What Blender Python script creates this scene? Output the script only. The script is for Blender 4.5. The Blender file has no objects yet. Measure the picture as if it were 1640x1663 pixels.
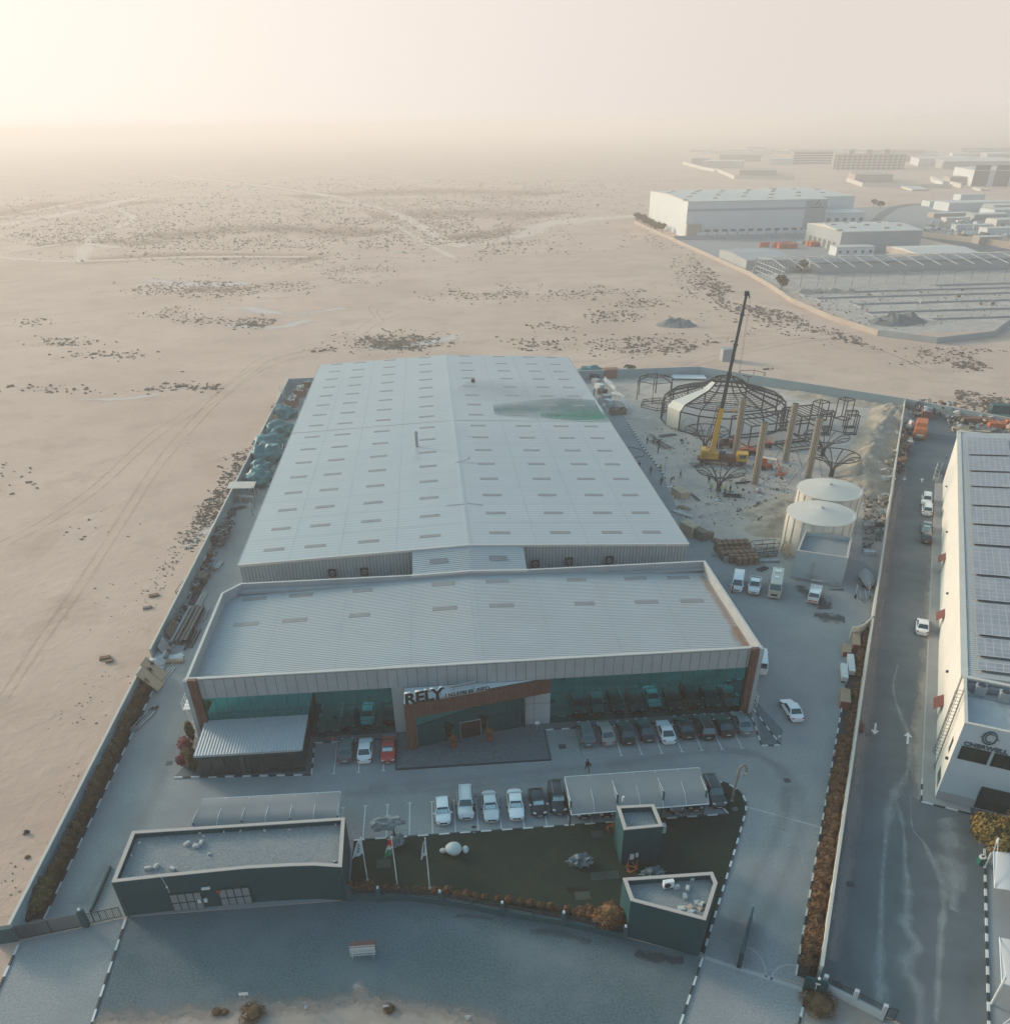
import bpy, bmesh, math, random
from mathutils import Vector, Matrix, noise as mnoise
R_ = math.radians
scene = bpy.context.scene
col = scene.collection
rnd = random.Random(7)

# ------------------------------------------------------------------ camera
CF, CPY, CP, CYAW, CROLL, CH = 1319.567, 1136.293, 0.616554614, 0.0797546892, -0.012842937, 62.7934
def _cam():
    cy, sy, cp, sp = math.cos(CYAW), math.sin(CYAW), math.cos(CP), math.sin(CP)
    F = Vector((sy*cp, cy*cp, -sp)); R = Vector((cy, -sy, 0)); U = R.cross(F)
    c, s = math.cos(CROLL), math.sin(CROLL)
    return c*R + s*U, -s*R + c*U, F
CR, CU, CFW = _cam()
cam_data = bpy.data.cameras.new('camera'); cam = bpy.data.objects.new('camera', cam_data); col.objects.link(cam)
cam.matrix_world = Matrix(((CR.x, CU.x, -CFW.x, 0), (CR.y, CU.y, -CFW.y, 0), (CR.z, CU.z, -CFW.z, CH), (0, 0, 0, 1)))
cam_data.sensor_fit = 'HORIZONTAL'; cam_data.sensor_width = 36
cam_data.lens = CF/1640*36; cam_data.shift_y = (CPY-831.5)/1640
cam_data.clip_start = 0.5; cam_data.clip_end = 30000
scene.camera = cam

# ------------------------------------------------------------------ sky, sun, exposure
SUN_AZ, SUN_EL = R_(-50), R_(14)          # azimuth from +Y, clockwise
world = bpy.data.worlds.new('World'); scene.world = world; world.use_nodes = True
nt = world.node_tree; nt.nodes.clear()
def N(t, **k):
    n = nt.nodes.new(t)
    for a, b in k.items(): setattr(n, a, b)
    return n
out = N('ShaderNodeOutputWorld'); bg = N('ShaderNodeBackground'); bg.inputs['Strength'].default_value = 0.1
sky = N('ShaderNodeTexSky', sky_type='NISHITA', sun_disc=False)
sky.sun_elevation = SUN_EL; sky.sun_rotation = SUN_AZ; sky.dust_density = 4.0; sky.air_density = 1.2; sky.altitude = 50
tc = N('ShaderNodeTexCoord'); sep = N('ShaderNodeSeparateXYZ'); nt.links.new(tc.outputs['Generated'], sep.inputs[0])
sund = Vector((math.sin(SUN_AZ)*math.cos(SUN_EL), math.cos(SUN_AZ)*math.cos(SUN_EL), math.sin(SUN_EL)))
dot = N('ShaderNodeVectorMath', operation='DOT_PRODUCT'); nt.links.new(tc.outputs['Generated'], dot.inputs[0]); dot.inputs[1].default_value = sund
rg = N('ShaderNodeMapRange'); nt.links.new(dot.outputs['Value'], rg.inputs[0])
rg.inputs['From Min'].default_value = 0.3; rg.inputs['From Max'].default_value = 1.0
pw = N('ShaderNodeMath', operation='POWER'); nt.links.new(rg.outputs[0], pw.inputs[0]); pw.inputs[1].default_value = 1.6
dustc = N('ShaderNodeMixRGB'); nt.links.new(pw.outputs[0], dustc.inputs['Fac'])
dustc.inputs['Color1'].default_value = (6.1, 5.5, 5.1, 1); dustc.inputs['Color2'].default_value = (9.4, 8.5, 7.5, 1)
el = N('ShaderNodeMapRange', interpolation_type='SMOOTHSTEP'); nt.links.new(sep.outputs['Z'], el.inputs[0])
el.inputs['From Min'].default_value = 0.10; el.inputs['From Max'].default_value = 0.45
tint = N('ShaderNodeMixRGB', blend_type='MULTIPLY'); tint.inputs['Fac'].default_value = 1.0
nt.links.new(sky.outputs[0], tint.inputs['Color1']); tint.inputs['Color2'].default_value = (1.45, 2.2, 2.35, 1)
mx = N('ShaderNodeMixRGB'); nt.links.new(el.outputs[0], mx.inputs['Fac']); nt.links.new(dustc.outputs[0], mx.inputs['Color1']); nt.links.new(tint.outputs[0], mx.inputs['Color2'])
nt.links.new(mx.outputs[0], bg.inputs['Color']); nt.links.new(bg.outputs[0], out.inputs['Surface'])
sun_d = bpy.data.lights.new('sun', 'SUN'); sun_d.energy = 2.7; sun_d.angle = R_(11.0); sun_d.color = (1.0, 0.76, 0.62)
sun_o = bpy.data.objects.new('sun', sun_d); col.objects.link(sun_o)
sun_o.rotation_euler = (-sund).to_track_quat('-Z', 'Y').to_euler()
vs = scene.view_settings; scene.display_settings.display_device = 'sRGB'
vs.view_transform = 'Standard'; vs.look = 'None'; vs.gamma = 1; vs.exposure = 0.40; vs.use_curve_mapping = False
cy = scene.cycles; cy.use_denoising = True; cy.denoiser = 'OPENIMAGEDENOISE'; cy.denoising_input_passes = 'RGB_ALBEDO_NORMAL'; cy.denoising_prefilter = 'ACCURATE'; cy.max_bounces = 6; cy.diffuse_bounces = 2; cy.glossy_bounces = 3; cy.transmission_bounces = 3
cy.volume_bounces = 1; cy.transparent_max_bounces = 10; cy.caustics_reflective = False; cy.caustics_refractive = False
cy.sample_clamp_indirect = 4

# ------------------------------------------------------------------ geometry helpers
def at(px, py, z=0.0):
    d = CFW + CR*((px-820)/CF) - CU*((py-CPY)/CF)
    t = (z-CH)/d.z
    return Vector((d.x*t, d.y*t, z))
def A2(px, py, z=0.0):
    v = at(px, py, z); return (v.x, v.y)

class MB:
    """collects shapes for one mesh"""
    def __init__(s): s.v = []; s.f = []; s.m = []; s.M = None; s.uv = {}
    def _add(s, vs, fs, mi=0):
        o = len(s.v)
        for p in vs:
            p = Vector(p)
            s.v.append(s.M @ p if s.M else p)
        for f in fs: s.f.append(tuple(i+o for i in f)); s.m.append(mi)
        return s
    def box(s, x0, x1, y0, y1, z0, z1, mi=0):
        return s._add([(x0,y0,z0),(x1,y0,z0),(x1,y1,z0),(x0,y1,z0),(x0,y0,z1),(x1,y0,z1),(x1,y1,z1),(x0,y1,z1)],
            [(3,2,1,0),(4,5,6,7),(0,1,5,4),(1,2,6,5),(2,3,7,6),(3,0,4,7)], mi)
    def obox(s, c, size, rz=0, mi=0, tilt=None):
        hx, hy, hz = size[0]/2, size[1]/2, size[2]/2
        m = Matrix.Rotation(rz, 3, 'Z')
        if tilt: m = m @ Matrix.Rotation(tilt[0], 3, 'X') @ Matrix.Rotation(tilt[1], 3, 'Y')
        c = Vector(c)
        return s._add([c + m @ Vector(p) for p in [(-hx,-hy,-hz),(hx,-hy,-hz),(hx,hy,-hz),(-hx,hy,-hz),(-hx,-hy,hz),(hx,-hy,hz),(hx,hy,hz),(-hx,hy,hz)]],
            [(3,2,1,0),(4,5,6,7),(0,1,5,4),(1,2,6,5),(2,3,7,6),(3,0,4,7)], mi)
    def prism(s, poly, z0, z1, mi=0, mtop=None):
        a = sum(poly[i][0]*poly[(i+1)%len(poly)][1]-poly[(i+1)%len(poly)][0]*poly[i][1] for i in range(len(poly)))
        if a < 0: poly = poly[::-1]
        n = len(poly)
        zt = z1 if isinstance(z1, (list, tuple)) else [z1]*n
        if a < 0 and isinstance(z1, (list, tuple)): zt = list(z1)[::-1]
        s._add([(p[0],p[1],z0) for p in poly]+[(p[0],p[1],zt[i]) for i, p in enumerate(poly)],
            [tuple(range(n))[::-1]]+[(i,(i+1)%n,n+(i+1)%n,n+i) for i in range(n)], mi)
        o = len(s.v)-n; s.f.append(tuple(range(o, o+n))); s.m.append(mi if mtop is None else mtop)
        return s
    def poly(s, pts, mi=0): return s._add(pts, [tuple(range(len(pts)))], mi)
    def tube(s, pts, r, n=6, mi=0, cap=True, closed=False):
        pts = [Vector(p) for p in pts]; rr = r if isinstance(r, (list, tuple)) else [r]*len(pts)
        L = len(pts); vs = []; up = Vector((0,0,1))
        for i, p in enumerate(pts):
            if closed: d = pts[(i+1)%L]-pts[i-1]
            else: d = pts[min(i+1,L-1)]-pts[max(i-1,0)]
            d.normalize() if d.length > 0 else None
            a = d.cross(up) if abs(d.dot(up)) < .95 else d.cross(Vector((0,1,0)))
            a.normalize(); b = a.cross(d)
            for k in range(n):
                t = 2*math.pi*(k+.5)/n
                vs.append(p+(a*math.cos(t)+b*math.sin(t))*rr[i])
        fs = []
        for i in range(L if closed else L-1):
            j = (i+1) % L
            for k in range(n): fs.append((i*n+k, j*n+k, j*n+(k+1)%n, i*n+(k+1)%n))
        if cap and not closed: fs.append(tuple(range(n))); fs.append(tuple(range((L-1)*n, L*n))[::-1])
        return s._add(vs, fs, mi)
    def bar(s, a, b, w, h=None, mi=0):
        return s.tube([a, b], w*0.7071, 4, mi)
    def cyl(s, c, r, z0, z1, n=24, r2=None, mi=0, mtop=None):
        r2 = r if r2 is None else r2
        vs = [(c[0]+r*math.cos(2*math.pi*k/n), c[1]+r*math.sin(2*math.pi*k/n), z0) for k in range(n)]
        vs += [(c[0]+r2*math.cos(2*math.pi*k/n), c[1]+r2*math.sin(2*math.pi*k/n), z1) for k in range(n)]
        s._add(vs, [tuple(range(n))[::-1]]+[(k,(k+1)%n,n+(k+1)%n,n+k) for k in range(n)], mi)
        o = len(s.v)-n; s.f.append(tuple(range(o, o+n))); s.m.append(mi if mtop is None else mtop)
        return s
    def blob(s, c, rad, amp=.25, fr=1.0, sub=2, seed=0, mi=0, zmin=None, flat=None):
        bm = bmesh.new(); bmesh.ops.create_icosphere(bm, subdivisions=sub, radius=1)
        vs = []
        for v in bm.verts:
            d = v.co.normalized(); k = 1+amp*mnoise.noise(d*1.7*fr+Vector((seed*3.1, seed*1.7, seed)))*1.6
            p = Vector((d.x*rad[0]*k, d.y*rad[1]*k, d.z*rad[2]*k))+Vector(c)
            if zmin is not None and p.z < zmin: p.z = zmin
            vs.append(p)
        fs = [tuple(v.index for v in f.verts) for f in bm.faces]; bm.free()
        return s._add(vs, fs, mi)
    def build(s, name, mats, parent=None, smooth=False, loc=None, **kw):
        me = bpy.data.meshes.new(name); me.from_pydata([tuple(v) for v in s.v], [], s.f)
        if not isinstance(mats, (list, tuple)): mats = [mats]
        for m in mats: me.materials.append(m)
        if len(mats) > 1: me.polygons.foreach_set('material_index', s.m)
        if smooth:
            me.polygons.foreach_set('use_smooth', [True]*len(me.polygons))
            if smooth != True: me.set_sharp_from_angle(angle=R_(smooth))
        if s.uv:
            lay = me.uv_layers.new(name='UVMap')
            for i, p in enumerate(me.polygons):
                if i in s.uv:
                    for li, u in zip(p.loop_indices, s.uv[i]): lay.data[li].uv = u
        me.update()
        o = bpy.data.objects.new(name, me); col.objects.link(o)
        if parent: o.parent = parent
        if loc is not None: o.location = loc
        if kw: tag(o, **kw)
        return o

_o1 = 'first second third fourth fifth sixth seventh eighth ninth tenth eleventh twelfth thirteenth fourteenth fifteenth sixteenth seventeenth eighteenth nineteenth'.split()
ORD = _o1+[('twenty thirty forty fifty'.split()[t]+'-'+_o1[u-1]) if u else 'twentieth thirtieth fortieth fiftieth'.split()[t] for t in range(4) for u in range(10)]
def tag(o, label=None, cat=None, group=None, kind=None):
    if label: o['label'] = label
    if cat: o['category'] = cat
    if group: o['group'] = group
    if kind: o['kind'] = kind
    return o
def empty(name, loc, rz=0, **kw):
    o = bpy.data.objects.new(name, None); col.objects.link(o); o.location = loc; o.rotation_euler = (0, 0, rz)
    o.empty_display_size = .5
    return tag(o, **kw)
KIDS = {}
def copy_tree(o, parent=None, mats=None):
    c = o.copy(); col.objects.link(c)
    if parent: c.parent = parent
    for ch in list(o.children): copy_tree(ch, c)
    return c
def struct(name, mb, m, **k):
    o = mb.build(name, m); o['kind'] = 'structure'; return o

# ------------------------------------------------------------------ materials
def mat(name, c, rough=.8, var=.12, scale=1.0, bump=0.0, bscale=20, metal=0, spec=.3, c2=None, cov=None, stripe=None, coat=0, det=5, dist=.05):
    """stripe = (axis, period, depth, bump)"""
    m = bpy.data.materials.new(name); m.use_nodes = True; t = m.node_tree; b = t.nodes['Principled BSDF']
    b.inputs['Roughness'].default_value = rough; b.inputs['Metallic'].default_value = metal
    b.inputs['Specular IOR Level'].default_value = spec
    if coat: b.inputs['Coat Weight'].default_value = coat; b.inputs['Coat Roughness'].default_value = .08
    L = t.links.new
    tc = t.nodes.new('ShaderNodeTexCoord')
    def noise(sc, d=det, ro=.6):
        n = t.nodes.new('ShaderNodeTexNoise'); n.inputs['Scale'].default_value = sc; n.inputs['Detail'].default_value = d; n.inputs['Roughness'].default_value = ro
        L(tc.outputs['Object'], n.inputs['Vector']); return n
    if var or c2:
        n1 = noise(scale)
        cr = t.nodes.new('ShaderNodeValToRGB'); L(n1.outputs['Fac'], cr.inputs['Fac'])
        a = [x*(1-var) for x in c[:3]]; bb = [x*(1+var) for x in c[:3]] if c2 is None else c2
        cr.color_ramp.elements[0].position = .32; cr.color_ramp.elements[1].position = .68
        cr.color_ramp.elements[0].color = (*a, 1); cr.color_ramp.elements[1].color = (*bb[:3], 1)
        src = cr.outputs['Color']
    else:
        rgb = t.nodes.new('ShaderNodeRGB'); rgb.outputs[0].default_value = (*c[:3], 1); src = rgb.outputs[0]
    h = None
    if stripe:  # colour darkened between ribs, standing in for shade in the grooves
        sp = t.nodes.new('ShaderNodeSeparateXYZ'); L(tc.outputs['Object'], sp.inputs[0])
        mm = t.nodes.new('ShaderNodeMath'); mm.operation = 'MULTIPLY'; L(sp.outputs[stripe[0]], mm.inputs[0]); mm.inputs[1].default_value = 2*math.pi/stripe[1]
        sn = t.nodes.new('ShaderNodeMath'); sn.operation = 'SINE'; L(mm.outputs[0], sn.inputs[0])
        mr = t.nodes.new('ShaderNodeMapRange'); L(sn.outputs[0], mr.inputs[0]); mr.inputs['From Min'].default_value = -1
        mr.inputs['To Min'].default_value = 1-stripe[2]; mr.inputs['To Max'].default_value = 1
        mu = t.nodes.new('ShaderNodeMixRGB'); mu.blend_type = 'MULTIPLY'; mu.inputs['Fac'].default_value = 1
        L(src, mu.inputs['Color1']); L(mr.outputs[0], mu.inputs['Color2']); src = mu.outputs['Color']
        h = (sn.outputs[0], stripe[3])
    if cov:   # second layer of blotches: (color, scale, lo, hi)
        n2 = noise(cov[1], 6, .65); r2 = t.nodes.new('ShaderNodeMapRange'); L(n2.outputs['Fac'], r2.inputs[0])
        r2.inputs['From Min'].default_value = cov[2]; r2.inputs['From Max'].default_value = cov[3]
        mu = t.nodes.new('ShaderNodeMixRGB'); L(r2.outputs[0], mu.inputs['Fac']); L(src, mu.inputs['Color1']); mu.inputs['Color2'].default_value = (*cov[0], 1); src = mu.outputs['Color']
    L(src, b.inputs['Base Color'])
    if bump or h:
        bn = t.nodes.new('ShaderNodeBump'); bn.inputs['Distance'].default_value = dist
        if bump:
            nb = noise(bscale, 4); L(nb.outputs['Fac'], bn.inputs['Height']); bn.inputs['Strength'].default_value = bump
            L(bn.outputs[0], b.inputs['Normal'])
        if h:
            b2 = t.nodes.new('ShaderNodeBump'); b2.inputs['Distance'].default_value = h[1]; b2.inputs['Strength'].default_value = 1; L(h[0], b2.inputs['Height'])
            if bump: L(bn.outputs[0], b2.inputs['Normal'])
            L(b2.outputs[0], b.inputs['Normal'])
    return m
def plain(name, c, rough=.6, metal=0, spec=.4, coat=0, emit=None):
    m = bpy.data.materials.new(name); m.use_nodes = True; b = m.node_tree.nodes['Principled BSDF']
    b.inputs['Base Color'].default_value = (*c, 1); b.inputs['Roughness'].default_value = rough; b.inputs['Metallic'].default_value = metal
    b.inputs['Specular IOR Level'].default_value = spec
    if coat: b.inputs['Coat Weight'].default_value = coat; b.inputs['Coat Roughness'].default_value = .05
    return m
M = {}
M['sand'] = mat('sand', (.57,.385,.292), .95, .10, .02, .6, .45, c2=(.64,.45,.345), cov=((.48,.32,.242), .07, .5, .72), dist=.3)
M['yard'] = mat('yard_ground', (.46,.39,.34), .95, .12, .12, .4, 2.0, c2=(.55,.455,.39), cov=((.33,.31,.30), .25, .5, .66), dist=.12)
M['paving'] = mat('block_paving', (.285,.29,.285), .9, .16, 5, .25, 9, cov=((.225,.235,.24), .09, .42, .68), det=2)
M['asphalt'] = mat('asphalt', (.105,.125,.135), .9, .14, .35, .2, 25, cov=((.165,.175,.18), .045, .48, .68))
M['gravel'] = mat('gravel', (.10,.145,.16), .95, .35, 5, .8, 9, cov=((.15,.19,.205), .12, .45, .7), dist=.15)
M['concrete'] = mat('concrete', (.40,.39,.38), .85, .08, 1.2, .1, 12)
M['kerb_w'] = plain('kerb_white_paint', (.62,.62,.60), .7)
M['kerb_b'] = plain('kerb_dark_paint', (.03,.045,.05), .7)
M['lawn'] = mat('lawn_grass', (.014,.030,.020), .95, .25, 2.5, .5, 60, cov=((.034,.034,.020), .35, .52, .72))
M['soil'] = mat('planting_soil', (.055,.05,.045), .95, .2, 3, .5, 12)
M['line'] = plain('road_paint_white', (.58,.59,.58), .8)
M['line_blue'] = plain('road_paint_green', (.10,.30,.28), .8)
M['tile'] = mat('dark_tiles', (.105,.13,.14), .6, .2, 2.2, 0)

def sheet(name, pts, z, m, **k):
    b = MB(); a = sum(pts[i][0]*pts[(i+1)%len(pts)][1]-pts[(i+1)%len(pts)][0]*pts[i][1] for i in range(len(pts)))
    if a < 0: pts = pts[::-1]
    b.poly([(p[0], p[1], z) for p in pts])
    return struct(name, b, m)
def soft_mat(name, c, alpha=.8, scale=.5, lo=.35, hi=.6, rough=.95):
    """paint/dirt/track with ragged noisy edges: UV.y runs across 0..1"""
    m = bpy.data.materials.new(name); m.use_nodes = True; t = m.node_tree; b = t.nodes['Principled BSDF']; L = t.links.new
    b.inputs['Base Color'].default_value = (*c, 1); b.inputs['Roughness'].default_value = rough; b.inputs['Specular IOR Level'].default_value = .1
    uv = t.nodes.new('ShaderNodeUVMap'); sp = t.nodes.new('ShaderNodeSeparateXYZ'); L(uv.outputs[0], sp.inputs[0])
    a1 = t.nodes.new('ShaderNodeMath'); a1.operation = 'SUBTRACT'; L(sp.outputs['Y'], a1.inputs[0]); a1.inputs[1].default_value = .5
    a2 = t.nodes.new('ShaderNodeMath'); a2.operation = 'ABSOLUTE'; L(a1.outputs[0], a2.inputs[0])
    tc = t.nodes.new('ShaderNodeTexCoord'); n = t.nodes.new('ShaderNodeTexNoise'); n.inputs['Scale'].default_value = scale; n.inputs['Detail'].default_value = 6; n.inputs['Roughness'].default_value = .7
    L(tc.outputs['Object'], n.inputs['Vector'])
    s1 = t.nodes.new('ShaderNodeMath'); s1.operation = 'MULTIPLY_ADD'; L(a2.outputs[0], s1.inputs[0]); s1.inputs[1].default_value = -.9; L(n.outputs['Fac'], s1.inputs[2])
    mr = t.nodes.new('ShaderNodeMapRange'); L(s1.outputs[0], mr.inputs[0]); mr.inputs['From Min'].default_value = lo-.2; mr.inputs['From Max'].default_value = hi-.12; mr.inputs['To Max'].default_value = alpha
    L(mr.outputs[0], b.inputs['Alpha'])
    return m
def ribbon(name, pts, w, z, m, n=4):
    """smooth strip through world xy points, w width or list"""
    P = [Vector((p[0], p[1], 0)) for p in pts]; Q = []; W = []
    ww = w if isinstance(w, (list, tuple)) else [w]*len(P)
    for i in range(len(P)-1):
        p0, p1, p2, p3 = P[max(i-1,0)], P[i], P[i+1], P[min(i+2,len(P)-1)]
        for k in range(n):
            t = k/n
            Q.append(.5*((2*p1)+(-p0+p2)*t+(2*p0-5*p1+4*p2-p3)*t*t+(-p0+3*p1-3*p2+p3)*t**3)); W.append(ww[i]*(1-t)+ww[i+1]*t)
    Q.append(P[-1]); W.append(ww[-1])
    b = MB(); L = 0; vs = []; us = []
    for i, q in enumerate(Q):
        d = (Q[min(i+1,len(Q)-1)]-Q[max(i-1,0)]).normalized(); s = Vector((-d.y, d.x, 0))*W[i]/2
        vs += [q+s+Vector((0,0,z)), q-s+Vector((0,0,z))]; us.append(L); L += (Q[i+1]-q).length if i+1 < len(Q) else 0
    b._add(vs, [(2*i+1, 2*i+3, 2*i+2, 2*i) for i in range(len(Q)-1)])
    for i in range(len(Q)-1): b.uv[i] = [(us[i],0),(us[i+1],0),(us[i+1],1),(us[i],1)]
    o = struct(name, b, m); o.visible_shadow = False      # a mark with no thickness
    return o
def kerb(pts, seg=1.0, w=.18, h=.13, name='kerb', z=0, plain_=False):
    """painted kerb: alternating light and dark blocks in one strip"""
    b = MB(); k = 0
    for (a, c) in zip(pts[:-1], pts[1:]):
        a = Vector((*a[:2], 0)); c = Vector((*c[:2], 0)); d = c-a; L = d.length; n = max(1, round(L/seg)); d.normalize()
        for i in range(n):
            p = a+d*(L*(i+.5)/n)
            b.obox((p.x, p.y, z+h/2), (L/n-.004, w, h), math.atan2(d.y, d.x), 0 if plain_ else 0 if plain_ else k % 2); k += 1
    return struct(name, b, [M['concrete'] if plain_ else M['kerb_w'], M['kerb_b']])
# ------------------------------------------------------------------ setting: ground, yards, roads
def grid_sheet(name, x0, x1, y0, y1, z, m):
    b = MB(); b.poly([(x0,y0,z),(x1,y0,z),(x1,y1,z),(x0,y1,z)]); return struct(name, b, m)
grid_sheet('desert_ground', -9000, 9000, -300, 9000, 0, M['sand'])
WR = lambda y: 30.2+.5503*(y-40.7)           # right compound wall line
plot = [(-42.2,53.5),(-33.1,55.5),(-11.6,55.6),(-6.9,55.6),(-2.3,54.7),(3.6,52.7),(9.4,50.8),(15.0,48.5),(21.6,45.7),(29.9,41.8),(WR(60),60),(123.9,211),(80,251.7),(-42.2,253.9)]
sheet('paved_yard', plot, .012, M['paving'])
sheet('construction_ground', [(49.4,252.3),(49.2,207.6),(49.0,173.6),(47.0,152),(46.3,138),(50.5,131),(58,129.5),(72,124),(WR(119),119),(123.4,210.6),(80,251.4)], .022, M['yard'])
sheet('driveway', [(-42.1,53.4),(-33.1,55.4),(-32.6,44),(-32.2,34),(-41.6,34)], .016, M['paving']).name = 'driveway'
sheet('driveway', [(21.7,45.6),(29.9,41.7),(25.5,34.5),(14.5,33.5),(17.8,39.1)], .016, M['paving'])
_e = [A2(*q) for q in [(158,1652),(200,1650),(262,1650),(300,1643),(338,1644),(372,1636),(400,1630),(440,1634),(480,1630),(520,1630),(560,1624),(580,1618),(600,1624),(640,1632),(690,1640),(720,1640),(760,1650),(800,1662),(830,1676),(900,1690)]]
_f = []
for p, q in zip(_e[:-1], _e[1:]):
    for k in range(14): x = p[0]+(q[0]-p[0])*k/14; y = p[1]+(q[1]-p[1])*k/14; _f.append((x, y+.9*mnoise.noise(Vector((x*.8,y*.8,0)))+.45*mnoise.noise(Vector((x*3,y*3,5)))+.2*mnoise.noise(Vector((x*9,y*9,9)))))
gp = [(-32.9,55.45),(-32.5,44)] + _f + [(14.2,33.2),(17.7,39.1),(21.5,45.6),(15,48.4),(9.4,50.6),(3.6,52.5),(-2.3,54.5),(-6.9,55.4),(-11.6,55.5)]
M['verge'] = mat('dusty_verge', (.36,.285,.235), .95, .14, .5, .5, 3, cov=((.28,.25,.23),.3,.45,.7))
sheet('dusty_verge', [(-32.4,47),(-31.9,30),(14,30),(17.5,39),(10,44)], .006, M['verge'])
sheet('dusty_verge', [(29.9,41.6),(26,34),(30,30),(45,30),A2(1440,1655),(31.5,41.3)], .006, M['verge'])
ribbon('dusty_edge', [(p[0],p[1]) for p in _e], 2.6, .018, soft_mat('dust_over_gravel', (.25,.225,.205), .8, .8, .34, .62))
sheet('gravel_forecourt', gp, .012, M['gravel'])
sheet('asphalt_road', [(30.6,41.2),A2(1450,1656),(42.5,30),(50,30),(90,60),(200,120),(200,200),(141,191),(124.6,210.6),(WR(60)+.5,60)], .012, M['asphalt'])
M['pave2'] = mat('side_paving', (.30,.29,.285), .9, .1, .3, .2, 10)
sheet('car_park_pavement', [(41.5,33),(43.9,36.9),(54.9,56.0),(57.2,60.2),(75,50),(70,30)], .03, M['pave2'])
# pavement round the neighbour's building
UW = Vector((.486,.874,0)); VW = Vector((.874,-.486,0)); C0 = Vector((53.75,64.1,0))
def cl(s, t, z=0): v = C0+UW*t+VW*s; return (v.x, v.y, z)
b = MB(); b.prism([cl(-1.3,-1.2)[:2], cl(3.6,-1.2)[:2], cl(3.6,.2)[:2], cl(-.0,.2)[:2], cl(0,112)[:2], cl(-1.3,112)[:2]], 0, .13)
struct('pavement', b, M['pave2'])
kerb([cl(-1.4,112), cl(-1.4,3)], 3, .16, .14, plain_=True); kerb([cl(-1.4,2.95), cl(-1.4,-1.3), cl(3.6,-1.3)], 1.2, .16, .14)
kerb([(54.8,56.0),(43.86,36.86),(41.6,33)], 1.0, .22, .15)
# lawn
lawn = [(-11.4,63.7),(29.6,63.75),(27.9,68.9)]
loop = [A2(*q) for q in [(1160,1274),(1172,1271),(1184,1275),(1196,1283),(1206,1293),(1211,1303),(1211,1318)]]
lawn = [(-11.4,56.3),(-11.4,63.7),(29.6,63.75),(27.95,69.3)] + loop + [A2(1196,1372), A2(1142,1548), (15,48.9),(9.4,51.2),(3.6,53.1),(-2.3,55.1),(-6.9,56.0)]
sheet('lawn', lawn, .05, M['lawn'])
kerb([(27.95,69.5)]+loop+[A2(1196,1372), A2(1142,1550)], .9, .2, .14)
kerb([(-11.4,63.8),(29.7,63.85)], 1.15, .18, .09); kerb([(29.75,63.9),(28.0,69.4)], .9, .18, .12)
kerb([(21.5,45.4),(17.7,39.0),(14.3,33.3)], 1.0, .18, .13)
kerb([(29.8,41.4),(25.4,34.3)], 1.0, .18, .13)
kerb([(-32.85,55.2),(-32.5,44),(-32.2,34)], 1.2, .18, .1)
kerb([(-42.1,53.0),(-41.7,40)], 1.2, .2, .12)
# planted strips
sheet('planting_bed', [(-42.0,56.0),(-40.9,56.0),(-40.7,100),(-42.0,100)], .04, M['soil'])
kerb([(-40.85,56),(-40.65,100)], 1.6, .15, .12)
def rw(y, off): return (WR(y)-off*.876, y+off*.482)
sheet('planting_bed', [rw(42,.1), rw(42,1.7), rw(101,1.9), rw(101,.1)], .04, M['soil'])
kerb([rw(42,1.8), rw(101,2.0)], 1.2, .16, .13)
# islands beside the office
sheet('paved_island', [(40.0,84.9),(37.66,75.34),(39.91,75.12),(41.3,78)], .05, M['tile'])
kerb([(38.9,84.9),(37.6,75.3)], 1.0, .16, .13); kerb([(37.6,75.25),(39.9,75.1)], .8, .16, .13); kerb([(38.9,84.9),(39.95,75.15)], 1.0, .16, .13)
b = MB(); b.prism([(-33.3,76.4),(-17.3,75.3),(-17.3,75.6),(-17.2,82.4),(-31.2,82.4)], 0, .1); struct('paved_island', b, M['tile'])
kerb([(-33.3,76.3),(-17.2,75.2)], 1.0, .2, .14); kerb([(-17.1,75.3),(-17.4,81.3),(-9.0,81.2)], 1.0, .16, .13)
kerb([(11.6,81.1),(38,81.0)], 1.0, .16, .12)
b = MB(); b.prism([(-9.0,82.4),(-9.0,81.3),(-17.2,81.4),(-17.2,82.4)], 0, .1); b.prism([(11.6,81.2),(38.4,81.1),(38.4,82.4),(11.6,82.4)], 0, .1)
struct('paved_walk', b, M['tile'])
b = MB(); b.prism([(-7.05,75.3),(11.35,75.2),(11.5,82.3),(-7.05,82.3)], 0, .16); struct('entrance_terrace', b, M['tile'])
b = MB(); b.box(-7.2,-7.05,75.1,82.3,0,.18); b.box(11.35,11.5,75.05,81.2,0,.18); b.box(-7.05,11.35,75.05,75.2,0,.18); struct('terrace_edge', b, M['kerb_b'])
# painted markings
def lines(name, segs, z, m, w=.12, cap=.5):
    b = MB()
    for (x0,y0),(x1,y1) in segs:
        a = Vector((x0,y0,0)); c = Vector((x1,y1,0)); d = (c-a).normalized(); s = Vector((-d.y,d.x,0))*w/2
        b.poly([a+s+Vector((0,0,z)), a-s+Vector((0,0,z)), c-s+Vector((0,0,z)), c+s+Vector((0,0,z))])
        if cap:
            e = Vector((-d.y,d.x,0))*cap/2; g = c+d*w*1.01
            b.poly([c+e+Vector((0,0,z)), c-e+Vector((0,0,z)), g-e+Vector((0,0,z)), g+e+Vector((0,0,z))])
    o = struct(name, b, m)
    return o
lines('parking_lines', [((17.6+2.5*k,81.0),(17.6+2.5*k,75.15)) for k in range(1,8)]+[((-14.6+2.93*k,81.2),(-14.5+2.93*k,75.2)) for k in range(3)], .02, M['line'])
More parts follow.
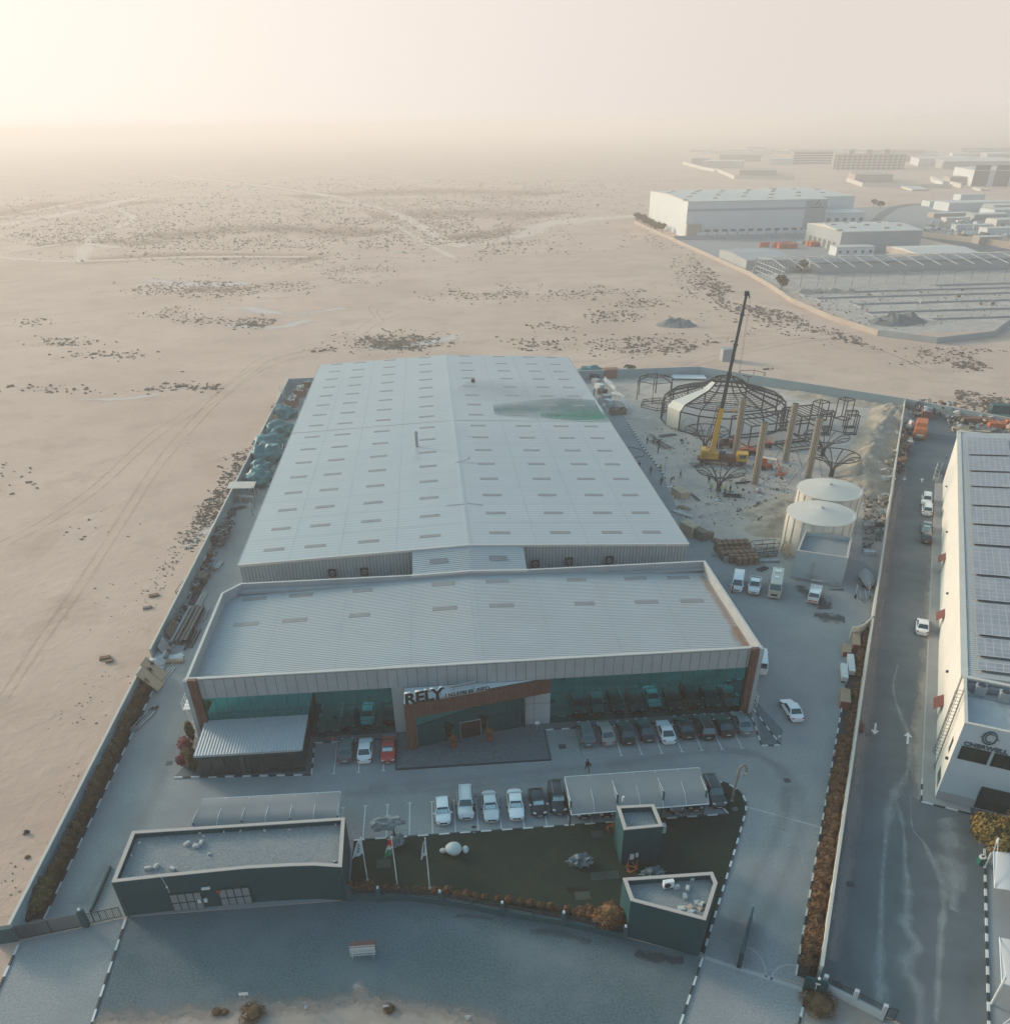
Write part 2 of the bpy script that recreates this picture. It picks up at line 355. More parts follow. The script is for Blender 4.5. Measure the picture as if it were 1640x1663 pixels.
lines('parking_lines', [((-10.45+2.5*k,63.95),(-10.45+2.5*k,69.1)) for k in range(-1,16)], .02, M['line'])
lines('parking_lines', [((-12.9-2.6*k,64.4),(-12.9-2.6*k,69.1)) for k in range(5)], .02, M['line'], cap=0)
px = lambda *q: [A2(*a) for a in q]
g1 = px((905,1190),(914,1233),(935,1187),(946,1231),(900,1196),(912,1190),(902,1213),(918,1203),(905,1230),(919,1219),(922,1214),(942,1213),(924,1229),(944,1228),(922,1214),(924,1229),(942,1213),(944,1228))
lines('parking_lines', list(zip(g1[::2], g1[1::2])), .02, M['line_blue'], .09, 0)
# wheelchair symbol
def pathline(name, pts, z, m, w): lines(name, list(zip(pts[:-1], pts[1:])), z, m, w, 0)
wc = A2(933,1222)
ww = [(wc[0]+.42*math.cos(a)-.05, wc[1]-.15+.42*math.sin(a)) for a in [R_(150+30*k) for k in range(9)]]
lines('wheelchair_symbol', list(zip(ww[:-1], ww[1:]))+[((wc[0]-.25,wc[1]+.62),(wc[0]-.18,wc[1]+.05)),((wc[0]-.18,wc[1]+.05),(wc[0]+.4,wc[1]+.0)),((wc[0]+.4,wc[1]),(wc[0]+.55,wc[1]-.5)),((wc[0]-.2,wc[1]+.35),(wc[0]+.2,wc[1]+.35))], .024, M['line_blue'], .1, 0)
lines('concrete_joint', [(A2(1213,1311),A2(1346,1348))], .02, M['concrete'], .22, 0)
lines('gate_track', [(A2(1145,1556),A2(1302,1607))], .022, M['concrete'], .4, 0)
def arc(c, r, a0, a1, n=14): return [(c[0]+r*math.cos(R_(a0+(a1-a0)*k/n)), c[1]+r*math.sin(R_(a0+(a1-a0)*k/n))) for k in range(n+1)]
ap = px((1212,1539),(1222,1543),(1232,1552),(1239,1564),(1243,1577),(1244,1588)); a2 = px((1252,1592),(1256,1580),(1266,1571),(1280,1567),(1302,1570))
lines('gate_arc_rail', list(zip(ap[:-1],ap[1:]))+list(zip(a2[:-1],a2[1:])), .022, M['concrete'], .16, 0)
# direction arrows on the road
def arrow(c, d, L=2.6):
    d = Vector((*d,0)).normalized(); s = Vector((-d.y,d.x,0)); c = Vector((*c,0)); b = MB(); z = Vector((0,0,.02))
    b.poly([c-d*L/2+s*.12+z, c-d*L/2-s*.12+z, c+d*L*.12-s*.12+z, c+d*L*.12+s*.12+z]); b.poly([c+d*L*.12+s*.5+z, c+d*L*.12-s*.5+z, c+d*L/2+z]); b.v = b.v
    struct('road_arrow', b, M['line'])
arrow(A2(1421,1184), (-.486,-.874)); arrow(A2(1474,1199), (.486,.874)); arrow(A2(1469,777), (-.486,-.874)); arrow(A2(1497,780), (.486,.874))
# manholes
M['iron'] = plain('manhole_iron', (.06,.065,.07), .7)
for q, s in [((1278,1268),.75),((1381,1437),.8),((1409,1194),.7),((866,1196),.7),((913,1213),.9),((275,1240),.8),((572,1199),.6),((1360,1600),.8),((1247,1186),.9),((840,678),.7)]:
    p = at(*q); b = MB(); b.box(p.x-s/2,p.x+s/2,p.y-s/2,p.y+s/2,.0,.03); b.box(p.x-s/2+.08,p.x+s/2-.08,p.y-s/2+.08,p.y+s/2-.08,.03,.034)
    if q[0] != 840: b.build('manhole_cover', M['iron'])['kind'] = 'structure'
# grass covers on the lawn
M['hatch'] = mat('turf_hatch', (.05,.065,.055), .9, .15, 3)
for q, w, d in [((993,1422),1.5,1.1),((971,1424),1.5,1.1),((623,1404),1.5,1.2),((970,1356),1.3,1.0),((946,1456),1.5,1.1)]:
    p = at(*q); b = MB(); b.box(p.x-w/2,p.x+w/2,p.y-d/2,p.y+d/2,.05,.085); struct('lawn_hatch', b, M['hatch'])
# stains and tracks
M['stain'] = soft_mat('dried_water_stain', (.36,.38,.38), .55, .35, .38, .62)
M['track'] = soft_mat('sand_track', (.82,.65,.54), .72, .02, .12, .42)
M['rut'] = soft_mat('tyre_rut', (.44,.31,.24), .26, .12, .33, .65)
M['wet'] = soft_mat('damp_patch', (.07,.08,.085), .85, .9, .36, .56)
M['rub'] = soft_mat('tyre_rub', (.17,.18,.19), .17, .25, .3, .7)
def rib(name, pxs, w, z, m, zz=0): return ribbon(name, [A2(*q) for q in pxs], w, z, m)
S = .018
rib('water_stain', [(1458,1080),(1450,1120),(1462,1160),(1474,1190),(1477,1230),(1470,1262),(1452,1290),(1442,1330),(1437,1380),(1432,1440),(1430,1520),(1428,1600),(1430,1660)], [.5,.8,.9,1,1.2,1.5,2.2,1.6,.9,.9,1.4,2.4,2.5], S, M['stain'])
rib('water_stain', [(1452,1296),(1462,1320),(1468,1360),(1470,1410),(1474,1450),(1472,1500),(1490,1540),(1470,1560),(1480,1590),(1492,1620),(1494,1665)], [1.2,.9,.8,1.2,2.2,2.2,1.6,2.6,3.,2.6,2.2], S+.004, M['stain'])
rib('water_stain', [(1478,1290),(1479,1330),(1484,1352),(1500,1370),(1524,1420),(1532,1460),(1528,1520),(1524,1580),(1520,1660)], [.3,.35,.4,1,1.6,1.4,1.2,1.2,1.0], S+.008, M['stain'])
rib('water_stain', [(1530,1330),(1545,1350),(1538,1380),(1550,1420),(1548,1480)], [3,5,5,4,2], S+.002, M['stain'])
rib('dusty_edge', [(1500,1300),(1496,1200),(1508,1100),(1516,1000),(1522,900),(1530,810)], [2.6,3,3.2,3.4,3.4,3], S+.001, soft_mat('dust_on_road', (.40,.36,.32), .75, .15, .25, .5))
rib('dusty_edge', [(1350,1560),(1380,1360),(1400,1180),(1424,1000),(1448,850),(1468,760)], [2,2.4,2.6,2.4,2.4,2], S+.001, soft_mat('dust_on_road', (.34,.32,.30), .6, .15, .25, .55))
rib('damp_patch', [(1296,951),(1305,960),(1330,975),(1340,990)], [2.2,3.2,5.,4.], S, M['wet']); rib('damp_patch', [(1322,1000),(1345,1003),(1372,1006)], [3.,5,3.5], S+.002, M['wet'])
rib('damp_patch', [(1345,958),(1370,958)], [.8,1.2], S, M['wet']); rib('damp_patch', [(1030,1552),(1060,1555),(1110,1560)], [1.2,2,1.4], S, M['wet']); rib('damp_patch', [(735,1490),(760,1488),(800,1493)], [.5,1,.5], S, soft_mat('faint_damp_patch', (.08,.09,.095), .4, .9, .36, .6))
M['wet3'] = soft_mat('faint_damp_patch', (.08,.09,.095), .4, .9, .36, .6); rib('damp_patch', [(860,1512),(900,1515),(960,1530)], [1,1.8,1], S, M['wet3'])
rib('bare_sand_patch', [(575,1600),(583,1606),(592,1618)], [1.4,1.8,1.2], .017, soft_mat('bare_sand_patch', (.40,.34,.30), .8, 1.5, .36, .56))
M['wet2'] = soft_mat('bare_soil_patch', (.028,.026,.022), .8, 1.2, .36, .56); rib('bare_lawn_patch', [(920,1445),(935,1446),(955,1450)], [1.5,2.,1.5], .056, M['wet2'])
for i, pts in enumerate([[(600,1280),(800,1262),(1000,1240),(1150,1222),(1250,1236),(1300,1290),(1290,1380),(1250,1470),(1225,1540)],[(1130,1215),(1230,1225),(1278,1275),(1272,1350)],[(560,1290),(700,1285),(850,1270),(960,1262)],[(1180,1530),(1215,1450),(1262,1350),(1275,1280)]]):
    rib('tyre_marks', pts, 2.2, .018+.002*i, M['rub'])
rib('tyre_marks', [(130,1470),(230,1330),(290,1200),(320,1120)], 3, .018, M['rub'])
# desert tracks
def dz(pts): return .03
for i, (pts, w) in enumerate([
    ([(0,366),(140,340),(240,318),(350,308),(450,293)], [18,16,14,12,12]), ([(40,345),(120,330),(170,321)], [8,8,8]),
    ([(0,418),(110,424),(240,420),(330,417),(500,417)], [6,6,6,6,6]), ([(130,425),(140,400),(160,380),(218,356),(190,340)], [6,7,7,7,6]),
    ([(560,325),(640,345),(720,390),(752,402)], [9,9,7,7]), ([(270,284),(370,295),(440,303),(560,322)], [22,18,14,12]),
    ([(450,293),(600,285),(760,305),(900,300)], [14,12,10,8]), ([(740,400),(840,385),(900,362),(1040,350)], [9,14,20,26]),
    ([(0,412),(120,395),(200,402),(330,395)], [5,5,5,5]), ([(640,365),(700,400),(740,420)], [4,4,4])]):
    rib('desert_track', pts, [q*1.7 for q in w], .05+.012*i, M['track'])
for i, pts in enumerate([[(350,640),(410,590),(450,572),(560,545),(610,515),(700,482),(730,460)],[(335,655),(400,604),(455,580),(560,560),(700,552)],[(0,880),(60,850),(150,790),(250,700),(350,640)],[(0,1130),(60,1040),(130,940),(200,830),(260,740),(345,645)],[(610,515),(600,498),(640,490)],[(940,600),(1100,560),(1240,545),(1400,560),(1500,600)],[(1000,640),(1150,580),(1330,545),(1480,540)]]):
    rib('tyre_track', pts, 1.0, .02+.003*i, M['rut'])
    rib('tyre_track', [(a[0]+14*(1-i*.02), a[1]+5) for a in pts], .9, .021+.003*i, M['rut'])

# ------------------------------------------------------------------ main warehouse
M['roof'] = mat('ribbed_metal_roof', (.37,.39,.395), .38, .035, .05, 0, metal=0, spec=.5, stripe=(1, 1.0, .02, .008), cov=((.33,.355,.365), .03, .48, .75))
M['roof2'] = mat('ribbed_office_roof', (.41,.435,.445), .45, .04, .15, 0, spec=.5, stripe=(1, .42, .20, .04), cov=((.38,.375,.37), .12, .45, .75))
M['clad_rib'] = mat('ribbed_wall_cladding', (.36,.40,.41), .5, .03, .3, 0, stripe=(0, .5, .35, .05))
M['trim'] = plain('pale_metal_trim', (.52,.49,.45), .6)
M['sky_l'] = mat('skylight_plastic', (.26,.24,.235), .45, .12, 1, 0, stripe=(1,.25,.15,0))
M['dark'] = plain('dark_rubber', (.02,.022,.025), .7)
M['black_metal'] = plain('black_metal', (.03,.035,.04), .5)
M['white'] = plain('white_paint', (.72,.72,.70), .5)
M['render'] = mat('grey_render', (.33,.345,.35), .85, .06, .5, .1, 30)
M['panelg'] = mat('grey_facade_panel', (.32,.35,.355), .75, .10, .35, 0)
M['joint'] = plain('facade_joint', (.09,.11,.115), .8)
M['wood'] = mat('brown_slat_cladding', (.155,.075,.055), .7, .18, .8, .1, 10, stripe=(0, .28, .35, .03))
M['glass'] = plain('tinted_mirror_glass', (.032,.34,.32), .02, metal=1.0)
M['glass_d'] = plain('dark_glass', (.012,.03,.032), .04, spec=.8)
M['mull'] = plain('dark_mullion', (.012,.05,.048), .5)
wh = empty('warehouse', (3.6,112.5,0), label='very long low warehouse with a pale ribbed metal gable roof dotted with skylight strips', cat='warehouse')
def lw(mb): mb.M = Matrix.Translation((-3.6,-112.5,0)); return mb
X0, X1, XR, Y0, Y1, ZE, ZR = -30.3, 37.5, 3.8, 112.5, 236.2, 10.0, 11.5
b = lw(MB())
for y, fl in ((Y0,0),(Y1,1)):
    pts = [(X0+.15,y+(.1 if not fl else -.1),0),(X1-.15,y+(.1 if not fl else -.1),0),(X1-.15,y+(.1 if not fl else -.1),ZE-.05),(XR,y+(.1 if not fl else -.1),ZR-.05),(X0+.15,y+(.1 if not fl else -.1),ZE-.05)]
    b.poly(pts if not fl else pts[::-1])
b.poly([(X0+.15,Y1-.1,0),(X0+.15,Y0+.1,0),(X0+.15,Y0+.1,ZE-.05),(X0+.15,Y1-.1,ZE-.05)]); b.poly([(X1-.15,Y0+.1,0),(X1-.15,Y1-.1,0),(X1-.15,Y1-.1,ZE-.05),(X1-.15,Y0+.1,ZE-.05)])
b.build('wall', M['clad_rib'], wh)
b = lw(MB())
b._add([(X0,Y0,ZE),(XR,Y0,ZR),(XR,Y1,ZR),(X0,Y1,ZE),(X1,Y0,ZE),(X1,Y1,ZE),(X0,Y0,ZE-.12),(XR,Y0,ZR-.12),(XR,Y1,ZR-.12),(X0,Y1,ZE-.12),(X1,Y0,ZE-.12),(X1,Y1,ZE-.12)],
  [(0,1,2,3),(1,4,5,2),(9,8,7,6),(8,11,10,7),(0,6,7,1),(1,7,10,4),(3,2,8,9),(2,5,11,8),(0,3,9,6),(4,10,11,5)])
wroof = b.build('roof', M['roof'], wh)
b = lw(MB())
for (xa,za,xb,zb) in ((X0,ZE,XR,ZR),(XR,ZR,X1,ZE)):
    b._add([(xa-.02,Y0-.14,za-.3),(xb,Y0-.14,zb-.3),(xb,Y0-.14,zb+.06),(xa-.02,Y0-.14,za+.06),(xa-.02,Y0+.16,za+.06),(xb,Y0+.16,zb+.06),(xa-.02,Y0+.16,za-.02),(xb,Y0+.16,zb-.02)],
        [(0,1,2,3),(3,2,5,4),(4,5,7,6)])
b.build('front_trim', M['trim'], wh)
b = lw(MB()); b.box(X0-.18,X0,Y0,Y1,ZE-.25,ZE+.02); b.build('gutter', M['render'], wh); b = lw(MB()); b.box(X1,X1+.18,Y0,Y1,ZE-.25,ZE+.02); b.build('gutter', M['render'], wh)
b = lw(MB()); rz = lambda x: ZE+(ZR-ZE)*((x-X0)/(XR-X0) if x < XR else (X1-x)/(X1-XR))
b._add([(XR-.5,Y0,rz(XR-.5)+.03),(XR,Y0,ZR+.05),(XR+.5,Y0,rz(XR+.5)+.03),(XR-.5,Y1,rz(XR-.5)+.03),(XR,Y1,ZR+.05),(XR+.5,Y1,rz(XR+.5)+.03)], [(0,1,4,3),(1,2,5,4)])
b.build('ridge_cap', M['roof'], wh)
b = lw(MB())
for (xa,xb) in ((X0,XR),(XR,X1)):
    b._add([(xa,175.6,rz(xa)+.05),(xb,175.6,rz(xb)+.05),(xb,176.0,rz(xb)+.05),(xa,176.0,rz(xa)+.05)], [(0,1,2,3)])
b.build('expansion_strip', M['trim'], wh)
def skyl(x0, x1, y, m_=None):
    b = m_ or lw(MB()); w = .5; z0, z1 = rz(x0), rz(x1)
    b._add([(x0,y-w,z0+.01),(x1,y-w,z1+.01),(x1,y+w,z1+.01),(x0,y+w,z0+.01),(x0,y-w,z0+.03),(x1,y-w,z1+.03),(x1,y+w,z1+.03),(x0,y+w,z0+.03)], [(4,5,6,7),(0,1,5,4),(1,2,6,5),(2,3,7,6),(3,0,4,7)])
    return b
XS = [(-27.2,-24.1),(-21.05,-17.8),(-12.9,-9.65),(-3.45,-.2),(7.25,10.5),(16.7,19.9),(24.8,28.0),(31.3,34.2)]
rest = lw(MB()); n = 0
for k in range(16):
    for xa, xb in XS:
        n += 1
        if n <= 100: skyl(xa, xb, 116.95+7.87*k).build('skylight', M['sky_l'], wh)
        else: skyl(xa, xb, 116.95+7.87*k, rest)
o = rest.build('skylight', M['sky_l'], wh); o['kind'] = 'stuff'
M['lapline'] = plain('roof_lap_line', (.31,.345,.355), .7)
b = lw(MB())   # sheet laps
for x in (-23,-15.5,-7,14,22,30):
    b._add([(x,Y0+.3,rz(x)+.012),(x+.09,Y0+.3,rz(x+.09)+.012),(x+.09,Y1-.3,rz(x+.09)+.012),(x,Y1-.3,rz(x)+.012)], [(0,1,2,3)])
for k in range(16):
    y = 120.9+7.87*k
    for (xa,xb) in ((X0,XR-.6),(XR+.6,X1)): b._add([(xa,y,rz(xa)+.012),(xb,y,rz(xb)+.012),(xb,y+.06,rz(xb)+.012),(xa,y+.06,rz(xa)+.012)], [(0,1,2,3)])
b.build('roof_lap', M['lapline'], wh)
# algae-green patch and scuffs on the far right slope
def roofrib(name, pts, w, m, z=.02):
    o = ribbon(name, pts, w, 0, m); me = o.data
    for v in me.vertices: v.co.z = rz(min(max(v.co.x, X0), X1-.02))+z; v.co.x -= 3.6; v.co.y -= 112.5
    o.parent = wh; del o['kind']; return o
M['green'] = soft_mat('green_roof_stain', (.015,.24,.17), .85, .04, .15, .75); M['teal'] = soft_mat('grey_green_roof_stain', (.10,.20,.21), .8, .04, .15, .7); M['scuff'] = soft_mat('roof_scuff', (.27,.30,.32), .3, .03, .2, 1.0); M['scuff2'] = soft_mat('roof_scratch', (.24,.27,.31), .5, .15, .3, .6)
roofrib('green_stain', [(23,179.8),(28,179.8),(33,179.4),(37.6,179.2)], [4,8,9,8], M['green'], .03)
roofrib('green_stain', [(13,184),(22,184),(30,185),(37,185)], [8,15,18,15], M['teal'], .02)
roofrib('dull_stain', [(3,206),(12,202),(22,196),(34,192)], [10,22,26,20], M['scuff'], .015)
for p in ([(1.,128.5),(4,128.4)],[(4.5,129),(7,128)],[(3.5,149),(5.5,150.5),(6,152)],[(3,149),(7,148.6)],[(6,164.5),(8,164.4)]): roofrib('scuff_mark', p, .8, M['scuff2'], .06)
# wall fans, roof pipe, vent
for q in ((540,930),(592,928),(869,915),(924,911),(989,909)):
    z = 7.6
    for _ in range(12):
        p = at(q[0], q[1], z); z += (112.45-p.y)*-.45
        z = max(4, min(9.5, z))
    b = lw(MB()); b.obox((p.x,112.35,z), (1.15,.35,1.15)); f = b.build('wall_fan', M['black_metal'], wh)
    b = lw(MB()); b.tube([(p.x+.32*math.cos(t),112.15,z+.32*math.sin(t)) for t in [k*math.pi/6 for k in range(12)]], .05, 4, closed=True); b.tube([(p.x,112.15,z-.3),(p.x,112.15,z+.3)], .05, 4); b.build('fan_guard', M['render'], f)
b = lw(MB()); b.cyl((-3.94,160.3), .3, rz(-3.94)-.05, rz(-3.94)+2.6, 12); b.cyl((-3.94,160.3), .42, rz(-3.94)+2.6, rz(-3.94)+3.0, 12, .2); b.build('flue_pipe', M['render'], wh)
b = lw(MB()); p = at(768,620,11.2); b.cyl((p.x,p.y), .45, 10.9, 11.5, 12, .5); b.blob((p.x,p.y,11.6), (.5,.5,.35), 0); b.build('roof_ventilator', M['black_metal'], wh)

# ------------------------------------------------------------------ office block
of = empty('office_building', (3.6,82.5,0), label='wide low office block with green mirror glazing, parapet roof and wooden entrance portal', cat='office')
OT = Matrix.Translation((-3.6,-82.5,0))
def lo(): m = MB(); m.M = OT.copy(); return m
def inset(poly, d):
    a = sum(poly[i][0]*poly[(i+1)%len(poly)][1]-poly[(i+1)%len(poly)][0]*poly[i][1] for i in range(len(poly)))
    P = [Vector(p[:2]) for p in (poly if a > 0 else poly[::-1])]; n = len(P); out = []
    for i in range(n):
        d1 = (P[i]-P[i-1]).normalized(); d2 = (P[(i+1)%n]-P[i]).normalized(); n1 = Vector((-d1.y,d1.x)); n2 = Vector((-d2.y,d2.x))
        bis = (n1+n2); k = d/max(.25, bis.length_squared/2); out.append(tuple(P[i]+bis*k))
    return [tuple(p) for p in P], out
def ring(b, poly, th, z0, z1, mi=0, mtop=None):
    o_, i_ = inset(poly, th); n = len(o_); mt = mi if mtop is None else mtop
    for k in range(n):
        j = (k+1) % n; a, c, d, e = o_[k], o_[j], i_[j], i_[k]
        b._add([(*a,z0),(*c,z0),(*c,z1),(*a,z1)], [(0,1,2,3)], mi); b._add([(*d,z0),(*e,z0),(*e,z1),(*d,z1)], [(0,1,2,3)], mi)
        b._add([(*a,z1),(*c,z1),(*d,z1),(*e,z1)], [(0,1,2,3)], mt)
    return i_
OP = [(-31.2,82.5),(38.5,82.5),(38.5,107.0),(11.9,107.0),(-4.7,107.0),(-29.0,107.0),(-31.2,104.2)]
b = lo(); ring(b, OP, .35, 0, 9.8, 0, 1); b.box(-31.4,-31.2,82.3,82.6,0,9.82); b.build('wall', [M['render'], M['trim']], of)
oz = lambda x: 8.35+1.1*(1-abs(x-3.8)/35)
b = lo(); b._add([(-31,82.6,oz(-31)),(3.8,82.6,oz(3.8)),(3.8,106.9,oz(3.8)),(-31,106.9,oz(-31)),(38.4,82.6,oz(38.4)),(38.4,106.9,oz(38.4))], [(0,1,2,3),(1,4,5,2)]); b.build('roof', M['roof2'], of)
b = lo(); b.box(-30.6,-4.7,105.75,106.6,8.6,9.05); b.build('roof_gutter', M['render'], of); b = lo(); b.box(11.9,38.1,105.95,106.6,8.6,8.9); b.build('roof_gutter', M['render'], of)
def skyo(x0, x1, y, par, zf, mm=OT):
    b = MB(); b.M = mm; w = .5
    b._add([(x0,y-w,zf(x0)+.03),(x1,y-w,zf(x1)+.03),(x1,y+w,zf(x1)+.03),(x0,y+w,zf(x0)+.03),(x0,y-w,zf(x0)),(x1,y-w,zf(x1)),(x1,y+w,zf(x1)),(x0,y+w,zf(x0))], [(0,1,2,3),(4,5,1,0),(5,6,2,1),(6,7,3,2),(7,4,0,3)])
    return b.build('skylight', M['sky_l'], par)
for xa, xb in [(-28.5,-25.2),(-22.05,-18.7),(-13.15,-10.3),(-1.9,1.45),(5.8,9.15),(17.5,20.3),(25.9,29.2),(32.3,35.6)]:
    for y in (104.5, 97.3): skyo(xa, xb, y, of, oz)
b = lo(); ml = [(-22.9,.06),(-14,.06),(-4.8,.06),(12.8,.06),(21.5,.06),(30.2,.06),(3.4,.05),(4.2,.05)]
for x, w in ml: b._add([(x,83,oz(x)+.012),(x+w,83,oz(x+w)+.012),(x+w,105.6,oz(x+w)+.012),(x,105.6,oz(x)+.012)], [(0,1,2,3)])
b.build('roof_lap', M['lapline'], of)
M['rusty'] = soft_mat('rusty_roof_edge', (.36,.22,.15), .5, .5, .2, .6)
for pts, w in (([(37.6,84),(37.6,95),(37.6,105)],1.4), ([(37.5,84),(37.6,90)],2.4)):
    o = ribbon('rust_mark', pts, w, 0, M['rusty']); del o['kind']
    for v in o.data.vertices: v.co.z = oz(v.co.x)+.025; v.co.x -= 3.6; v.co.y -= 82.5
    o.parent = of
# link roof to the warehouse
b = lo(); b._add([(-4.6,106.7,9.55),(3.8,106.7,9.95),(12,106.7,9.55),(-4.6,112.34,11.0),(3.8,112.34,11.38),(12,112.34,11.0),(-4.6,106.7,0),(-4.6,112.3,0),(12,106.7,0),(12,112.3,0)], [(0,1,4,3),(1,2,5,4),(0,3,7,6),(2,8,9,5)]); b.build('link_roof', M['roof2'], of)
b = lo()
for xa,xb,za,zb in ((-4.8,3.8,9.82,10.12),(3.8,12.1,10.12,9.82)):
    b._add([(xa,106.6,za-.3),(xb,106.6,zb-.3),(xb,106.6,zb),(xa,106.6,za),(xb,107.05,zb),(xa,107.05,za),(xb,107.05,zb-1),(xa,107.05,za-1)], [(0,1,2,3),(3,2,4,5),(5,4,6,7)])
b.build('link_parapet', M['trim'], of)
for xa,xb in ((-2.05,.6),(6.7,9.4)):
    b = lo(); y0_, y1_ = 109.1, 110.1; zl_ = lambda x, y: 9.57+.4*(1-abs(x-3.8)/8.3)+1.44*(y-106.7)/5.64
    b.poly([(xa,y0_,zl_(xa,y0_)+.03),(xb,y0_,zl_(xb,y0_)+.03),(xb,y1_,zl_(xb,y1_)+.03),(xa,y1_,zl_(xa,y1_)+.03)]); b.build('skylight', M['sky_l'], of)
# facade
b = lo(); Yf = 82.5
b.box(-29.8,37.2,Yf-.12,Yf-.003,6.95,9.6); 
for k in range(56): x = -29.2+1.2*k; b.box(x-.025,x+.025,Yf-.14,Yf-.125,6.95,9.6,1)
b.box(-7.3,-5.75,Yf-.12,Yf-.003,0,6.945); b.box(8.9,12.3,Yf-.12,Yf-.003,0,6.945); b.box(10.2,10.24,Yf-.14,Yf-.125,0,6.9,1); b.box(8.9,12.3,Yf-.14,Yf-.125,3.3,3.34,1)
b.build('fascia_panels', [M['panelg'], M['joint']], of)
b = lo(); b.box(-31.3,38.6,82.34,82.62,9.7,9.83); b.build('coping', M['trim'], of)
b = lo(); b.box(-29.8,-7.3,Yf-.1,Yf-.01,.1,6.95); b.build('glazing', M['glass'], of)
b = lo(); b.box(12.3,37.2,Yf-.1,Yf-.01,.1,6.95); b.build('glazing', M['glass'], of)
b = lo()
for x0,x1 in ((-29.8,-7.3),(12.3,37.2)):
    n = round((x1-x0)/1.4)
    for k in range(n+1): x = x0+(x1-x0)*k/n; b.box(x-.02,x+.02,Yf-.125,Yf-.105,.1,6.95)
    for z in (2.3,4.7): b.box(x0,x1,Yf-.13,Yf-.11,z-.02,z+.02)
b.build('mullions', M['mull'], of)
b = lo(); b.box(-30.85,-29.8,81.95,82.48,0,9.86); b.build('pier', M['wood'], of); b = lo(); b.box(37.1,38.05,81.95,82.48,0,9.86); b.build('pier', M['wood'], of)
b = lo(); b.box(-31.35,-30.86,81.95,82.48,0,9.8); b.box(38.06,38.6,81.95,82.48,0,9.8); b.build('end_wall', M['panelg'], of)
# portal
PA, PB = Vector((-5.65,78.5,0)), Vector((12.25,82.3,0)); PD = (PB-PA).normalized(); PN = Vector((PD.y,-PD.x,0)); PL = (PB-PA).length; prz = math.atan2(PD.y,PD.x)
portal = empty('entrance_portal', (0,0,0)); portal.parent = of; portal.location = (PA.x-3.6, PA.y-82.5, 0); portal.rotation_euler = (0,0,prz)
def bx(x0,x1,y0,y1,z0,z1,mi=0,b=None): b = b or MB(); return b.box(x0,x1,y0,y1,z0,z1,mi)
b = bx(0,PL,0,.45,4.9,6.9); b.box(0,1.25,0,.45,.16,4.9); b.build('wood_frame', M['wood'], portal)
b = MB(); back = Matrix.Rotation(-prz,3,'Z') @ Vector((-5.65-PA.x,82.35-PA.y,0))
b._add([(0,.45,6.7),(PL,.1,6.7),(back.x,back.y,6.7),(0,.45,6.88),(PL,.1,6.88),(back.x,back.y,6.88),(0,.45,0),(back.x,back.y,0)], [(3,4,5),(0,3,5,2),(6,0,2,7)]); b.build('canopy_slab', plain('skylit_canopy_top', (.62,.63,.62), .8), portal)  # concrete top coloured near white to stand for sky light falling on it
b = bx(1.25,PL-3.45,.35,.42,.16,4.9); eg = b.build('glazing', M['glass'], portal)
b = MB()
for k in range(1,12): x = 1.25+1.15*k; b.box(x-.02,x+.02,.32,.345,.16,4.9)
b.box(1.25,PL-3.45,.32,.34,2.75,2.79); b.box(PL-3.5,PL-3.25,.1,.5,.16,4.9); b.build('mullions', M['mull'], portal)
d0 = (Vector((*A2(749,1202),0))-PA).dot(PD); d1 = (Vector((*A2(781,1196),0))-PA).dot(PD)
b = bx(d0,d1,.29,.34,.17,2.6); dr = b.build('entrance_door', plain('dark_doorway', (.025,.015,.016), .15), portal)
b = bx(d0-.05,d0,.26,.36,.17,2.65); b.box(d1,d1+.05,.26,.36,.17,2.65); b.box(d0,d1,.26,.36,2.6,2.65); b.build('door_frame', M['panelg'], dr)
# lettering
def text_obj(name, s, size, depth, m, parent, loc, rot, off=0.0, spacing=1.0, sx=1.0, shear=0):
    cu = bpy.data.curves.new(name, 'FONT'); cu.body = s; cu.size = size; cu.extrude = depth; cu.offset = off; cu.space_character = spacing; cu.shear = shear
    o = bpy.data.objects.new(name+'_t', cu); col.objects.link(o); dg = bpy.context.evaluated_depsgraph_get(); dg.update()
    me = bpy.data.meshes.new_from_object(o.evaluated_get(dg)); bpy.data.objects.remove(o); me.materials.clear()
    for mm_ in (m if isinstance(m, (list, tuple)) else [m]): me.materials.append(mm_)
    if isinstance(m, (list, tuple)):
        for p in me.polygons: p.material_index = 0 if abs(p.normal.z) > .8 else 1
    me.transform(Matrix.Diagonal((sx,1,1,1)))
    o = bpy.data.objects.new(name, me); col.objects.link(o); o.parent = parent; o.location = loc; o.rotation_euler = rot; return o
sg = empty('company_sign', (PA.x, PA.y, 6.9), prz, label='RELY INDUSTRIES FZCO sign of standing dark letters on top of the entrance portal', cat='sign')
M['letter'] = plain('dark_letter', (.012,.016,.018), .5); M['letter_side'] = plain('pale_letter_edge', (.55,.56,.56), .5)
for i, (ch, x) in enumerate(zip('RELY', (.15,1.42,2.52,3.45))):
    text_obj('letter', ch, 2.2, .16, [M['letter'], M['letter_side']], sg, (x-.05,.12,.14), (R_(90),0,0), .085, 1, 1.0)
for i, ch in enumerate('INDUSTRIES FZCO'):
    if ch != ' ': text_obj('letter', ch, .66, .08, [M['letter'], M['letter_side']], sg, (5.0+i*.355,.14,.16), (R_(90),0,0), .03, 1, .95)
M['bronze'] = plain('brown_sign_bar', (.16,.11,.09), .5)
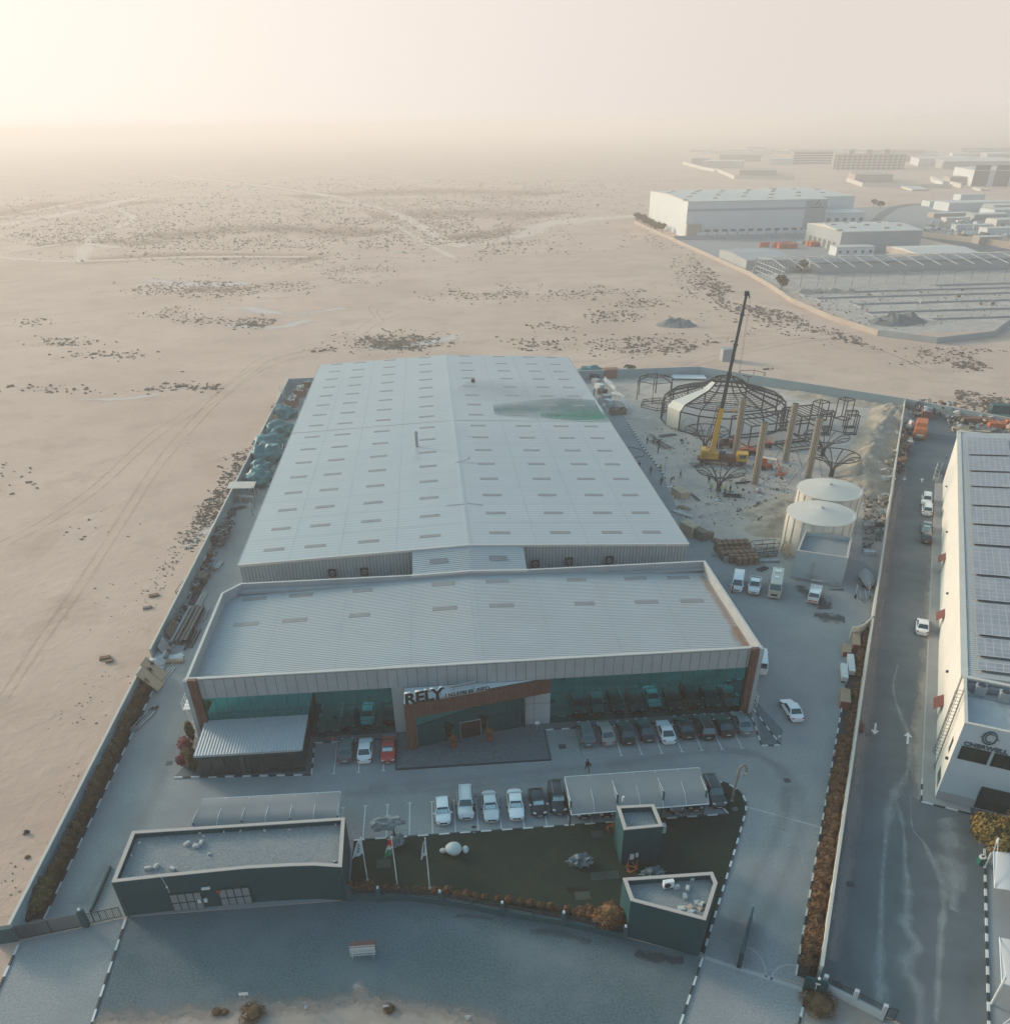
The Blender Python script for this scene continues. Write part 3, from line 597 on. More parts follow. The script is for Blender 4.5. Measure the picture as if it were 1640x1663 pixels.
for x0,x1,z in ((1.6,5.1,1.0),(5.9,9.0,1.0)):
    b = bx(x0,x1,.75,.95,z-.14,z+.02); b.build('sign_bar', M['bronze'], sg)
    b = bx(x0,x1,.70,.98,z+.02,z+.05); b.build('sign_bar', M['render'], sg)
b = MB(); 
for x in (.3,2.2,4.6,6.2,8.7): b.box(x,x+.06,.8,.86,-.02,.9)
b.box(.1,5,.1,.2,-.02,.14); b.box(5,10.2,.1,.2,-.02,.16); b.build('sign_rail', M['render'], sg)
# glass annexe
an = empty('annexe', (0,0,0)); an.parent = of
b = lo(); b._add([(-30.2,75.8,3.5),(-17.75,75.8,3.5),(-17.75,82.38,3.72),(-30.2,82.38,3.72),(-30.2,75.8,3.22),(-17.75,75.8,3.22),(-17.75,82.38,3.45),(-30.2,82.38,3.45)], [(0,1,2,3),(7,6,5,4),(0,4,5,1),(1,5,6,2),(2,6,7,3),(3,7,4,0)], 0)
b.build('annexe_roof', mat('annexe_roof', (.40,.43,.44), .5, .04, .4, 0, stripe=(0,.35,.12,.02)), an)
b = lo(); b.box(-30.0,-17.95,76.1,82.36,.1,3.2); b.build('annexe_glazing', M['glass_d'], an)
b = lo(); b.box(-30.15,-17.85,75.95,76.08,2.75,3.3); b.box(-17.93,-17.8,75.95,82.36,2.75,3.4); b.box(-30.15,-17.85,75.95,76.08,.08,.3)
for k in range(9): x = -30.05+1.51*k; b.box(x-.03,x+.03,76.0,76.08,.1,2.75)
b.box(-25.2,-24.7,75.9,76.08,.1,2.75); b.box(-18.2,-17.8,75.9,76.08,.1,2.75)
for k in range(1,5): y = 76+1.5*k; b.box(-17.93,-17.87,y-.03,y+.03,.1,2.75)
b.build('annexe_frame', M['mull'], an)
# service stair frame on the left flank, cage on the right flank
fr = MB(); fr.M = OT
for x,y in ((-32.6,84.0),(-32.6,86.5),(-31.6,84.0),(-31.6,86.5)): fr.box(x-.07,x+.07,y-.07,y+.07,0,4.6)
fr.box(-32.9,-31.25,83.6,86.9,4.55,4.7); fr.box(-32.7,-31.5,84,84.1,2.2,2.35)
for z in (5.1,5.6): fr.tube([(-31.3,83.6,z),(-32.9,83.6,z),(-32.9,86.9,z),(-31.3,86.9,z)], .035, 5)
for p in ((-32.9,83.6),(-32.9,85.2),(-32.9,86.9)): fr.tube([(*p,4.6),(*p,5.65)], .035, 5)
fr.build('service_platform', M['white'], of)
fr = MB(); fr.M = OT
for x in (38.9,39.6):
    for y in (83.0,84.6): fr.box(x-.04,x+.04,y-.04,y+.04,0,2.0)
for z in (.4,1.0,1.6,2.0): fr.tube([(38.9,83,z),(39.6,83,z),(39.6,84.6,z),(38.9,84.6,z)], .03, 4, closed=True)
fr.box(38.8,39.2,83.2,84.2,5.2,5.3); fr.build('meter_cage', M['white'], of)
# ------------------------------------------------------------------ walls and small buildings
M['wallg'] = mat('grey_blue_wall_paint', (.27,.35,.37), .85, .06, .4, .1, 20)
M['wallcap'] = plain('pale_wall_cap', (.55,.50,.44), .8)
M['cream'] = mat('cream_wall_paint', (.62,.56,.48), .85, .05, .3, 0)
def wall(pts, h, th, label, m=None, cap=True, posts=3.0, name='boundary_wall', group=None):
    w = empty(name, (pts[0][0], pts[0][1], 0), label=label, cat='wall', group=group); T = Matrix.Translation((-pts[0][0], -pts[0][1], 0))
    for a, c in zip(pts[:-1], pts[1:]):
        a = Vector((*a[:2],0)); c = Vector((*c[:2],0)); d = c-a; L = d.length; rz_ = math.atan2(d.y,d.x); mid = (a+c)/2
        b = MB(); b.M = T; b.obox((mid.x,mid.y,h/2), (L,th,h), rz_)
        n = int(L/posts) if posts else 0
        for k in range(n+1): p = a+d*(k/max(n,1)); b.obox((p.x,p.y,(h-.03)/2), (.03,th+.03,h-.03), rz_)
        b.build('wall_panel', m or M['wallg'], w)
        if cap: b = MB(); b.M = T; b.obox((mid.x,mid.y,h+.045), (L+th,th+.06,.09), rz_); b.build('coping', M['wallcap'], w)
    return w
wall([(-42.35,53.6),(-42.35,98.5)], 2.35, .25, 'long grey-blue left boundary wall behind the row of clipped shrubs')
wall([(-42.35,102.5),(-42.35,253.9),(-34.3,254.1),(-28,254.1)], 2.35, .25, 'long grey-blue boundary wall behind the tarpaulins left of the warehouse')
wall([(40,251.3),(80,251.8),(123.9,211.2)], 2.5, .25, 'grey boundary wall behind the round steel frames at the back of the yard', posts=6)
wall([(124.1,211),(141,191),(175,158)], 2.5, .25, 'grey boundary wall behind the scrap heaps at the end of the road', posts=6)
wall([rw(42.2,0),rw(100.5,0)], 2.1, .22, 'low pale boundary wall between the brown hedge and the asphalt road', M['cream'])
wall([rw(101,0),(123.9,211)], 2.3, .22, 'pale boundary wall between the construction yard and the road', M['cream'])
cw = [A2(1400,1010,1.9), A2(1390,1020,1.9), A2(1378,1031,1.9)]
b = MB(); P = [A2(*q, 0) for q in ((1414,1016),(1408,1024),(1400,1031),(1390,1036),(1380,1037))]
for a, c in zip(P[:-1], P[1:]):
    d = Vector(c)-Vector(a); b.obox(((a[0]+c[0])/2,(a[1]+c[1])/2,1.0), (d.length+.12,.2,2.0), math.atan2(d.y,d.x))
b.build('boundary_wall', M['cream'], label='short curved end of the pale wall where the hedge begins', cat='wall')

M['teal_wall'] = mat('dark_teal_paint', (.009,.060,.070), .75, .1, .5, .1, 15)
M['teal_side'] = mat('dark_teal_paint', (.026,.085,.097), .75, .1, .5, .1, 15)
M['roofgrav'] = mat('roof_gravel', (.225,.24,.245), .95, .3, 7, .7, 12, cov=((.30,.285,.26), .4, .5, .75))
M['roofedge'] = plain('pale_parapet_top', (.46,.40,.36), .85)
def flat_building(name, poly, h, rz_, label, cat='building', wallm=None, th=.38):
    c = (sum(p[0] for p in poly)/len(poly), sum(p[1] for p in poly)/len(poly))
    e = empty(name, (c[0], c[1], 0), label=label, cat=cat); T = Matrix.Translation((-c[0], -c[1], 0))
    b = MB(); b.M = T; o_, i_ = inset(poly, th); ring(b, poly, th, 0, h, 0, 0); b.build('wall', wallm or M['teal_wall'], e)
    b = MB(); b.M = T; oo, _ = inset(poly, -.04); ring(b, oo, th, h-.0, h+.08); b.build('coping', M['roofedge'], e)
    b = MB(); b.M = T; b.poly([(*p, rz_) for p in i_]); b.build('roof', M['roofgrav'], e)
    return e, T
gh_poly = [(-33.0,62.45),(-11.65,62.35),(-11.45,55.45)] + [A2(*q,4.8) for q in ((510,1406),(472,1407),(400,1411),(329,1418),(250,1426))] + [(-33.0,55.6)]
gh, T = flat_building('utility_building', gh_poly, 4.75, 4.2, 'long dark teal utility block with two pairs of grey doors and a gravel roof')
M['door_grey'] = plain('grey_louvre_door', (.22,.25,.26), .6)
def on_wall(mb, a, c, s0, s1, z0, z1, off=.05, mi=0):
    """box on the outside of wall a->c (outside on the right hand side)"""
    a = Vector((*a,0)); c = Vector((*c,0)); d = (c-a).normalized(); n = Vector((d.y,-d.x,0)); p = a+d*(s0+s1)/2+n*off/2
    mb.obox((p.x,p.y,(z0+z1)/2), (s1-s0, off, z1-z0), math.atan2(d.y,d.x), mi); return mb
for xa, xb in ((A2(284,1480)[0], A2(334,1474)[0]), (A2(362,1471)[0], A2(411,1467)[0])):
    # wall surface y at this x by interpolating the front edge
    fp = sorted([p for p in gh_poly if p[1] < 58], key=lambda p: p[0])
    def fy(x):
        for p, q in zip(fp[:-1], fp[1:]):
            if p[0] <= x <= q[0]: return p[1]+(q[1]-p[1])*(x-p[0])/(q[0]-p[0])
        return fp[0][1]
    ya, yb = fy(xa), fy(xb); a, c = (xa,ya), (xb,yb); L = math.dist(a,c)
    for k in range(2):
        b = MB(); b.M = T; on_wall(b, a, c, L*k/2+.02, L*(k+1)/2-.02, .1, 2.35, .12); dd = b.build('double_door', M['door_grey'], gh)
        b = MB(); b.M = T
        for j in range(3): s = L*k/2+(j)*L/4; on_wall(b, a, c, s-.04, s+.04, .08, 2.4, .16)
        on_wall(b, a, c, L*k/2, L*(k+1)/2, 1.1, 1.2, .16); on_wall(b, a, c, L*k/2, L*(k+1)/2, 2.33, 2.42, .16); b.build('door_frame', M['mull'], dd)
b = MB(); b.M = T; on_wall(b, (-25.2,fy(-25.2)), (-24.4,fy(-24.4)), 0, .8, 2.6, 2.85, .16); on_wall(b, (-25.9,fy(-25.9)), (-25.4,fy(-25.4)), 0, .3, .9, 1.3, .2); on_wall(b, (-25.3,fy(-25.3)), (-24.9,fy(-24.9)), 0, .3, .9, 1.3, .2); b.build('door_notice', M['white'], gh)
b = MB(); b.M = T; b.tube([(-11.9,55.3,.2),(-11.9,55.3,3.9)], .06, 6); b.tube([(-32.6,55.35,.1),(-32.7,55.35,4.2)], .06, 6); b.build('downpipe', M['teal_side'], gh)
b = MB(); b.M = T; p = A2(354,1453,2.0); b.blob((p[0],fy(p[0])-.1,2.1), (.22,.1,.22), 0); b.build('alarm_bell', plain('red_bell', (.35,.05,.03), .5), gh)
tp = [A2(*q,5.0) for q in ((1001,1310),(1062,1307),(1077,1343),(1013,1349))]
tw, T = flat_building('tower_block', tp, 5.0, 4.4, 'small dark teal square block on the lawn behind the carport', th=.36)
b = MB(); b.M = T; on_wall(b, tp[3], tp[2], .9, 1.3, .9, 1.5, .2); on_wall(b, tp[3], tp[2], 1.5, 1.75, 1.1, 1.6, .16); b.build('meter_box', M['white'], tw)
b = MB(); b.M = T; q = A2(1016,1318,4.4); b.obox((q[0],q[1],4.7), (.5,.12,.12), .6); b.build('roof_pipe', M['white'], tw); b = MB(); b.M = T; b.obox((q[0]-.0,q[1]+1.4,4.85), (.2,.2,.7)); b.build('roof_pipe', M['white'], tw)
b = MB(); b.M = T; b.obox((tp[2][0]+.25,tp[2][1]+.5,4.3), (.35,.6,.9)); b.build('wall_unit', M['render'], tw)
gp_ = [A2(*q,5.0) for q in ((1011,1427),(1157,1417),(1165,1435),(1146,1496),(1024,1464))]
gd, T = flat_building('guard_house', gp_, 5.0, 4.45, 'dark teal five-sided guard house with rubble and an air conditioner on its roof', th=.36)
ac = MB(); q = A2(1085,1437,4.9)
acr = empty('air_conditioner', (q[0],q[1],4.45), .1, label='white air conditioner unit standing on the guard house roof', cat='air conditioner')
MB().box(-.5,.5,-.2,.2,.15,.95).build('casing', M['white'], acr)
MB().box(-.4,-.3,-.2,.2,0,.15).box(.3,.4,-.2,.2,0,.15).build('foot', M['black_metal'], acr)
ac = MB(); ac.tube([(-.12+.28*math.cos(t),-.22,.55+.28*math.sin(t)) for t in [k*math.pi/8 for k in range(16)]], .03, 4, closed=True)
ac._add([(-.12+.26*math.cos(k*math.pi/8),-.215,.55+.26*math.sin(k*math.pi/8)) for k in range(16)], [tuple(range(16))]); ac.build('fan_grille', M['black_metal'], acr)
def chunk(name, q, z, size, m, label, cat, rz_=0, group=None):
    p = A2(*q, z); b = MB(); b.obox((0,0,size[2]/2), size, 0); b.obox((0,0,size[2]+.02), (size[0]*.7,size[1]*.7,.05), 0)
    o = b.build(name, m); o.location = (p[0],p[1],z); o.rotation_euler = (0,0,rz_); return tag(o, label, cat, group)
M['block'] = mat('pale_concrete_block', (.50,.48,.45), .9, .1, 4)
M['tan'] = mat('tan_sandstone', (.48,.36,.27), .9, .15, 3)
for i, (q, r, lb) in enumerate([((1098,1443),.3,'beside the air conditioner'),((1116,1445),1.2,'in the middle of the guard house roof'),((1112,1458),1.5,'below the middle of the guard house roof'),((1123,1428),1.5,'near the rear parapet of the guard house'),((1139,1471),.8,'near the right parapet of the guard house')]):
    chunk('concrete_block', q, 4.46, (.6,.35,.3), M['block'], 'white concrete block lying '+lb, 'block', r, 'blocks on the guard house roof')
for i, q in enumerate([(1107,1476),(1120,1474),(1122,1481),(1122,1487),(1132,1466),(1138,1476),(1136,1468)]):
    chunk('stone_slab', q, 4.46, (.7-.05*i,.55,.07), M['tan'] if i % 2 else M['block'], 'broken tan stone slab lying on the guard house roof', 'slab', .4*i, 'stone slabs on the guard house roof')
BL = ['large pale block by the front left parapet of the utility roof','large pale block second from the front left corner of the utility roof','large pale block beside the aerial on the utility roof','left block of the pale cluster in the middle of the utility roof','small block on top of the pale cluster on the utility roof','lower block of the pale cluster on the utility roof','right block of the pale cluster on the utility roof','small pale block in the far left corner of the utility roof','small pale block second from the far left corner of the utility roof','small pale block by the left parapet of the utility roof','small pale block just right of the cluster on the utility roof','small pale block at the rear parapet behind the cluster, right one','small pale block at the rear parapet behind the cluster, left one','small pale block at the rear parapet a little right of the cluster','small pale block at the middle of the rear parapet of the utility roof','small pale block near the rear right of the utility roof','pale square tile in the rear right corner of the utility roof','small pale block in the front right corner of the utility roof','small pale block at the rear parapet in the left third of the utility roof','small pale block nearest above the cluster on the utility roof','small pale block at the rear parapet in the right third of the utility roof']
for i, (x, y) in enumerate([(241,1412),(254,1409),(281,1413),(304,1372),(317,1372),(319,1376),(327,1371),(213,1360),(227,1370),(214,1391),(340,1388),(364,1352),(325,1354),(391,1351),(430,1350),(503,1341),(545,1341),(544,1401),(271,1354),(331,1359),(470,1349)]):
    s = 1.0 if i in (0,1,2,3,5,6) else .5
    chunk('concrete_block', (x,y), 4.21, (.62*s,.34*s,.28*s), M['block'], BL[i], 'block', i*1.3, 'small blocks on the utility roof' if s < 1 else 'larger blocks on the utility roof')
pp = [A2(1307,862,5.1), A2(1384,872,5.1), A2(1377.5,906.5,5.1), A2(1294,894,5.1)]
M['pale_blue'] = mat('pale_blue_render', (.36,.43,.45), .85, .05, .4, .1, 15)
pu, T = flat_building('pump_house', pp, 5.05, 4.4, 'pale blue flat-roofed pump house in front of the round tanks', wallm=M['pale_blue'], th=.3)
b = MB(); b.M = T; on_wall(b, pp[3], pp[2], 3.0, 3.25, .2, 3.4, .3); on_wall(b, pp[3], pp[2], 2.6, 3.6, 1.2, 1.35, .35); on_wall(b, pp[3], pp[2], 7.1, 7.7, .1, .9, .3); on_wall(b, pp[3], pp[2], .3, 6, .35, .42, .25); b.build('pipework', M['render'], pu)

# tanks
M['tankw'] = mat('cream_tank_panel', (.60,.55,.47), .6, .04, .3, 0)
M['tankr'] = mat('tank_roof', (.60,.54,.47), .7, .05, .4, .1, 10)
def tank(c, lab, R=5.8, H=6.4):
    e = empty('water_tank', (*c,0), label=lab, cat='tank', group='round water tanks')
    MB().cyl((0,0), R, 0, H, 48).build('tank_shell', M['tankw'], e, smooth=30)
    b = MB()
    for k in range(20): t = 2*math.pi*k/20; b.obox(((R+.06)*math.cos(t),(R+.06)*math.sin(t),H/2), (.12,.22,H-.05), t)
    b.build('rib', M['trim'], e)
    b = MB(); n = 48; vs = [(0,0,H+.95)]+[((R+.08)*math.cos(2*math.pi*k/n),(R+.08)*math.sin(2*math.pi*k/n),H+.02) for k in range(n)]+[((R+.08)*math.cos(2*math.pi*k/n),(R+.08)*math.sin(2*math.pi*k/n),H-.12) for k in range(n)]
    b._add(vs, [(0,k+1,(k+1)%n+1) for k in range(n)]+[(k+1,n+k+1,n+(k+1)%n+1,(k+1)%n+1) for k in range(n)]); rf = b.build('tank_roof', M['tankr'], e)
    MB().cyl((0,0), .25, H+.7, H+1.1, 10, .3).build('roof_vent', M['render'], rf)
    b = MB(); 
    for k in range(5): t = -.9+.12*k; b.tube([((R-.2)*math.cos(t),(R-.2)*math.sin(t),H),((R-.2)*math.cos(t),(R-.2)*math.sin(t),H+1.0)], .03, 4)
    for z in (.5,1.0): b.tube([((R-.2)*math.cos(-.9+.12*k),(R-.2)*math.sin(-.9+.12*k),H+z) for k in range(5)], .03, 4)
    b.build('handrail', M['white'], e)
    return e
tank((66.6,130.2), 'nearer round cream water tank right behind the pump house'); tank((72.7,140.9), 'farther round cream water tank with a sunlit conical roof')

# ------------------------------------------------------------------ neighbour with solar panels (right)
nb = empty('office_warehouse', tuple(C0), math.atan2(VW.y,VW.x), label='cream warehouse with rows of solar panels and CHERWELL lettering on its shaded front', cat='warehouse')
L_, W_, H_ = 107.0, 34.0, 10.6
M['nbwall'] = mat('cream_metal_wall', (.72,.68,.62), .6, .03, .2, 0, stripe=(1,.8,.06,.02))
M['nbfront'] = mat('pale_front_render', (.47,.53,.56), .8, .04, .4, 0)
M['nbroof'] = mat('pale_ribbed_roof', (.44,.44,.44), .5, .04, .2, 0, stripe=(1,.5,.14,.05))
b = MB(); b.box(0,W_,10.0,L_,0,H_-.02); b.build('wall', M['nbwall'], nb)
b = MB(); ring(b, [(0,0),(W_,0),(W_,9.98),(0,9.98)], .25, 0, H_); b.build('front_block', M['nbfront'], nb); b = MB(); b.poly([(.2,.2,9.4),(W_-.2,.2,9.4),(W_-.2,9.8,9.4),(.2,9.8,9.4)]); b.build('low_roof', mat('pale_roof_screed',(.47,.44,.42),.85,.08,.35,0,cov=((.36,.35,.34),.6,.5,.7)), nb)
MB().box(-.006,0,0,10,0,H_-.1).build('side_wall', M['nbwall'], nb)
b = MB(); b._add([(-.15,9.9,H_-.02),(W_/2,9.9,H_+1.6),(W_,9.9,H_-.02),(-.15,L_+.1,H_-.02),(W_/2,L_+.1,H_+1.6),(W_,L_+.1,H_-.02),(-.15,9.9,H_-.3),(-.15,L_+.1,H_-.3),(W_/2,9.9,H_-.05),(W_,9.9,H_-.3)], [(0,1,4,3),(1,2,5,4),(6,0,3,7),(6,8,1,0),(8,9,2,1)]); b.build('roof', M['nbroof'], nb)
b = MB(); b.box(-.3,.45,9.8,L_+.2,H_-.02,H_+.16); b.box(-.3,W_,L_-.1,L_+.8,H_-.02,H_+.25); b.box(-.02,.32,-.03,9.8,H_,H_+.14); b.box(.32,W_,-.03,.3,H_,H_+.14); b.box(-.1,W_,9.3,9.8,H_,H_+.2); b.build('parapet_trim', M['cream'], nb)
M['pv'] = mat('solar_panel', (.23,.235,.26), .45, .12, .6, 0, spec=.5, cov=((.32,.31,.32),.5,.4,.7)); M['pvf'] = plain('solar_frame', (.48,.47,.46), .5)
zr = lambda x: H_+1.6*(x/(W_/2) if x < W_/2 else (W_-x)/(W_/2))
nrows = 0; y = 17.0
gaps = [(11.2,13.0),(14.6,18.9),(19.9,28.4),(29.6,36.6),(37.7,46.9),(48.5,55.7),(56.7,64.0),(65.0,73.2),(74.2,81.4),(82.5,90.8),(91.9,102.5)]
for i, (ya, yb) in enumerate(gaps):
  for xa, xb in ((1.4,8.3),(9.0,16.0),(18.2,25.2)):
    e = MB(); nx = 8; ny = 6 if yb-ya > 5 else (4 if yb-ya > 3 else 2)
    dz_ = .35
    e._add([(xa,ya,zr(xa)+dz_),(xb,ya,zr(xb)+dz_),(xb,yb,zr(xb)+dz_),(xa,yb,zr(xa)+dz_),(xa,ya,zr(xa)+dz_-.06),(xb,ya,zr(xb)+dz_-.06),(xb,yb,zr(xb)+dz_-.06),(xa,yb,zr(xa)+dz_-.06)], [(0,1,2,3),(4,5,1,0),(5,6,2,1),(6,7,3,2),(7,4,0,3),(7,6,5,4)], 0)
    for k in range(nx+1): x = xa+(xb-xa)*k/nx; e._add([(x-.045,ya,zr(x)+dz_+.012),(x+.045,ya,zr(x)+dz_+.012),(x+.045,yb,zr(x)+dz_+.012),(x-.045,yb,zr(x)+dz_+.012)], [(0,1,2,3)], 1)
    for k in range(ny+1): yy = ya+(yb-ya)*k/ny; e._add([(xa,yy-.06,zr(xa)+dz_+.016),(xb,yy-.06,zr(xb)+dz_+.016),(xb,yy+.06,zr(xb)+dz_+.016),(xa,yy+.06,zr(xa)+dz_+.016)], [(0,1,2,3)], 1)
    for k in range(4): x = xa+.4+(xb-xa-.8)*k/3; e.box(x-.05,x+.05,ya+.2,yb-.2,zr(x)+.02,zr(x)+dz_-.07,1)
    e.build('solar_array', [M['pv'], M['pvf']], nb)
# AC units on the low roof
for x, y, s in ((1.9,8.5,1),(4.3,8.1,1),(6.8,8.0,1),(9.2,8.0,1),(11.6,8.0,1)):
    e = empty('condenser', (0,0,0), label=None); e.parent = nb; e.location = (x,y,9.4)
    MB().box(-.55,.55,-.5,.5,.1,1.25).build('casing', M['render'], e); MB().cyl((0,0), .42, 1.25, 1.33, 14, mi=0).build('fan', M['black_metal'], e)
b = MB()
for x in (.6,2.7,5.2,7.7): b.box(x,x+1.4,9.0,9.6,9.5,10.2)
b.tube([(.8,7.8,9.5),(12,7.6,9.5)], .06, 5); b.build('duct', M['render'], nb)
# front: windows, door, plinth, lettering
def front_px(q):   # photo pixel -> (s,z) on the front plane t=0
    o = Vector((0,0,CH)); d = CFW + CR*((q[0]-820)/CF) - CU*((q[1]-CPY)/CF); t = (C0-o).dot(UW)/d.dot(UW); p = o+d*t; return (p-C0).dot(VW), p.z
cz = lambda x, y: (1480+x/5.9375, 1060+y/5.9375)
s0, z0 = front_px(cz(490,900)); s1, z1 = front_px(cz(715,1075)); s2, z2 = front_px(cz(765,965)); s3, z3 = front_px(cz(805,975))
wz1 = front_px(cz(490,900))[1]; wz0 = front_px(cz(440,1015))[1]
for a, c in ((s0, s2), (s3, s3+(s2-s0)), (s3+(s2-s0)+.6, s3+2*(s2-s0)+.6)):
    b = MB().box(a,c,-.02,0,wz0,wz1); w = b.build('window', M['glass_d'], nb)
    b = MB(); b.box(a-.05,a,-.06,0,wz0-.05,wz1+.05); b.box(c,c+.05,-.06,0,wz0-.05,wz1+.05); b.box(a,c,-.06,0,wz1,wz1+.05); b.box(a,c,-.06,0,wz0-.05,wz0)
    b.box((a+c)/2-.03,(a+c)/2+.03,-.05,0,wz0,wz1); b.build('window_frame', M['mull'], w)
sd, zd = front_px(cz(680,1292)); se, ze = front_px(cz(595,1470))
b = MB().box(sd,sd+7,-.02,0,.1,zd); w = b.build('shopfront', M['glass_d'], nb)
b = MB(); 
for k in range(5): b.box(sd+1.75*k-.04,sd+1.75*k+.04,-.06,0,.1,zd)
b.box(sd,sd+7,-.06,0,zd-.06,zd+.04); b.build('shopfront_frame', M['mull'], w)
b = MB().box(0,sd,-.08,0,.1,1.2); b.build('plinth', M['render'], nb)
M['sign_teal'] = plain('dark_teal_letter', (.05,.09,.11), .5)
sl, zl = front_px(cz(500,880)); sr, zr_ = front_px(cz(925,980))
t_ = text_obj('lettering', 'CHERWELL', .70, .06, M['sign_teal'], nb, (sl,-.07,7.98), (R_(90),0,0), .02, 1.02, 1)
wd = max(v.co.x for v in t_.data.vertices); t_.data.transform(Matrix.Diagonal(((sr-sl)/wd,1,1,1)))
se_, ze_ = front_px(cz(755,823))
b = MB()
def ov(rx, rz2, th, a0=0, a1=360): b.tube([(se_+rx*math.cos(R_(a0+(a1-a0)*k/32)),-.1,ze_+rz2*math.sin(R_(a0+(a1-a0)*k/32))) for k in range(33)], th, 4)
ov(.68,.84,.05); ov(.58,.74,.04); ov(.36,.54,.07,50,310); b.tube([(se_-.9,-.1,ze_),(se_-.62,-.1,ze_)], .04, 4); b.tube([(se_+.62,-.1,ze_),(se_+.9,-.1,ze_)], .04, 4)
b.build('emblem', M['sign_teal'], nb)
# left flank: awnings, ladder cage, doors, lamps
M['redm'] = plain('rust_red_canopy', (.15,.04,.03), .7)
def side_t(q):
    o = Vector((0,0,CH)); d = CFW + CR*((q[0]-820)/CF) - CU*((q[1]-CPY)/CF); t = (C0-o).dot(VW)/d.dot(VW); p = o+d*t; return (p-C0).dot(UW), p.z
for q in (cz(230,470),(1521,905),(1524,998)):
    p = at(*q, 2.6); t0 = (p-C0).dot(UW)
    b = MB(); b._add([(-1.0,t0-1.3,2.3),(0,t0-1.3,3.1),(0,t0+1.3,3.1),(-1.0,t0+1.3,2.3),(-1.0,t0-1.3,2.22),(0,t0-1.3,3.0),(0,t0+1.3,3.0),(-1.0,t0+1.3,2.22)], [(0,1,2,3),(7,6,5,4),(0,4,5,1),(3,2,6,7),(0,3,7,4)]); b.build('door_canopy', M['redm'], nb)
    b = MB().box(-.03,-.008,t0-.6,t0+.6,.13,2.2); b.build('side_door', M['door_grey'], nb)
b = MB(); lt = 5.2
for zz in range(28): b.tube([(-.25,lt-.25,.5+.36*zz),(-.25,lt+.25,.5+.36*zz)], .02, 4)
for s in (-.25,.25): b.tube([(-.25,lt+s,.3),(-.25,lt+s,11.6)], .035, 4)
for zz in range(10): b.tube([(-.25,lt-.4,2.6+.95*zz),(-.75,lt-.4,2.6+.95*zz),(-1.0,lt,2.6+.95*zz),(-.75,lt+.4,2.6+.95*zz),(-.25,lt+.4,2.6+.95*zz)], .025, 4)
for p in ((-.75,lt-.4),(-1.0,lt),(-.75,lt+.4)): b.tube([(*p,2.6),(*p,11.2)], .025, 4)
b.build('cage_ladder', M['black_metal'], nb)
b = MB()
for q in ((1538,743),(1538,790),(1539,864),(1540,964),(1540,1091),cz(355,1020)):
    t0, z0_ = side_t(q); b.box(-.3,-.01,t0-.15,t0+.15,z0_-.12,z0_+.12)
b.build('wall_lamp', M['black_metal'], nb)
MB().box(-.02,-.008,1.9,2.9,5.1,6.9).build('side_window', M['glass_d'], nb); MB().box(-.02,-.008,.9,3.4,.9,2.3).build('side_window', M['glass_d'], nb)
MB().box(-.2,-.01,9.9,10.2,.2,10.4).build('downpipe', M['trim'], nb)
# ------------------------------------------------------------------ vehicles
PAINT = {k: plain('car_paint_'+k, c, .3, 0, .5, .7) for k, c in dict(white=(.80,.80,.79), silver=(.34,.37,.38), pearl=(.60,.62,.62), grey=(.10,.13,.135), champagne=(.30,.27,.25), black=(.008,.010,.011), dark_green=(.012,.028,.028), dark_blue=(.02,.035,.045), red=(.45,.035,.02), teal=(.15,.21,.22), cream=(.52,.47,.38)).items()}
M['cglass'] = plain('car_glass', (.014,.05,.055), .04, 0, 1.0, coat=.5)
M['tyre'] = plain('tyre_rubber', (.012,.013,.014), .8); M['rim'] = plain('wheel_rim', (.35,.36,.37), .35, .6)
M['hl'] = plain('headlight_lens', (.55,.58,.6), .15, 0, .8); M['tl'] = plain('tail_light_lens', (.35,.02,.02), .2, 0, .8); M['plate'] = plain('number_plate', (.65,.65,.6), .6)
M['shade'] = mat('windscreen_shade', (.42,.55,.56), .4, .25, 5)
M['blacktrim'] = plain('black_trim', (.012,.013,.014), .5)
SPEC = {  # L W H belt hood deck ; y of windscreen base, roof front, roof rear, rear base (0 front .. 1 back)
 'sedan': (4.65,1.82,1.45,.92,.78,.90,.27,.43,.70,.86), 'coupe': (4.6,1.86,1.38,.88,.76,.90,.30,.46,.68,.88),
 'suv': (4.75,1.92,1.80,1.10,1.02,1.08,.25,.36,.90,.985), 'wagon': (4.7,1.86,1.62,1.0,.92,1.0,.26,.38,.86,.975),
 'hatch': (4.1,1.76,1.5,.95,.85,.95,.24,.40,.82,.97), 'van': (5.0,1.85,2.05,1.15,1.0,1.1,.06,.17,.965,.992)}
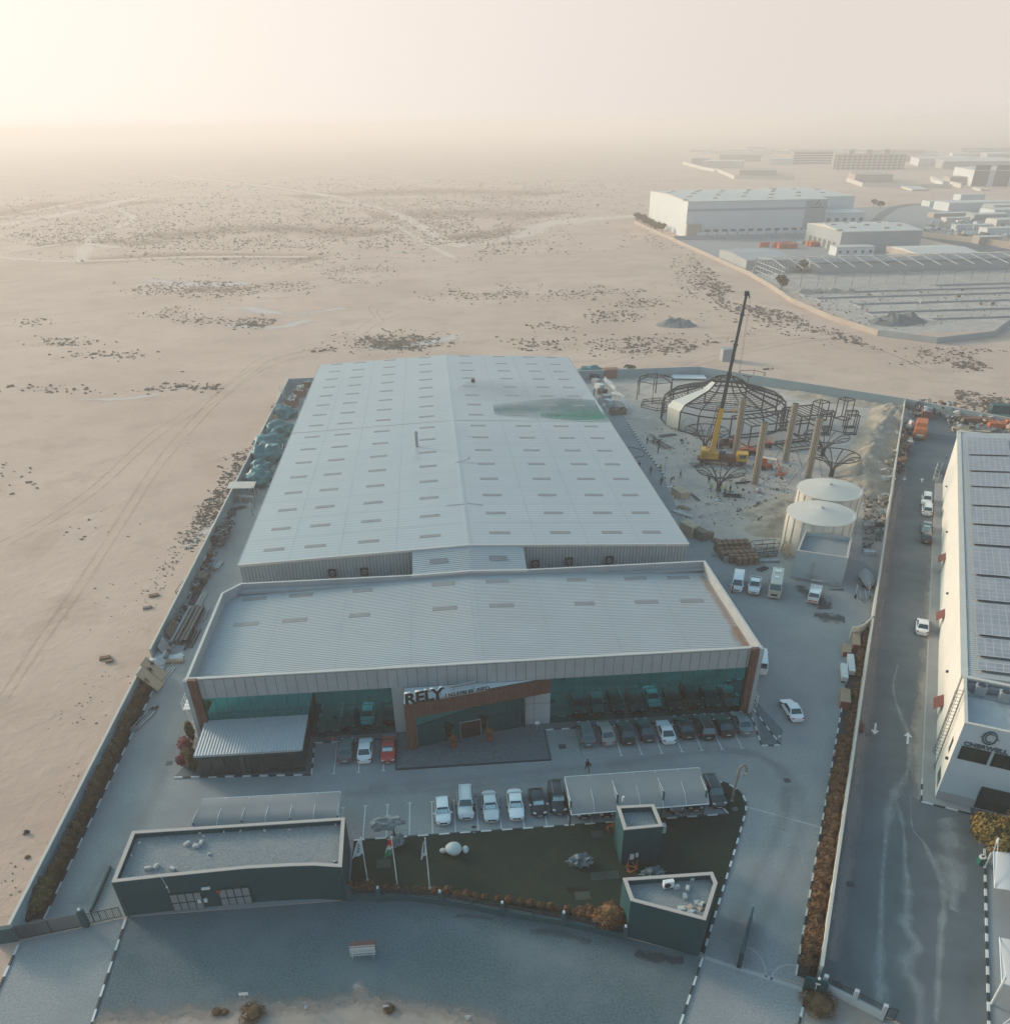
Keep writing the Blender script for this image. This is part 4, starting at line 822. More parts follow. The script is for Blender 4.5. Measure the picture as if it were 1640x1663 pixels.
def car_proto(kind, paint='white', sunshade=False, extra=None):
    L, W, H, belt, hood, deck, wb, rf, rr, rb = SPEC[kind]; w = W/2
    root = empty(kind_name[kind], (0,0,0)); b = MB(); Y = lambda t: (t-.5)*L
    van = kind == 'van'
    if van: st = [(0,.80,.62),(.015,.93,.85),(.05,.98,1.02),(.10,1,1.12),(.5,1,1.15),(.97,1,1.15),(1,.95,1.1)]
    else: st = [(0,.66,.50),(.02,.82,.60),(.07,.93,hood-.10),(.15,.97,hood-.02),(wb,.99,belt-.04),(.5,1,belt),(rb-.04 if rb < .95 else .9,.99,belt),(min(rb,.955),.97,deck),(.985,.88,deck-.06),(1,.76,deck-.25)]
    rings = []
    for (t, ws, zt) in st:
        a = w*ws; y = Y(t); rings.append([(-a*.80,y,.22),(-a,y,.42),(-a,y,zt-.20),(-a*.92,y,zt-.05),(-a*.62,y,zt),(0,y,zt+.025),(a*.62,y,zt),(a*.92,y,zt-.05),(a,y,zt-.20),(a,y,.42),(a*.80,y,.22)])
    n = 11; vs = [p for r in rings for p in r]
    fs = [(i*n+k, i*n+(k+1)%n, (i+1)*n+(k+1)%n, (i+1)*n+k) for i in range(len(rings)-1) for k in range(n)] + [tuple(range(n))[::-1], tuple(range((len(rings)-1)*n, len(rings)*n))]
    b._add(vs, fs, 0)
    # greenhouse
    yb0, yr0, yr1, yb1 = Y(wb), Y(rf), Y(rr), Y(rb); wr = w*(.74 if not van else .86); wl = w*.93; zb = belt-.03 if not van else 1.08
    ym = (yr0+yr1)/2
    G = [(-wl,yb0,zb),(wl,yb0,zb),(wl,yb1,zb),(-wl,yb1,zb),(-wr,yr0,H-.05),(wr,yr0,H-.05),(wr,yr1,H-.06),(-wr,yr1,H-.06),
         (-wr*.8,yr0+.12,H-.01),(wr*.8,yr0+.12,H-.01),(wr*.8,yr1-.12,H-.015),(-wr*.8,yr1-.12,H-.015)]
    b._add(G, [(0,1,5,4),(1,2,6,5),(2,3,7,6),(3,0,4,7),(4,5,9,8),(5,6,10,9),(6,7,11,10),(7,4,8,11),(8,9,10,11)], 0)
    ob = b.build('body', PAINT[paint], root, smooth=35); ob.material_slots[0].link = 'OBJECT'; ob.material_slots[0].material = PAINT[paint]
    def panel(name, a, c, d, e, m=M['cglass'], i0=.07, i1=.07, j0=.10, j1=.06, off=.012):
        a, c, d, e = map(Vector, (a, c, d, e)); nrm = (c-a).cross(e-a).normalized()
        def P(u, v): return (a.lerp(c,u)).lerp(e.lerp(d,u), v)+nrm*off
        q = MB()._add([P(i0,j0),P(1-i1,j0),P(1-i1,1-j1),P(i0,1-j1)], [(0,1,2,3)]); return q.build(name, m, root)
    panel('windscreen', G[0], G[1], G[5], G[4]); panel('rear_window', G[2], G[3], G[7], G[6], j0=.12)
    panel('side_window', G[3], G[0], G[4], G[7], i0=.05, i1=.05, j0=.12, j1=.12); panel('side_window', G[1], G[2], G[6], G[5], i0=.05, i1=.05, j0=.12, j1=.12)
    if sunshade: panel('sunshade', G[0], G[1], G[5], G[4], M['shade'], .12, .12, .14, .35, .02)
    for sx in (-1, 1):
        for ty in (.17, .80 if not van else .78):
            r = .33 if kind not in ('suv',) else .37
            q = MB(); q.M = Matrix.Translation((sx*(w-.10), Y(ty), r)) @ Matrix.Rotation(R_(90), 4, 'Y'); q.cyl((0,0), r, -.11, .11, 16); wh_ = q.build('wheel', M['tyre'], root)
            q = MB(); q.M = Matrix.Translation((sx*(w-.10), Y(ty), r)) @ Matrix.Rotation(R_(90), 4, 'Y'); q.cyl((0,0), r*.62, -.125, .125, 10); q.build('rim', M['rim'], wh_)
        MB().obox((sx*w*.66,Y(.035),hood-.20 if not van else .82), (.34,.16,.13), sx*.35).build('headlight', M['hl'], root)
        MB().obox((sx*w*.74,Y(.985),deck-.15), (.34,.10,.14), -sx*.25).build('tail_light', M['tl'], root)
        MB().obox((sx*(w+.08),Y(wb)+.18,zb+.07), (.20,.12,.13)).build('wing_mirror', PAINT[paint] if paint in ('white','silver') else M['blacktrim'], root)
    MB().box(-w*.45,w*.45,Y(0)-.01,Y(0.01)+.03,.36,.56).build('grille', M['blacktrim'], root)
    MB().box(-.26,.26,Y(1)-.02,Y(1)+.015,.52,.64).build('number_plate', M['plate'], root); MB().box(-.26,.26,Y(0)-.03,Y(0)-.012,.30,.40).build('number_plate', M['plate'], root)
    if kind in ('suv','wagon'):
        for sx in (-1,1): MB().box(sx*wr*.8-.025,sx*wr*.8+.025,yr0+.2,yr1-.2,H-.02,H+.04).build('roof_rail', M['rim'], root)
    return root
kind_name = dict(sedan='parked_sedan', coupe='parked_coupe', suv='parked_suv', wagon='parked_estate_car', hatch='parked_hatchback', van='parked_van')
PROTO = {}
def place_car(kind, paint, x, y, rz, label, group, shade=False, cat='car'):
    key = (kind, shade)
    if key not in PROTO: PROTO[key] = o = car_proto(kind, paint, shade); 
    else: o = copy_tree(PROTO[key])
    o.location = (x, y, .02); o.rotation_euler = (0,0,rz)
    for ch in o.children:
        if ch.name.startswith('body'): ch.material_slots[0].link = 'OBJECT'; ch.material_slots[0].material = PAINT[paint]
    for k in list(o.keys()): 
        if k in ('label','category','group'): del o[k]
    return tag(o, label, cat, group)
PI = math.pi; gA = 'cars parked along the office front'; gB = 'cars parked nose-out beside the lawn'
for i, (k, p, y, lb) in enumerate([
    ('wagon','grey',79.2,'grey estate car with roof rails, nearest the wheelchair bay'), ('sedan','champagne',79.1,'champagne sedan parked next to the grey estate car'),
    ('sedan','dark_green',79.0,'dark green sedan between the champagne sedan and another dark sedan'), ('sedan','dark_blue',79.3,'dark sedan just left of the white coupe by the office glass'),
    ('coupe','white',78.7,'white coupe in the middle of the row along the office glass'), ('sedan','black',79.4,'black sedan just right of the white coupe by the office glass'),
    ('suv','black',79.1,'black SUV with roof rails parked along the office glass'), ('coupe','black',79.3,'black coupe between the black SUV and the teal-silver sedan'),
    ('sedan','teal',79.5,'teal-silver sedan at the right end of the row by the brown pier')]):
    place_car(k, p, 16.4+2.5*i, y, PI+(.02 if i % 2 else -.015), lb, gA)
for px_, k, p, rz, lb in ((561,'sedan','grey',PI,'dark grey sedan left of the silver-white sedan near the glass annexe'),(592,'sedan','white',PI,'silver-white sedan parked between the dark grey sedan and the red coupe'),(630,'coupe','red',0,'bright red coupe parked beside the entrance terrace')):
    q = at(px_, 1241); place_car(k, p, q.x, q.y+2.1, rz, lb, gA, rz == 0)
for i, (x, y, k, p, sh, lb) in enumerate([
    (-1.75,67.0,'hatch','white',1,'white hatchback with a sunshade, first of the row beside the lawn'), (.85,67.9,'suv','pearl',0,'silver-white SUV with a person standing beside its door'),
    (3.55,67.2,'sedan','pearl',1,'silver-white sedan with a sunshade right of the tall SUV'), (6.4,67.2,'sedan','white',1,'white sedan with a sunshade beside a small black sedan'),
    (8.9,67.3,'hatch','black',1,'small black hatchback between the white sedan and the larger black sedan'), (11.2,67.7,'suv','black',1,'large black SUV parked just left of the grey carport'),
    (13.7,66.8,'sedan','dark_green',0,'dark car under the carport, first from its left end'), (16.3,66.7,'sedan','black',0,'black car under the carport, second from its left end'),
    (24.0,66.6,'suv','black',0,'black SUV under the carport just right of the teal tower block'), (26.35,66.7,'coupe','black',0,'black coupe under the right end of the carport'),
    (28.95,67.0,'suv','dark_green',0,'dark green SUV standing just right of the carport')]):
    place_car(k, p, x, y, (-.02 if i % 2 else .02), lb, gB, bool(sh))
q = at(1284,1158); _a, _b = at(1291,1168), at(1275,1143); place_car('sedan','white',q.x,q.y,math.atan2(_b.x-_a.x,-(_b.y-_a.y)),'white sedan driving past the right corner of the office','cars in the side yard')
q = at(1247,1088); place_car('van','white',q.x-.9,q.y+1.0,PI-.3,'white van half hidden behind the right end of the office','vans in the side yard', cat='van')
q = at(1197,952); place_car('van','white',q.x,q.y,-.39,'white van at the left of the row in front of the brick stacks','vans in the side yard', cat='van')
rr_ = -.503; gR = 'cars parked along the road'
for q, k, p, rz, lb in (((1503,817),'suv','white',0,'white SUV at the far end of the cars parked on the road'),((1504,832),'suv','white',PI,'white SUV parked second from the far end on the road'),((1503,861),'sedan','teal',0,'silver-grey sedan with a sunshade parked on the road'),((1503,878),'hatch','black',PI,'black hatchback nearest the camera in the parked group on the road'),((1496,1022),'sedan','white',PI,'white sedan parked alone on the road beside the cream warehouse')):
    v = at(*q); place_car(k, p, v.x, v.y, rr_+rz, lb, gR, k == 'sedan' and p == 'teal')
# pickup, minibus, flatbed
pk = empty('pickup_truck', (0,0,.02), label='white pickup truck between the van and the cream minibus', cat='truck')
b = MB(); w = .92
for (y0,y1,z0,z1,ws) in ((-2.6,-2.35,.45,.85,.86),(-2.35,-1.3,.42,1.05,.98),(-1.3,.75,.38,1.12,1)): b.box(-w*ws,w*ws,y0,y1,z0,z1)
b._add([(-.88,-1.35,1.1),(.88,-1.35,1.1),(.88,.72,1.1),(-.88,.72,1.1),(-.70,-.65,1.78),(.70,-.65,1.78),(.72,.55,1.78),(-.72,.55,1.78)], [(0,1,5,4),(1,2,6,5),(2,3,7,6),(3,0,4,7),(4,5,6,7)])
b.box(-w,w,.75,2.6,.45,.65); b.box(-w,-w+.08,.75,2.6,.65,1.12); b.box(w-.08,w,.75,2.6,.65,1.12); b.box(-w,w,2.52,2.6,.65,1.12); b.build('body', PAINT['white'], pk)
MB().box(-w+.09,w-.09,.8,2.5,.651,.67).build('cargo_bed', M['blacktrim'], pk)
MB()._add([(-.80,-1.29,1.17),(.80,-1.29,1.17),(.66,-.70,1.74),(-.66,-.70,1.74)], [(0,1,2,3)]).build('windscreen', M['cglass'], pk)
for sx in (-1,1):
    MB()._add([(sx*.885,-1.1,1.17),(sx*.885,.6,1.17),(sx*.745,.5,1.68),(sx*.745,-.62,1.68)], [(0,1,2,3)]).build('side_window', M['cglass'], pk)
    for y in (-1.75,1.7):
        q = MB(); q.M = Matrix.Translation((sx*.85,y,.38)) @ Matrix.Rotation(PI/2,4,'Y'); q.cyl((0,0),.38,-.12,.12,14); q.build('wheel', M['tyre'], pk)
    MB().box(sx*.62-.15,sx*.62+.15,-2.63,-2.5,.72,.86).build('headlight', M['hl'], pk); MB().box(sx*1.0-.08,sx*1.0+.08,-1.2,-1.05,1.15,1.32).build('wing_mirror', PAINT['white'], pk)
MB().box(-.4,.4,-2.63,-2.6,.55,.8).build('grille', M['rim'], pk)
v = at(1224,957); pk.location = (v.x, v.y, .02); pk.rotation_euler.z = -.40
mb_ = empty('minibus', (0,0,.02), label='cream minibus parked right of the white pickup truck', cat='bus')
b = MB()
for (y0,y1,z1,ws) in ((-3.4,-3.1,1.5,.9),(-3.1,3.4,1.7,1.0)): b.box(-1.02*ws,1.02*ws,y0,y1,.35,z1)
b._add([(-1.0,-3.25,1.5),(1.0,-3.25,1.5),(1.0,3.38,1.5),(-1.0,3.38,1.5),(-.9,-2.75,2.6),(.9,-2.75,2.6),(.9,3.25,2.6),(-.9,3.25,2.6)], [(0,1,5,4),(1,2,6,5),(2,3,7,6),(3,0,4,7),(4,5,6,7)]); b.build('body', PAINT['cream'], mb_, smooth=30)
MB()._add([(-.88,-3.24,1.62),(.88,-3.24,1.62),(.80,-2.84,2.45),(-.80,-2.84,2.45)], [(0,1,2,3)]).build('windscreen', M['cglass'], mb_)
for sx in (-1,1):
    for k in range(5): y = -2.5+1.15*k; MB()._add([(sx*1.005,y,1.72),(sx*1.005,y+1.0,1.72),(sx*.935,y+1.0,2.4),(sx*.935,y,2.4)], [(0,1,2,3)]).build('side_window', M['cglass'], mb_)
    for y in (-2.1,1.9):
        q = MB(); q.M = Matrix.Translation((sx*.92,y,.42)) @ Matrix.Rotation(PI/2,4,'Y'); q.cyl((0,0),.42,-.13,.13,14); q.build('wheel', M['tyre'], mb_)
    MB().box(sx*.72-.16,sx*.72+.16,-3.43,-3.38,.75,.92).build('headlight', M['hl'], mb_)
MB().box(-.5,.5,-3.44,-3.4,.7,1.0).build('grille', M['blacktrim'], mb_); MB().box(-.4,.4,-.9,-.2,2.6,2.72).build('roof_hatch', M['white'], mb_); MB().box(-.5,.5,1.2,2.2,2.6,2.8).build('roof_unit', M['white'], mb_)
v = at(1256,962); mb_.location = (v.x+.4, v.y+.6, .02); mb_.rotation_euler.z = -.42
fb = empty('flatbed_truck', (0,0,.02), label='small white cab truck with a rack parked beside the damp patch', cat='truck')
b = MB(); b.box(-.85,.85,-2.4,-1.0,.4,1.3); b._add([(-.85,-2.38,1.3),(.85,-2.38,1.3),(.85,-1.0,1.3),(-.85,-1.0,1.3),(-.75,-2.0,2.0),(.75,-2.0,2.0),(.78,-1.02,2.0),(-.78,-1.02,2.0)], [(0,1,5,4),(1,2,6,5),(2,3,7,6),(3,0,4,7),(4,5,6,7)]); b.build('cab', PAINT['white'], fb)
MB()._add([(-.78,-2.38,1.36),(.78,-2.38,1.36),(.68,-2.07,1.9),(-.68,-2.07,1.9)], [(0,1,2,3)]).build('windscreen', M['cglass'], fb)
b = MB(); b.box(-.9,.9,-.9,2.4,.75,.85); b.box(-.9,-.84,-.9,2.4,.85,1.2); b.box(.84,.9,-.9,2.4,.85,1.2); b.box(-.84,.84,2.34,2.4,.85,1.2)
for y in (-.85,.7,2.3): b.tube([(-.85,y,1.2),(-.85,y,2.1),(.85,y,2.1),(.85,y,1.2)], .035, 4)
b.build('flatbed', PAINT['white'], fb)
MB().box(-.75,.75,-2.44,-2.4,.55,.8).build('bumper', plain('orange_stripe',(.5,.16,.05),.5), fb)
for sx in (-1,1):
    for y in (-1.7,1.5):
        q = MB(); q.M = Matrix.Translation((sx*.78,y,.36)) @ Matrix.Rotation(PI/2,4,'Y'); q.cyl((0,0),.36,-.12,.12,14); q.build('wheel', M['tyre'], fb)
v = at(1321,972); fb.location = (v.x, v.y, .02); fb.rotation_euler.z = -.50

# ------------------------------------------------------------------ people
def skin_body(J, E, rad):
    me = bpy.data.meshes.new('person'); me.from_pydata(J, E, []); o = bpy.data.objects.new('tmp', me); col.objects.link(o)
    md = o.modifiers.new('s', 'SKIN'); sv = me.skin_vertices[0].data
    for i, r in enumerate(rad): sv[i].radius = (r, r)
    sv[0].use_root = True
    o.modifiers.new('u', 'SUBSURF').levels = 1; o.modifiers['u'].render_levels = 1
    dg = bpy.context.evaluated_depsgraph_get(); dg.update(); m2 = bpy.data.meshes.new_from_object(o.evaluated_get(dg)); bpy.data.objects.remove(o); return m2
def person_mesh(walk=0.0, bend=0.0, armf=0.0):
    z = .95; J = [(0,0,z),(0,-bend*.25,1.2),(0,-bend*.55,1.42-bend*.15),(0,-bend*.65,1.52-bend*.18),(0,-.02-bend*.72,1.66-bend*.22),(0,-.02-bend*.75,1.74-bend*.24)]
    E = [(0,1),(1,2),(2,3),(3,4),(4,5)]; Rr = [.15,.15,.17,.07,.10,.075]
    sh = J[2]
    for sx in (-1,1):
        k = len(J); f = walk*sx
        J += [(sx*.10,0,.88),(sx*.11,-f*.18-.02,.50),(sx*.11,-f*.32+.04,.09),(sx*.12,-f*.32-.10,.05)]; E += [(0,k),(k,k+1),(k+1,k+2),(k+2,k+3)]; Rr += [.105,.07,.055,.05]
        k = len(J); J += [(sx*.20,sh[1],sh[2]-.02),(sx*.26,sh[1]+f*.12-armf*.1,sh[2]-.30),(sx*.25,sh[1]+f*.18-.08-armf*.3,sh[2]-.52+armf*.15),(sx*.24,sh[1]+f*.2-.12-armf*.38,sh[2]-.62+armf*.2)]
        E += [(2,k),(k,k+1),(k+1,k+2),(k+2,k+3)]; Rr += [.07,.05,.038,.04]
    return skin_body(J, E, Rr), sh
M['skin'] = plain('skin', (.22,.12,.08), .6)
SH = {k: plain('cloth_'+k, c, .9) for k, c in dict(black=(.012,.013,.015), navy=(.02,.035,.06), blue=(.04,.08,.12), vest=(.45,.42,.06), red=(.3,.04,.03), grey=(.15,.16,.17), white=(.5,.5,.5), green=(.03,.12,.10)).items()}
M['hair'] = plain('dark_hair', (.01,.009,.008), .8)
POSES = {}
def person(q, rz, shirt, trousers, label, pose='stand', hat=None, group='site workers'):
    if pose not in POSES: POSES[pose] = person_mesh(*dict(stand=(0,0,.2), walk=(1,0,0), bend=(.3,.9,.6), work=(.2,.3,.9))[pose])
    src, sh = POSES[pose]; me = src.copy(); me.materials.clear()
    for m_ in (SH[shirt], SH[trousers], M['skin'], M['blacktrim']): me.materials.append(m_)
    bd = .9 if pose == 'bend' else (.3 if pose == 'work' else 0)
    hz_ = 1.52-bd*.18
    for p in me.polygons:
        c = p.center
        p.material_index = 2 if (c.z > hz_ or (abs(c.x) > .17 and c.z < sh[2]-.50 and c.z > .62)) else (0 if c.z > .98 else (3 if c.z < .11 else 1))
        p.use_smooth = True
    v = at(*q); o = bpy.data.objects.new('person', me); col.objects.link(o); o.location = (v.x, v.y, .03); o.rotation_euler.z = rz; tag(o, label, 'person', group)
    hb = MB(); hc = (0, -.01-bd*.74, 1.72-bd*.24)
    if hat: hb.blob((hc[0],hc[1],hc[2]+.04), (.135,.15,.10), 0, sub=2, zmin=hc[2]+.01); hb.box(-.09,.09,hc[1]-.2,hc[1]-.1,hc[2]+.01,hc[2]+.03); hb.build('hard_hat', plain('hard_hat_'+hat, dict(yellow=(.6,.42,.05), white=(.6,.6,.58), blue=(.05,.15,.4))[hat], .4), o)
    else: hb.blob((hc[0],hc[1]+.02,hc[2]+.03), (.115,.125,.10), 0, sub=2, zmin=hc[2]-.02); hb.build('hair', M['hair'], o)
    fb_ = MB(); hy = hc[1]-.115
    fb_.obox((0,hy+.005,hc[2]-.05), (.025,.04,.04)); fb_.obox((-.04,hy+.015,hc[2]-.01), (.025,.01,.012)); fb_.obox((.04,hy+.015,hc[2]-.01), (.025,.01,.012)); fb_.build('face', M['skin'], o)
    return o
w1 = person((953,1253), .3, 'black', 'black', 'person in black carrying a bag, walking across the parking aisle', 'walk', group=None)
person((770,1326), PI/2, 'black', 'black', 'person in dark clothes standing beside the tall silver SUV', group=None)
person((1188,964), 1.2, 'red', 'black', 'person in a red shirt at the open side of the white van', group=None)
person((1230,850), .5, 'green', 'navy', 'worker in green bending over tools on the sand by the pallets', 'bend', group='site workers')
Z8 = lambda x, y: (1000+x/3.905, 560+y/3.905)
WK = [((197,630),.3,'navy','navy','stand',None,'worker in dark blue standing at the far end of the steel bars'),((235,628),2,'grey','navy','work',None,'worker in grey leaning over the far end of the steel bars'),
 ((276,645),-1,'blue','black','work','blue','worker in a blue hard hat in the middle of the steel bars'),((266,690),.8,'black','black','stand','blue','worker in black at the near end of the steel bars'),
 ((146,788),0,'navy','black','walk',None,'person walking close to the warehouse wall'),((219,822),.4,'navy','navy','stand',None,'worker in dark blue standing alone on the paved lane'),
 ((281,803),-.4,'vest','navy','stand','yellow','worker in a yellow vest beside the yard kerb'),((407,848),1.5,'green','navy','walk',None,'worker in green walking beside the thin lamp post'),
 ((285,892),.1,'black','black','stand',None,'person in black standing on the lane near the lamp post foot'),((348,877),.7,'black','navy','bend',None,'worker in black crouching beside the white boards'),
 ((600,933),.2,'vest','grey','stand','yellow','worker in a yellow vest left of the front flower frame trunk'),((660,935),1,'vest','navy','work','yellow','worker in a yellow vest at the front flower frame trunk'),
 ((690,945),2,'vest','navy','stand','yellow','worker in a yellow vest just right of the front flower frame trunk'),((722,940),-1,'blue','blue','stand',None,'worker in blue at the right of the group below the flower frame'),
 ((588,884),0,'navy','navy','walk',None,'worker in dark blue walking behind the front flower frame'),((676,700),0,'black','black','stand',None,'person in black standing by the crane deck')]
for q, rz, s, t_, pose, hat, lb in WK: person(Z8(*q), rz, s, t_, lb, pose, hat)
# the shoulder bag of the walking person
v = at(953,1253); b = MB(); b.obox((0,0,0), (.12,.34,.30)); bg_ = b.build('shoulder_bag', SH['black']); bg_.location = (v.x+.36, v.y, 1.0); tag(bg_, 'black bag hanging at the side of the walking person', 'bag')

# ------------------------------------------------------------------ plants
def leafmat(name, c, c2, trans=0): return mat(name, c, .85, .2, 1.3, 0, c2=c2, spec=.15)
M['leaf_brown'] = leafmat('brown_foliage', (.08,.048,.026), (.20,.12,.06)); M['leaf_olive'] = leafmat('olive_foliage', (.075,.062,.024), (.16,.125,.05))
M['leaf_rust'] = leafmat('rust_foliage', (.12,.062,.030), (.27,.14,.065)); M['leaf_red'] = leafmat('red_blossom', (.16,.03,.03), (.34,.09,.09)); M['leaf_gold'] = leafmat('golden_foliage', (.15,.10,.028), (.30,.20,.06))
M['bark'] = mat('bark', (.08,.06,.045), .9, .2, 4)
def foliage(b, c, rad, n, s, r, shell=.55, mi=0):
    for _ in range(n):
        while True:
            d = Vector((r.uniform(-1,1), r.uniform(-1,1), r.uniform(-1,1)))
            if .05 < d.length < 1: break
        d.normalize(); k = shell+(1-shell)*r.random()**.6
        k *= 1+.16*mnoise.noise(d*2.3+Vector((c[0]*3.1,c[1]*1.7,c[2]+rad[0]*9)))
        p = Vector((c[0]+d.x*rad[0]*k, c[1]+d.y*rad[1]*k, c[2]+d.z*rad[2]*k))
        a = Vector((r.uniform(-1,1), r.uniform(-1,1), r.uniform(-.4,.9))).normalized(); e = a.cross(d+Vector((.1,.2,.3))).normalized(); q = s*r.uniform(.6,1.35)
        b._add([p-a*q, p+e*q*.6, p+a*q, p-e*q*.6], [(0,1,2,3)], mi)
def shrub_proto(name, rx, h, m, n=420, s=.13, lobes=1, seed=1, stem=True):
    r = random.Random(seed); root = empty(name, (0,0,0)); b = MB()
    b.blob((0,0,h*.52), (rx*.72,rx*.72,h*.42), .2, 1.5, 2, seed)     # inner mass of twigs and leaves
    if lobes == 1: foliage(b, (0,0,h*.54), (rx,rx,h*.50), n, s, r)
    else:
        for k in range(lobes): t = 2*PI*k/lobes+r.random(); foliage(b, (rx*.5*math.cos(t),rx*.5*math.sin(t),h*(.45+.25*r.random())), (rx*.62,rx*.62,h*.36), n//lobes, s, r)
    b.build('foliage', m, root)
    if stem: MB().tube([(0,0,0),(.02,.01,h*.35)], [.06,.04], 5).build('stem', M['bark'], root)
    return root
PR = [shrub_proto('clipped_shrub', .60, 2.1, M['leaf_brown'], 800, .10, 1, k) for k in (1,2,3)] + [shrub_proto('clipped_shrub', .80, 1.75, M['leaf_olive'], 800, .11, 3, 5)]
PH = [shrub_proto('hedge_shrub', .85, 1.35, M['leaf_rust'], 650, .12, 4, k) for k in (11,12,13)]
PF = [shrub_proto('small_shrub', .48, 1.05, M['leaf_rust'], 260, .10, 1, k) for k in (21,22)]
used = {}
def plant(protos, i, x, y, label, group, cat='shrub', sc=1.0, rz=0, z=.04):
    p = protos[i % len(protos)]; o = p if id(p) not in used else copy_tree(p); used[id(p)] = 1
    o.location = (x, y, z); o.rotation_euler = (0,0,rz)
    o.scale = (sc, sc, sc*rnd.uniform(.92,1.1)); return tag(o, label, cat, group)
for i in range(33):
    y = 57.2+1.31*i; lb = ORD[i]+' brown clipped shrub from the left gate along the left boundary wall'
    if i == 0: lb = 'olive bushy shrub at the gate end of the left shrub row'
    if i == 32: lb = 'brown clipped shrub at the far end of the left shrub row beside the beige sheets'
    plant(PR if i < 3 else PR[:3], 3 if i < 3 else i, -41.4+rnd.uniform(-.12,.12), y+rnd.uniform(-.12,.12), lb, 'clipped shrubs along the left wall', sc=1.12 if i < 3 else rnd.uniform(.9,1.05), rz=rnd.random()*6)
for i in range(50):
    y = 43.2+1.18*i
    if 86 < y < 88: continue
    x, yy = rw(y, .95); lb = ORD[i]+' rust brown hedge bush from the near end beside the pale road wall'
    if i == 0: lb = 'darkest bush of the hedge at its near end beside the open gate leaf'
    plant(PH, i, x+rnd.uniform(-.15,.15)+(.35 if y > 74 else 0), yy, lb, 'hedge bushes along the road wall', sc=rnd.uniform(.85,1.1)*(.64 if y > 74 else 1), rz=rnd.random()*6)
FP = [(569,1447),(580,1446),(592,1445),(603,1445),(616,1447),(627,1446),(642,1447),(659,1449),(676,1450),(690,1451),(708,1452),(727,1451),(742,1457),(758,1458),(772,1460),(787,1461),(809,1463),(827,1466),(845,1469),(861,1471),(878,1475),(893,1478),(905,1481),(920,1481),(933,1486)]
for i, q in enumerate(FP):
    lb = ORD[i]+' small brown shrub from the utility building behind the curved front fence'
    v = at(*q, .0); plant(PF, i, v.x, v.y-.1, lb, 'small shrubs behind the front fence', sc=(1.15 if i < 4 else rnd.uniform(.75,1.0)), rz=rnd.random()*6, z=.05)
for i, (q, sc) in enumerate([((945,1490),1.0),((957,1488),1.1),((968,1493),.95)]): v = at(*q); plant(PH, i, v.x, v.y, ['leftmost','middle','rightmost'][i]+' of three brown bushes between the fence shrubs and the largest bush', 'bushes left of the guard house', sc=sc*.8, rz=i)
big = shrub_proto('large_bush', 1.55, 2.5, M['leaf_rust'], 2600, .12, 6, 31); v = at(988,1503); big.location = (v.x, v.y, .05); tag(big, 'largest brown bush against the left wall of the guard house', 'bush')
bb = copy_tree(big); v = at(1006,1506); bb.location = (v.x, v.y, .05); bb.scale = (.55,.55,.6); tag(bb, 'smaller dark bush squeezed between the largest bush and the guard house', 'bush')
def tree(name, x, y, h, rc, m, label, seed=1, n=5200, s=.19, lobes=9, group=None):
    r = random.Random(seed); root = empty(name, (x,y,0), label=label, cat='tree', group=group)
    t = MB(); t.tube([(0,0,0),(.05,0,h*.25),(0,.05,h*.5)], [.22,.16,.10], 8)
    ends = []
    for k in range(lobes):
        a = 2*PI*k/lobes+r.uniform(-.3,.3); rr = rc*r.uniform(.35,.72); z = h*r.uniform(.45,.85); e = (rr*math.cos(a), rr*math.sin(a), z); ends.append(e)
        t.tube([(0,0,h*.28),(e[0]*.5,e[1]*.5,h*.28+(z-h*.28)*.6),e], [.10,.06,.03], 5)
    t.build('trunk', M['bark'], root); c = MB()
    for e in ends+[(0,0,h*.8)]:
        q = rc*r.uniform(.38,.55); c.blob(e, (q*.62,q*.62,q*.5), .3, 1.3, 2, e[0]); foliage(c, e, (q,q,q*.8), n//(lobes+1), s, r, .5)
    c.build('crown', m, root); return root
v = at(1612,1392); tree('leafy_tree', v.x+.3, v.y+.6, 4.2, 2.9, M['leaf_gold'], 'golden brown leafy tree beside the neighbour shopfront', 3, 8000)
v = at(1652,1400); tree('leafy_tree', v.x+1.6, v.y+1.4, 4.6, 2.8, M['leaf_olive'], 'darker olive tree behind the golden tree at the right edge', 4, 6000)
for i, (q, h, r_, m, lb) in enumerate([((316,1254),2.9,.62,M['leaf_olive'],'tall olive shrub in the bed at the corner of the glass annexe'),((313,1205),3.1,.55,M['leaf_olive'],'tall olive shrub behind the red bushes at the office corner'),((308,1235),1.9,.9,M['leaf_brown'],'dark bush between the two red blossom bushes'),((305,1222),2.1,.95,M['leaf_red'],'red blossom bush higher up beside the office corner'),((299,1246),1.7,.75,M['leaf_red'],'red blossom bush nearer the tip of the planting bed')]):
    o = shrub_proto('garden_shrub', r_, h, m, 700, .13, 1 if h > 2.5 else 4, 40+i); v = at(*q); o.location = (v.x,v.y,.1); tag(o, lb, 'shrub')
v = at(1312,1636); o = shrub_proto('dry_bush', 1.6, .8, M['leaf_brown'], 1800, .08, 5, 51, False); o.location = (v.x+.9,v.y,0); tag(o, 'low dry brown shrub on the sand outside the hedge gate', 'bush')
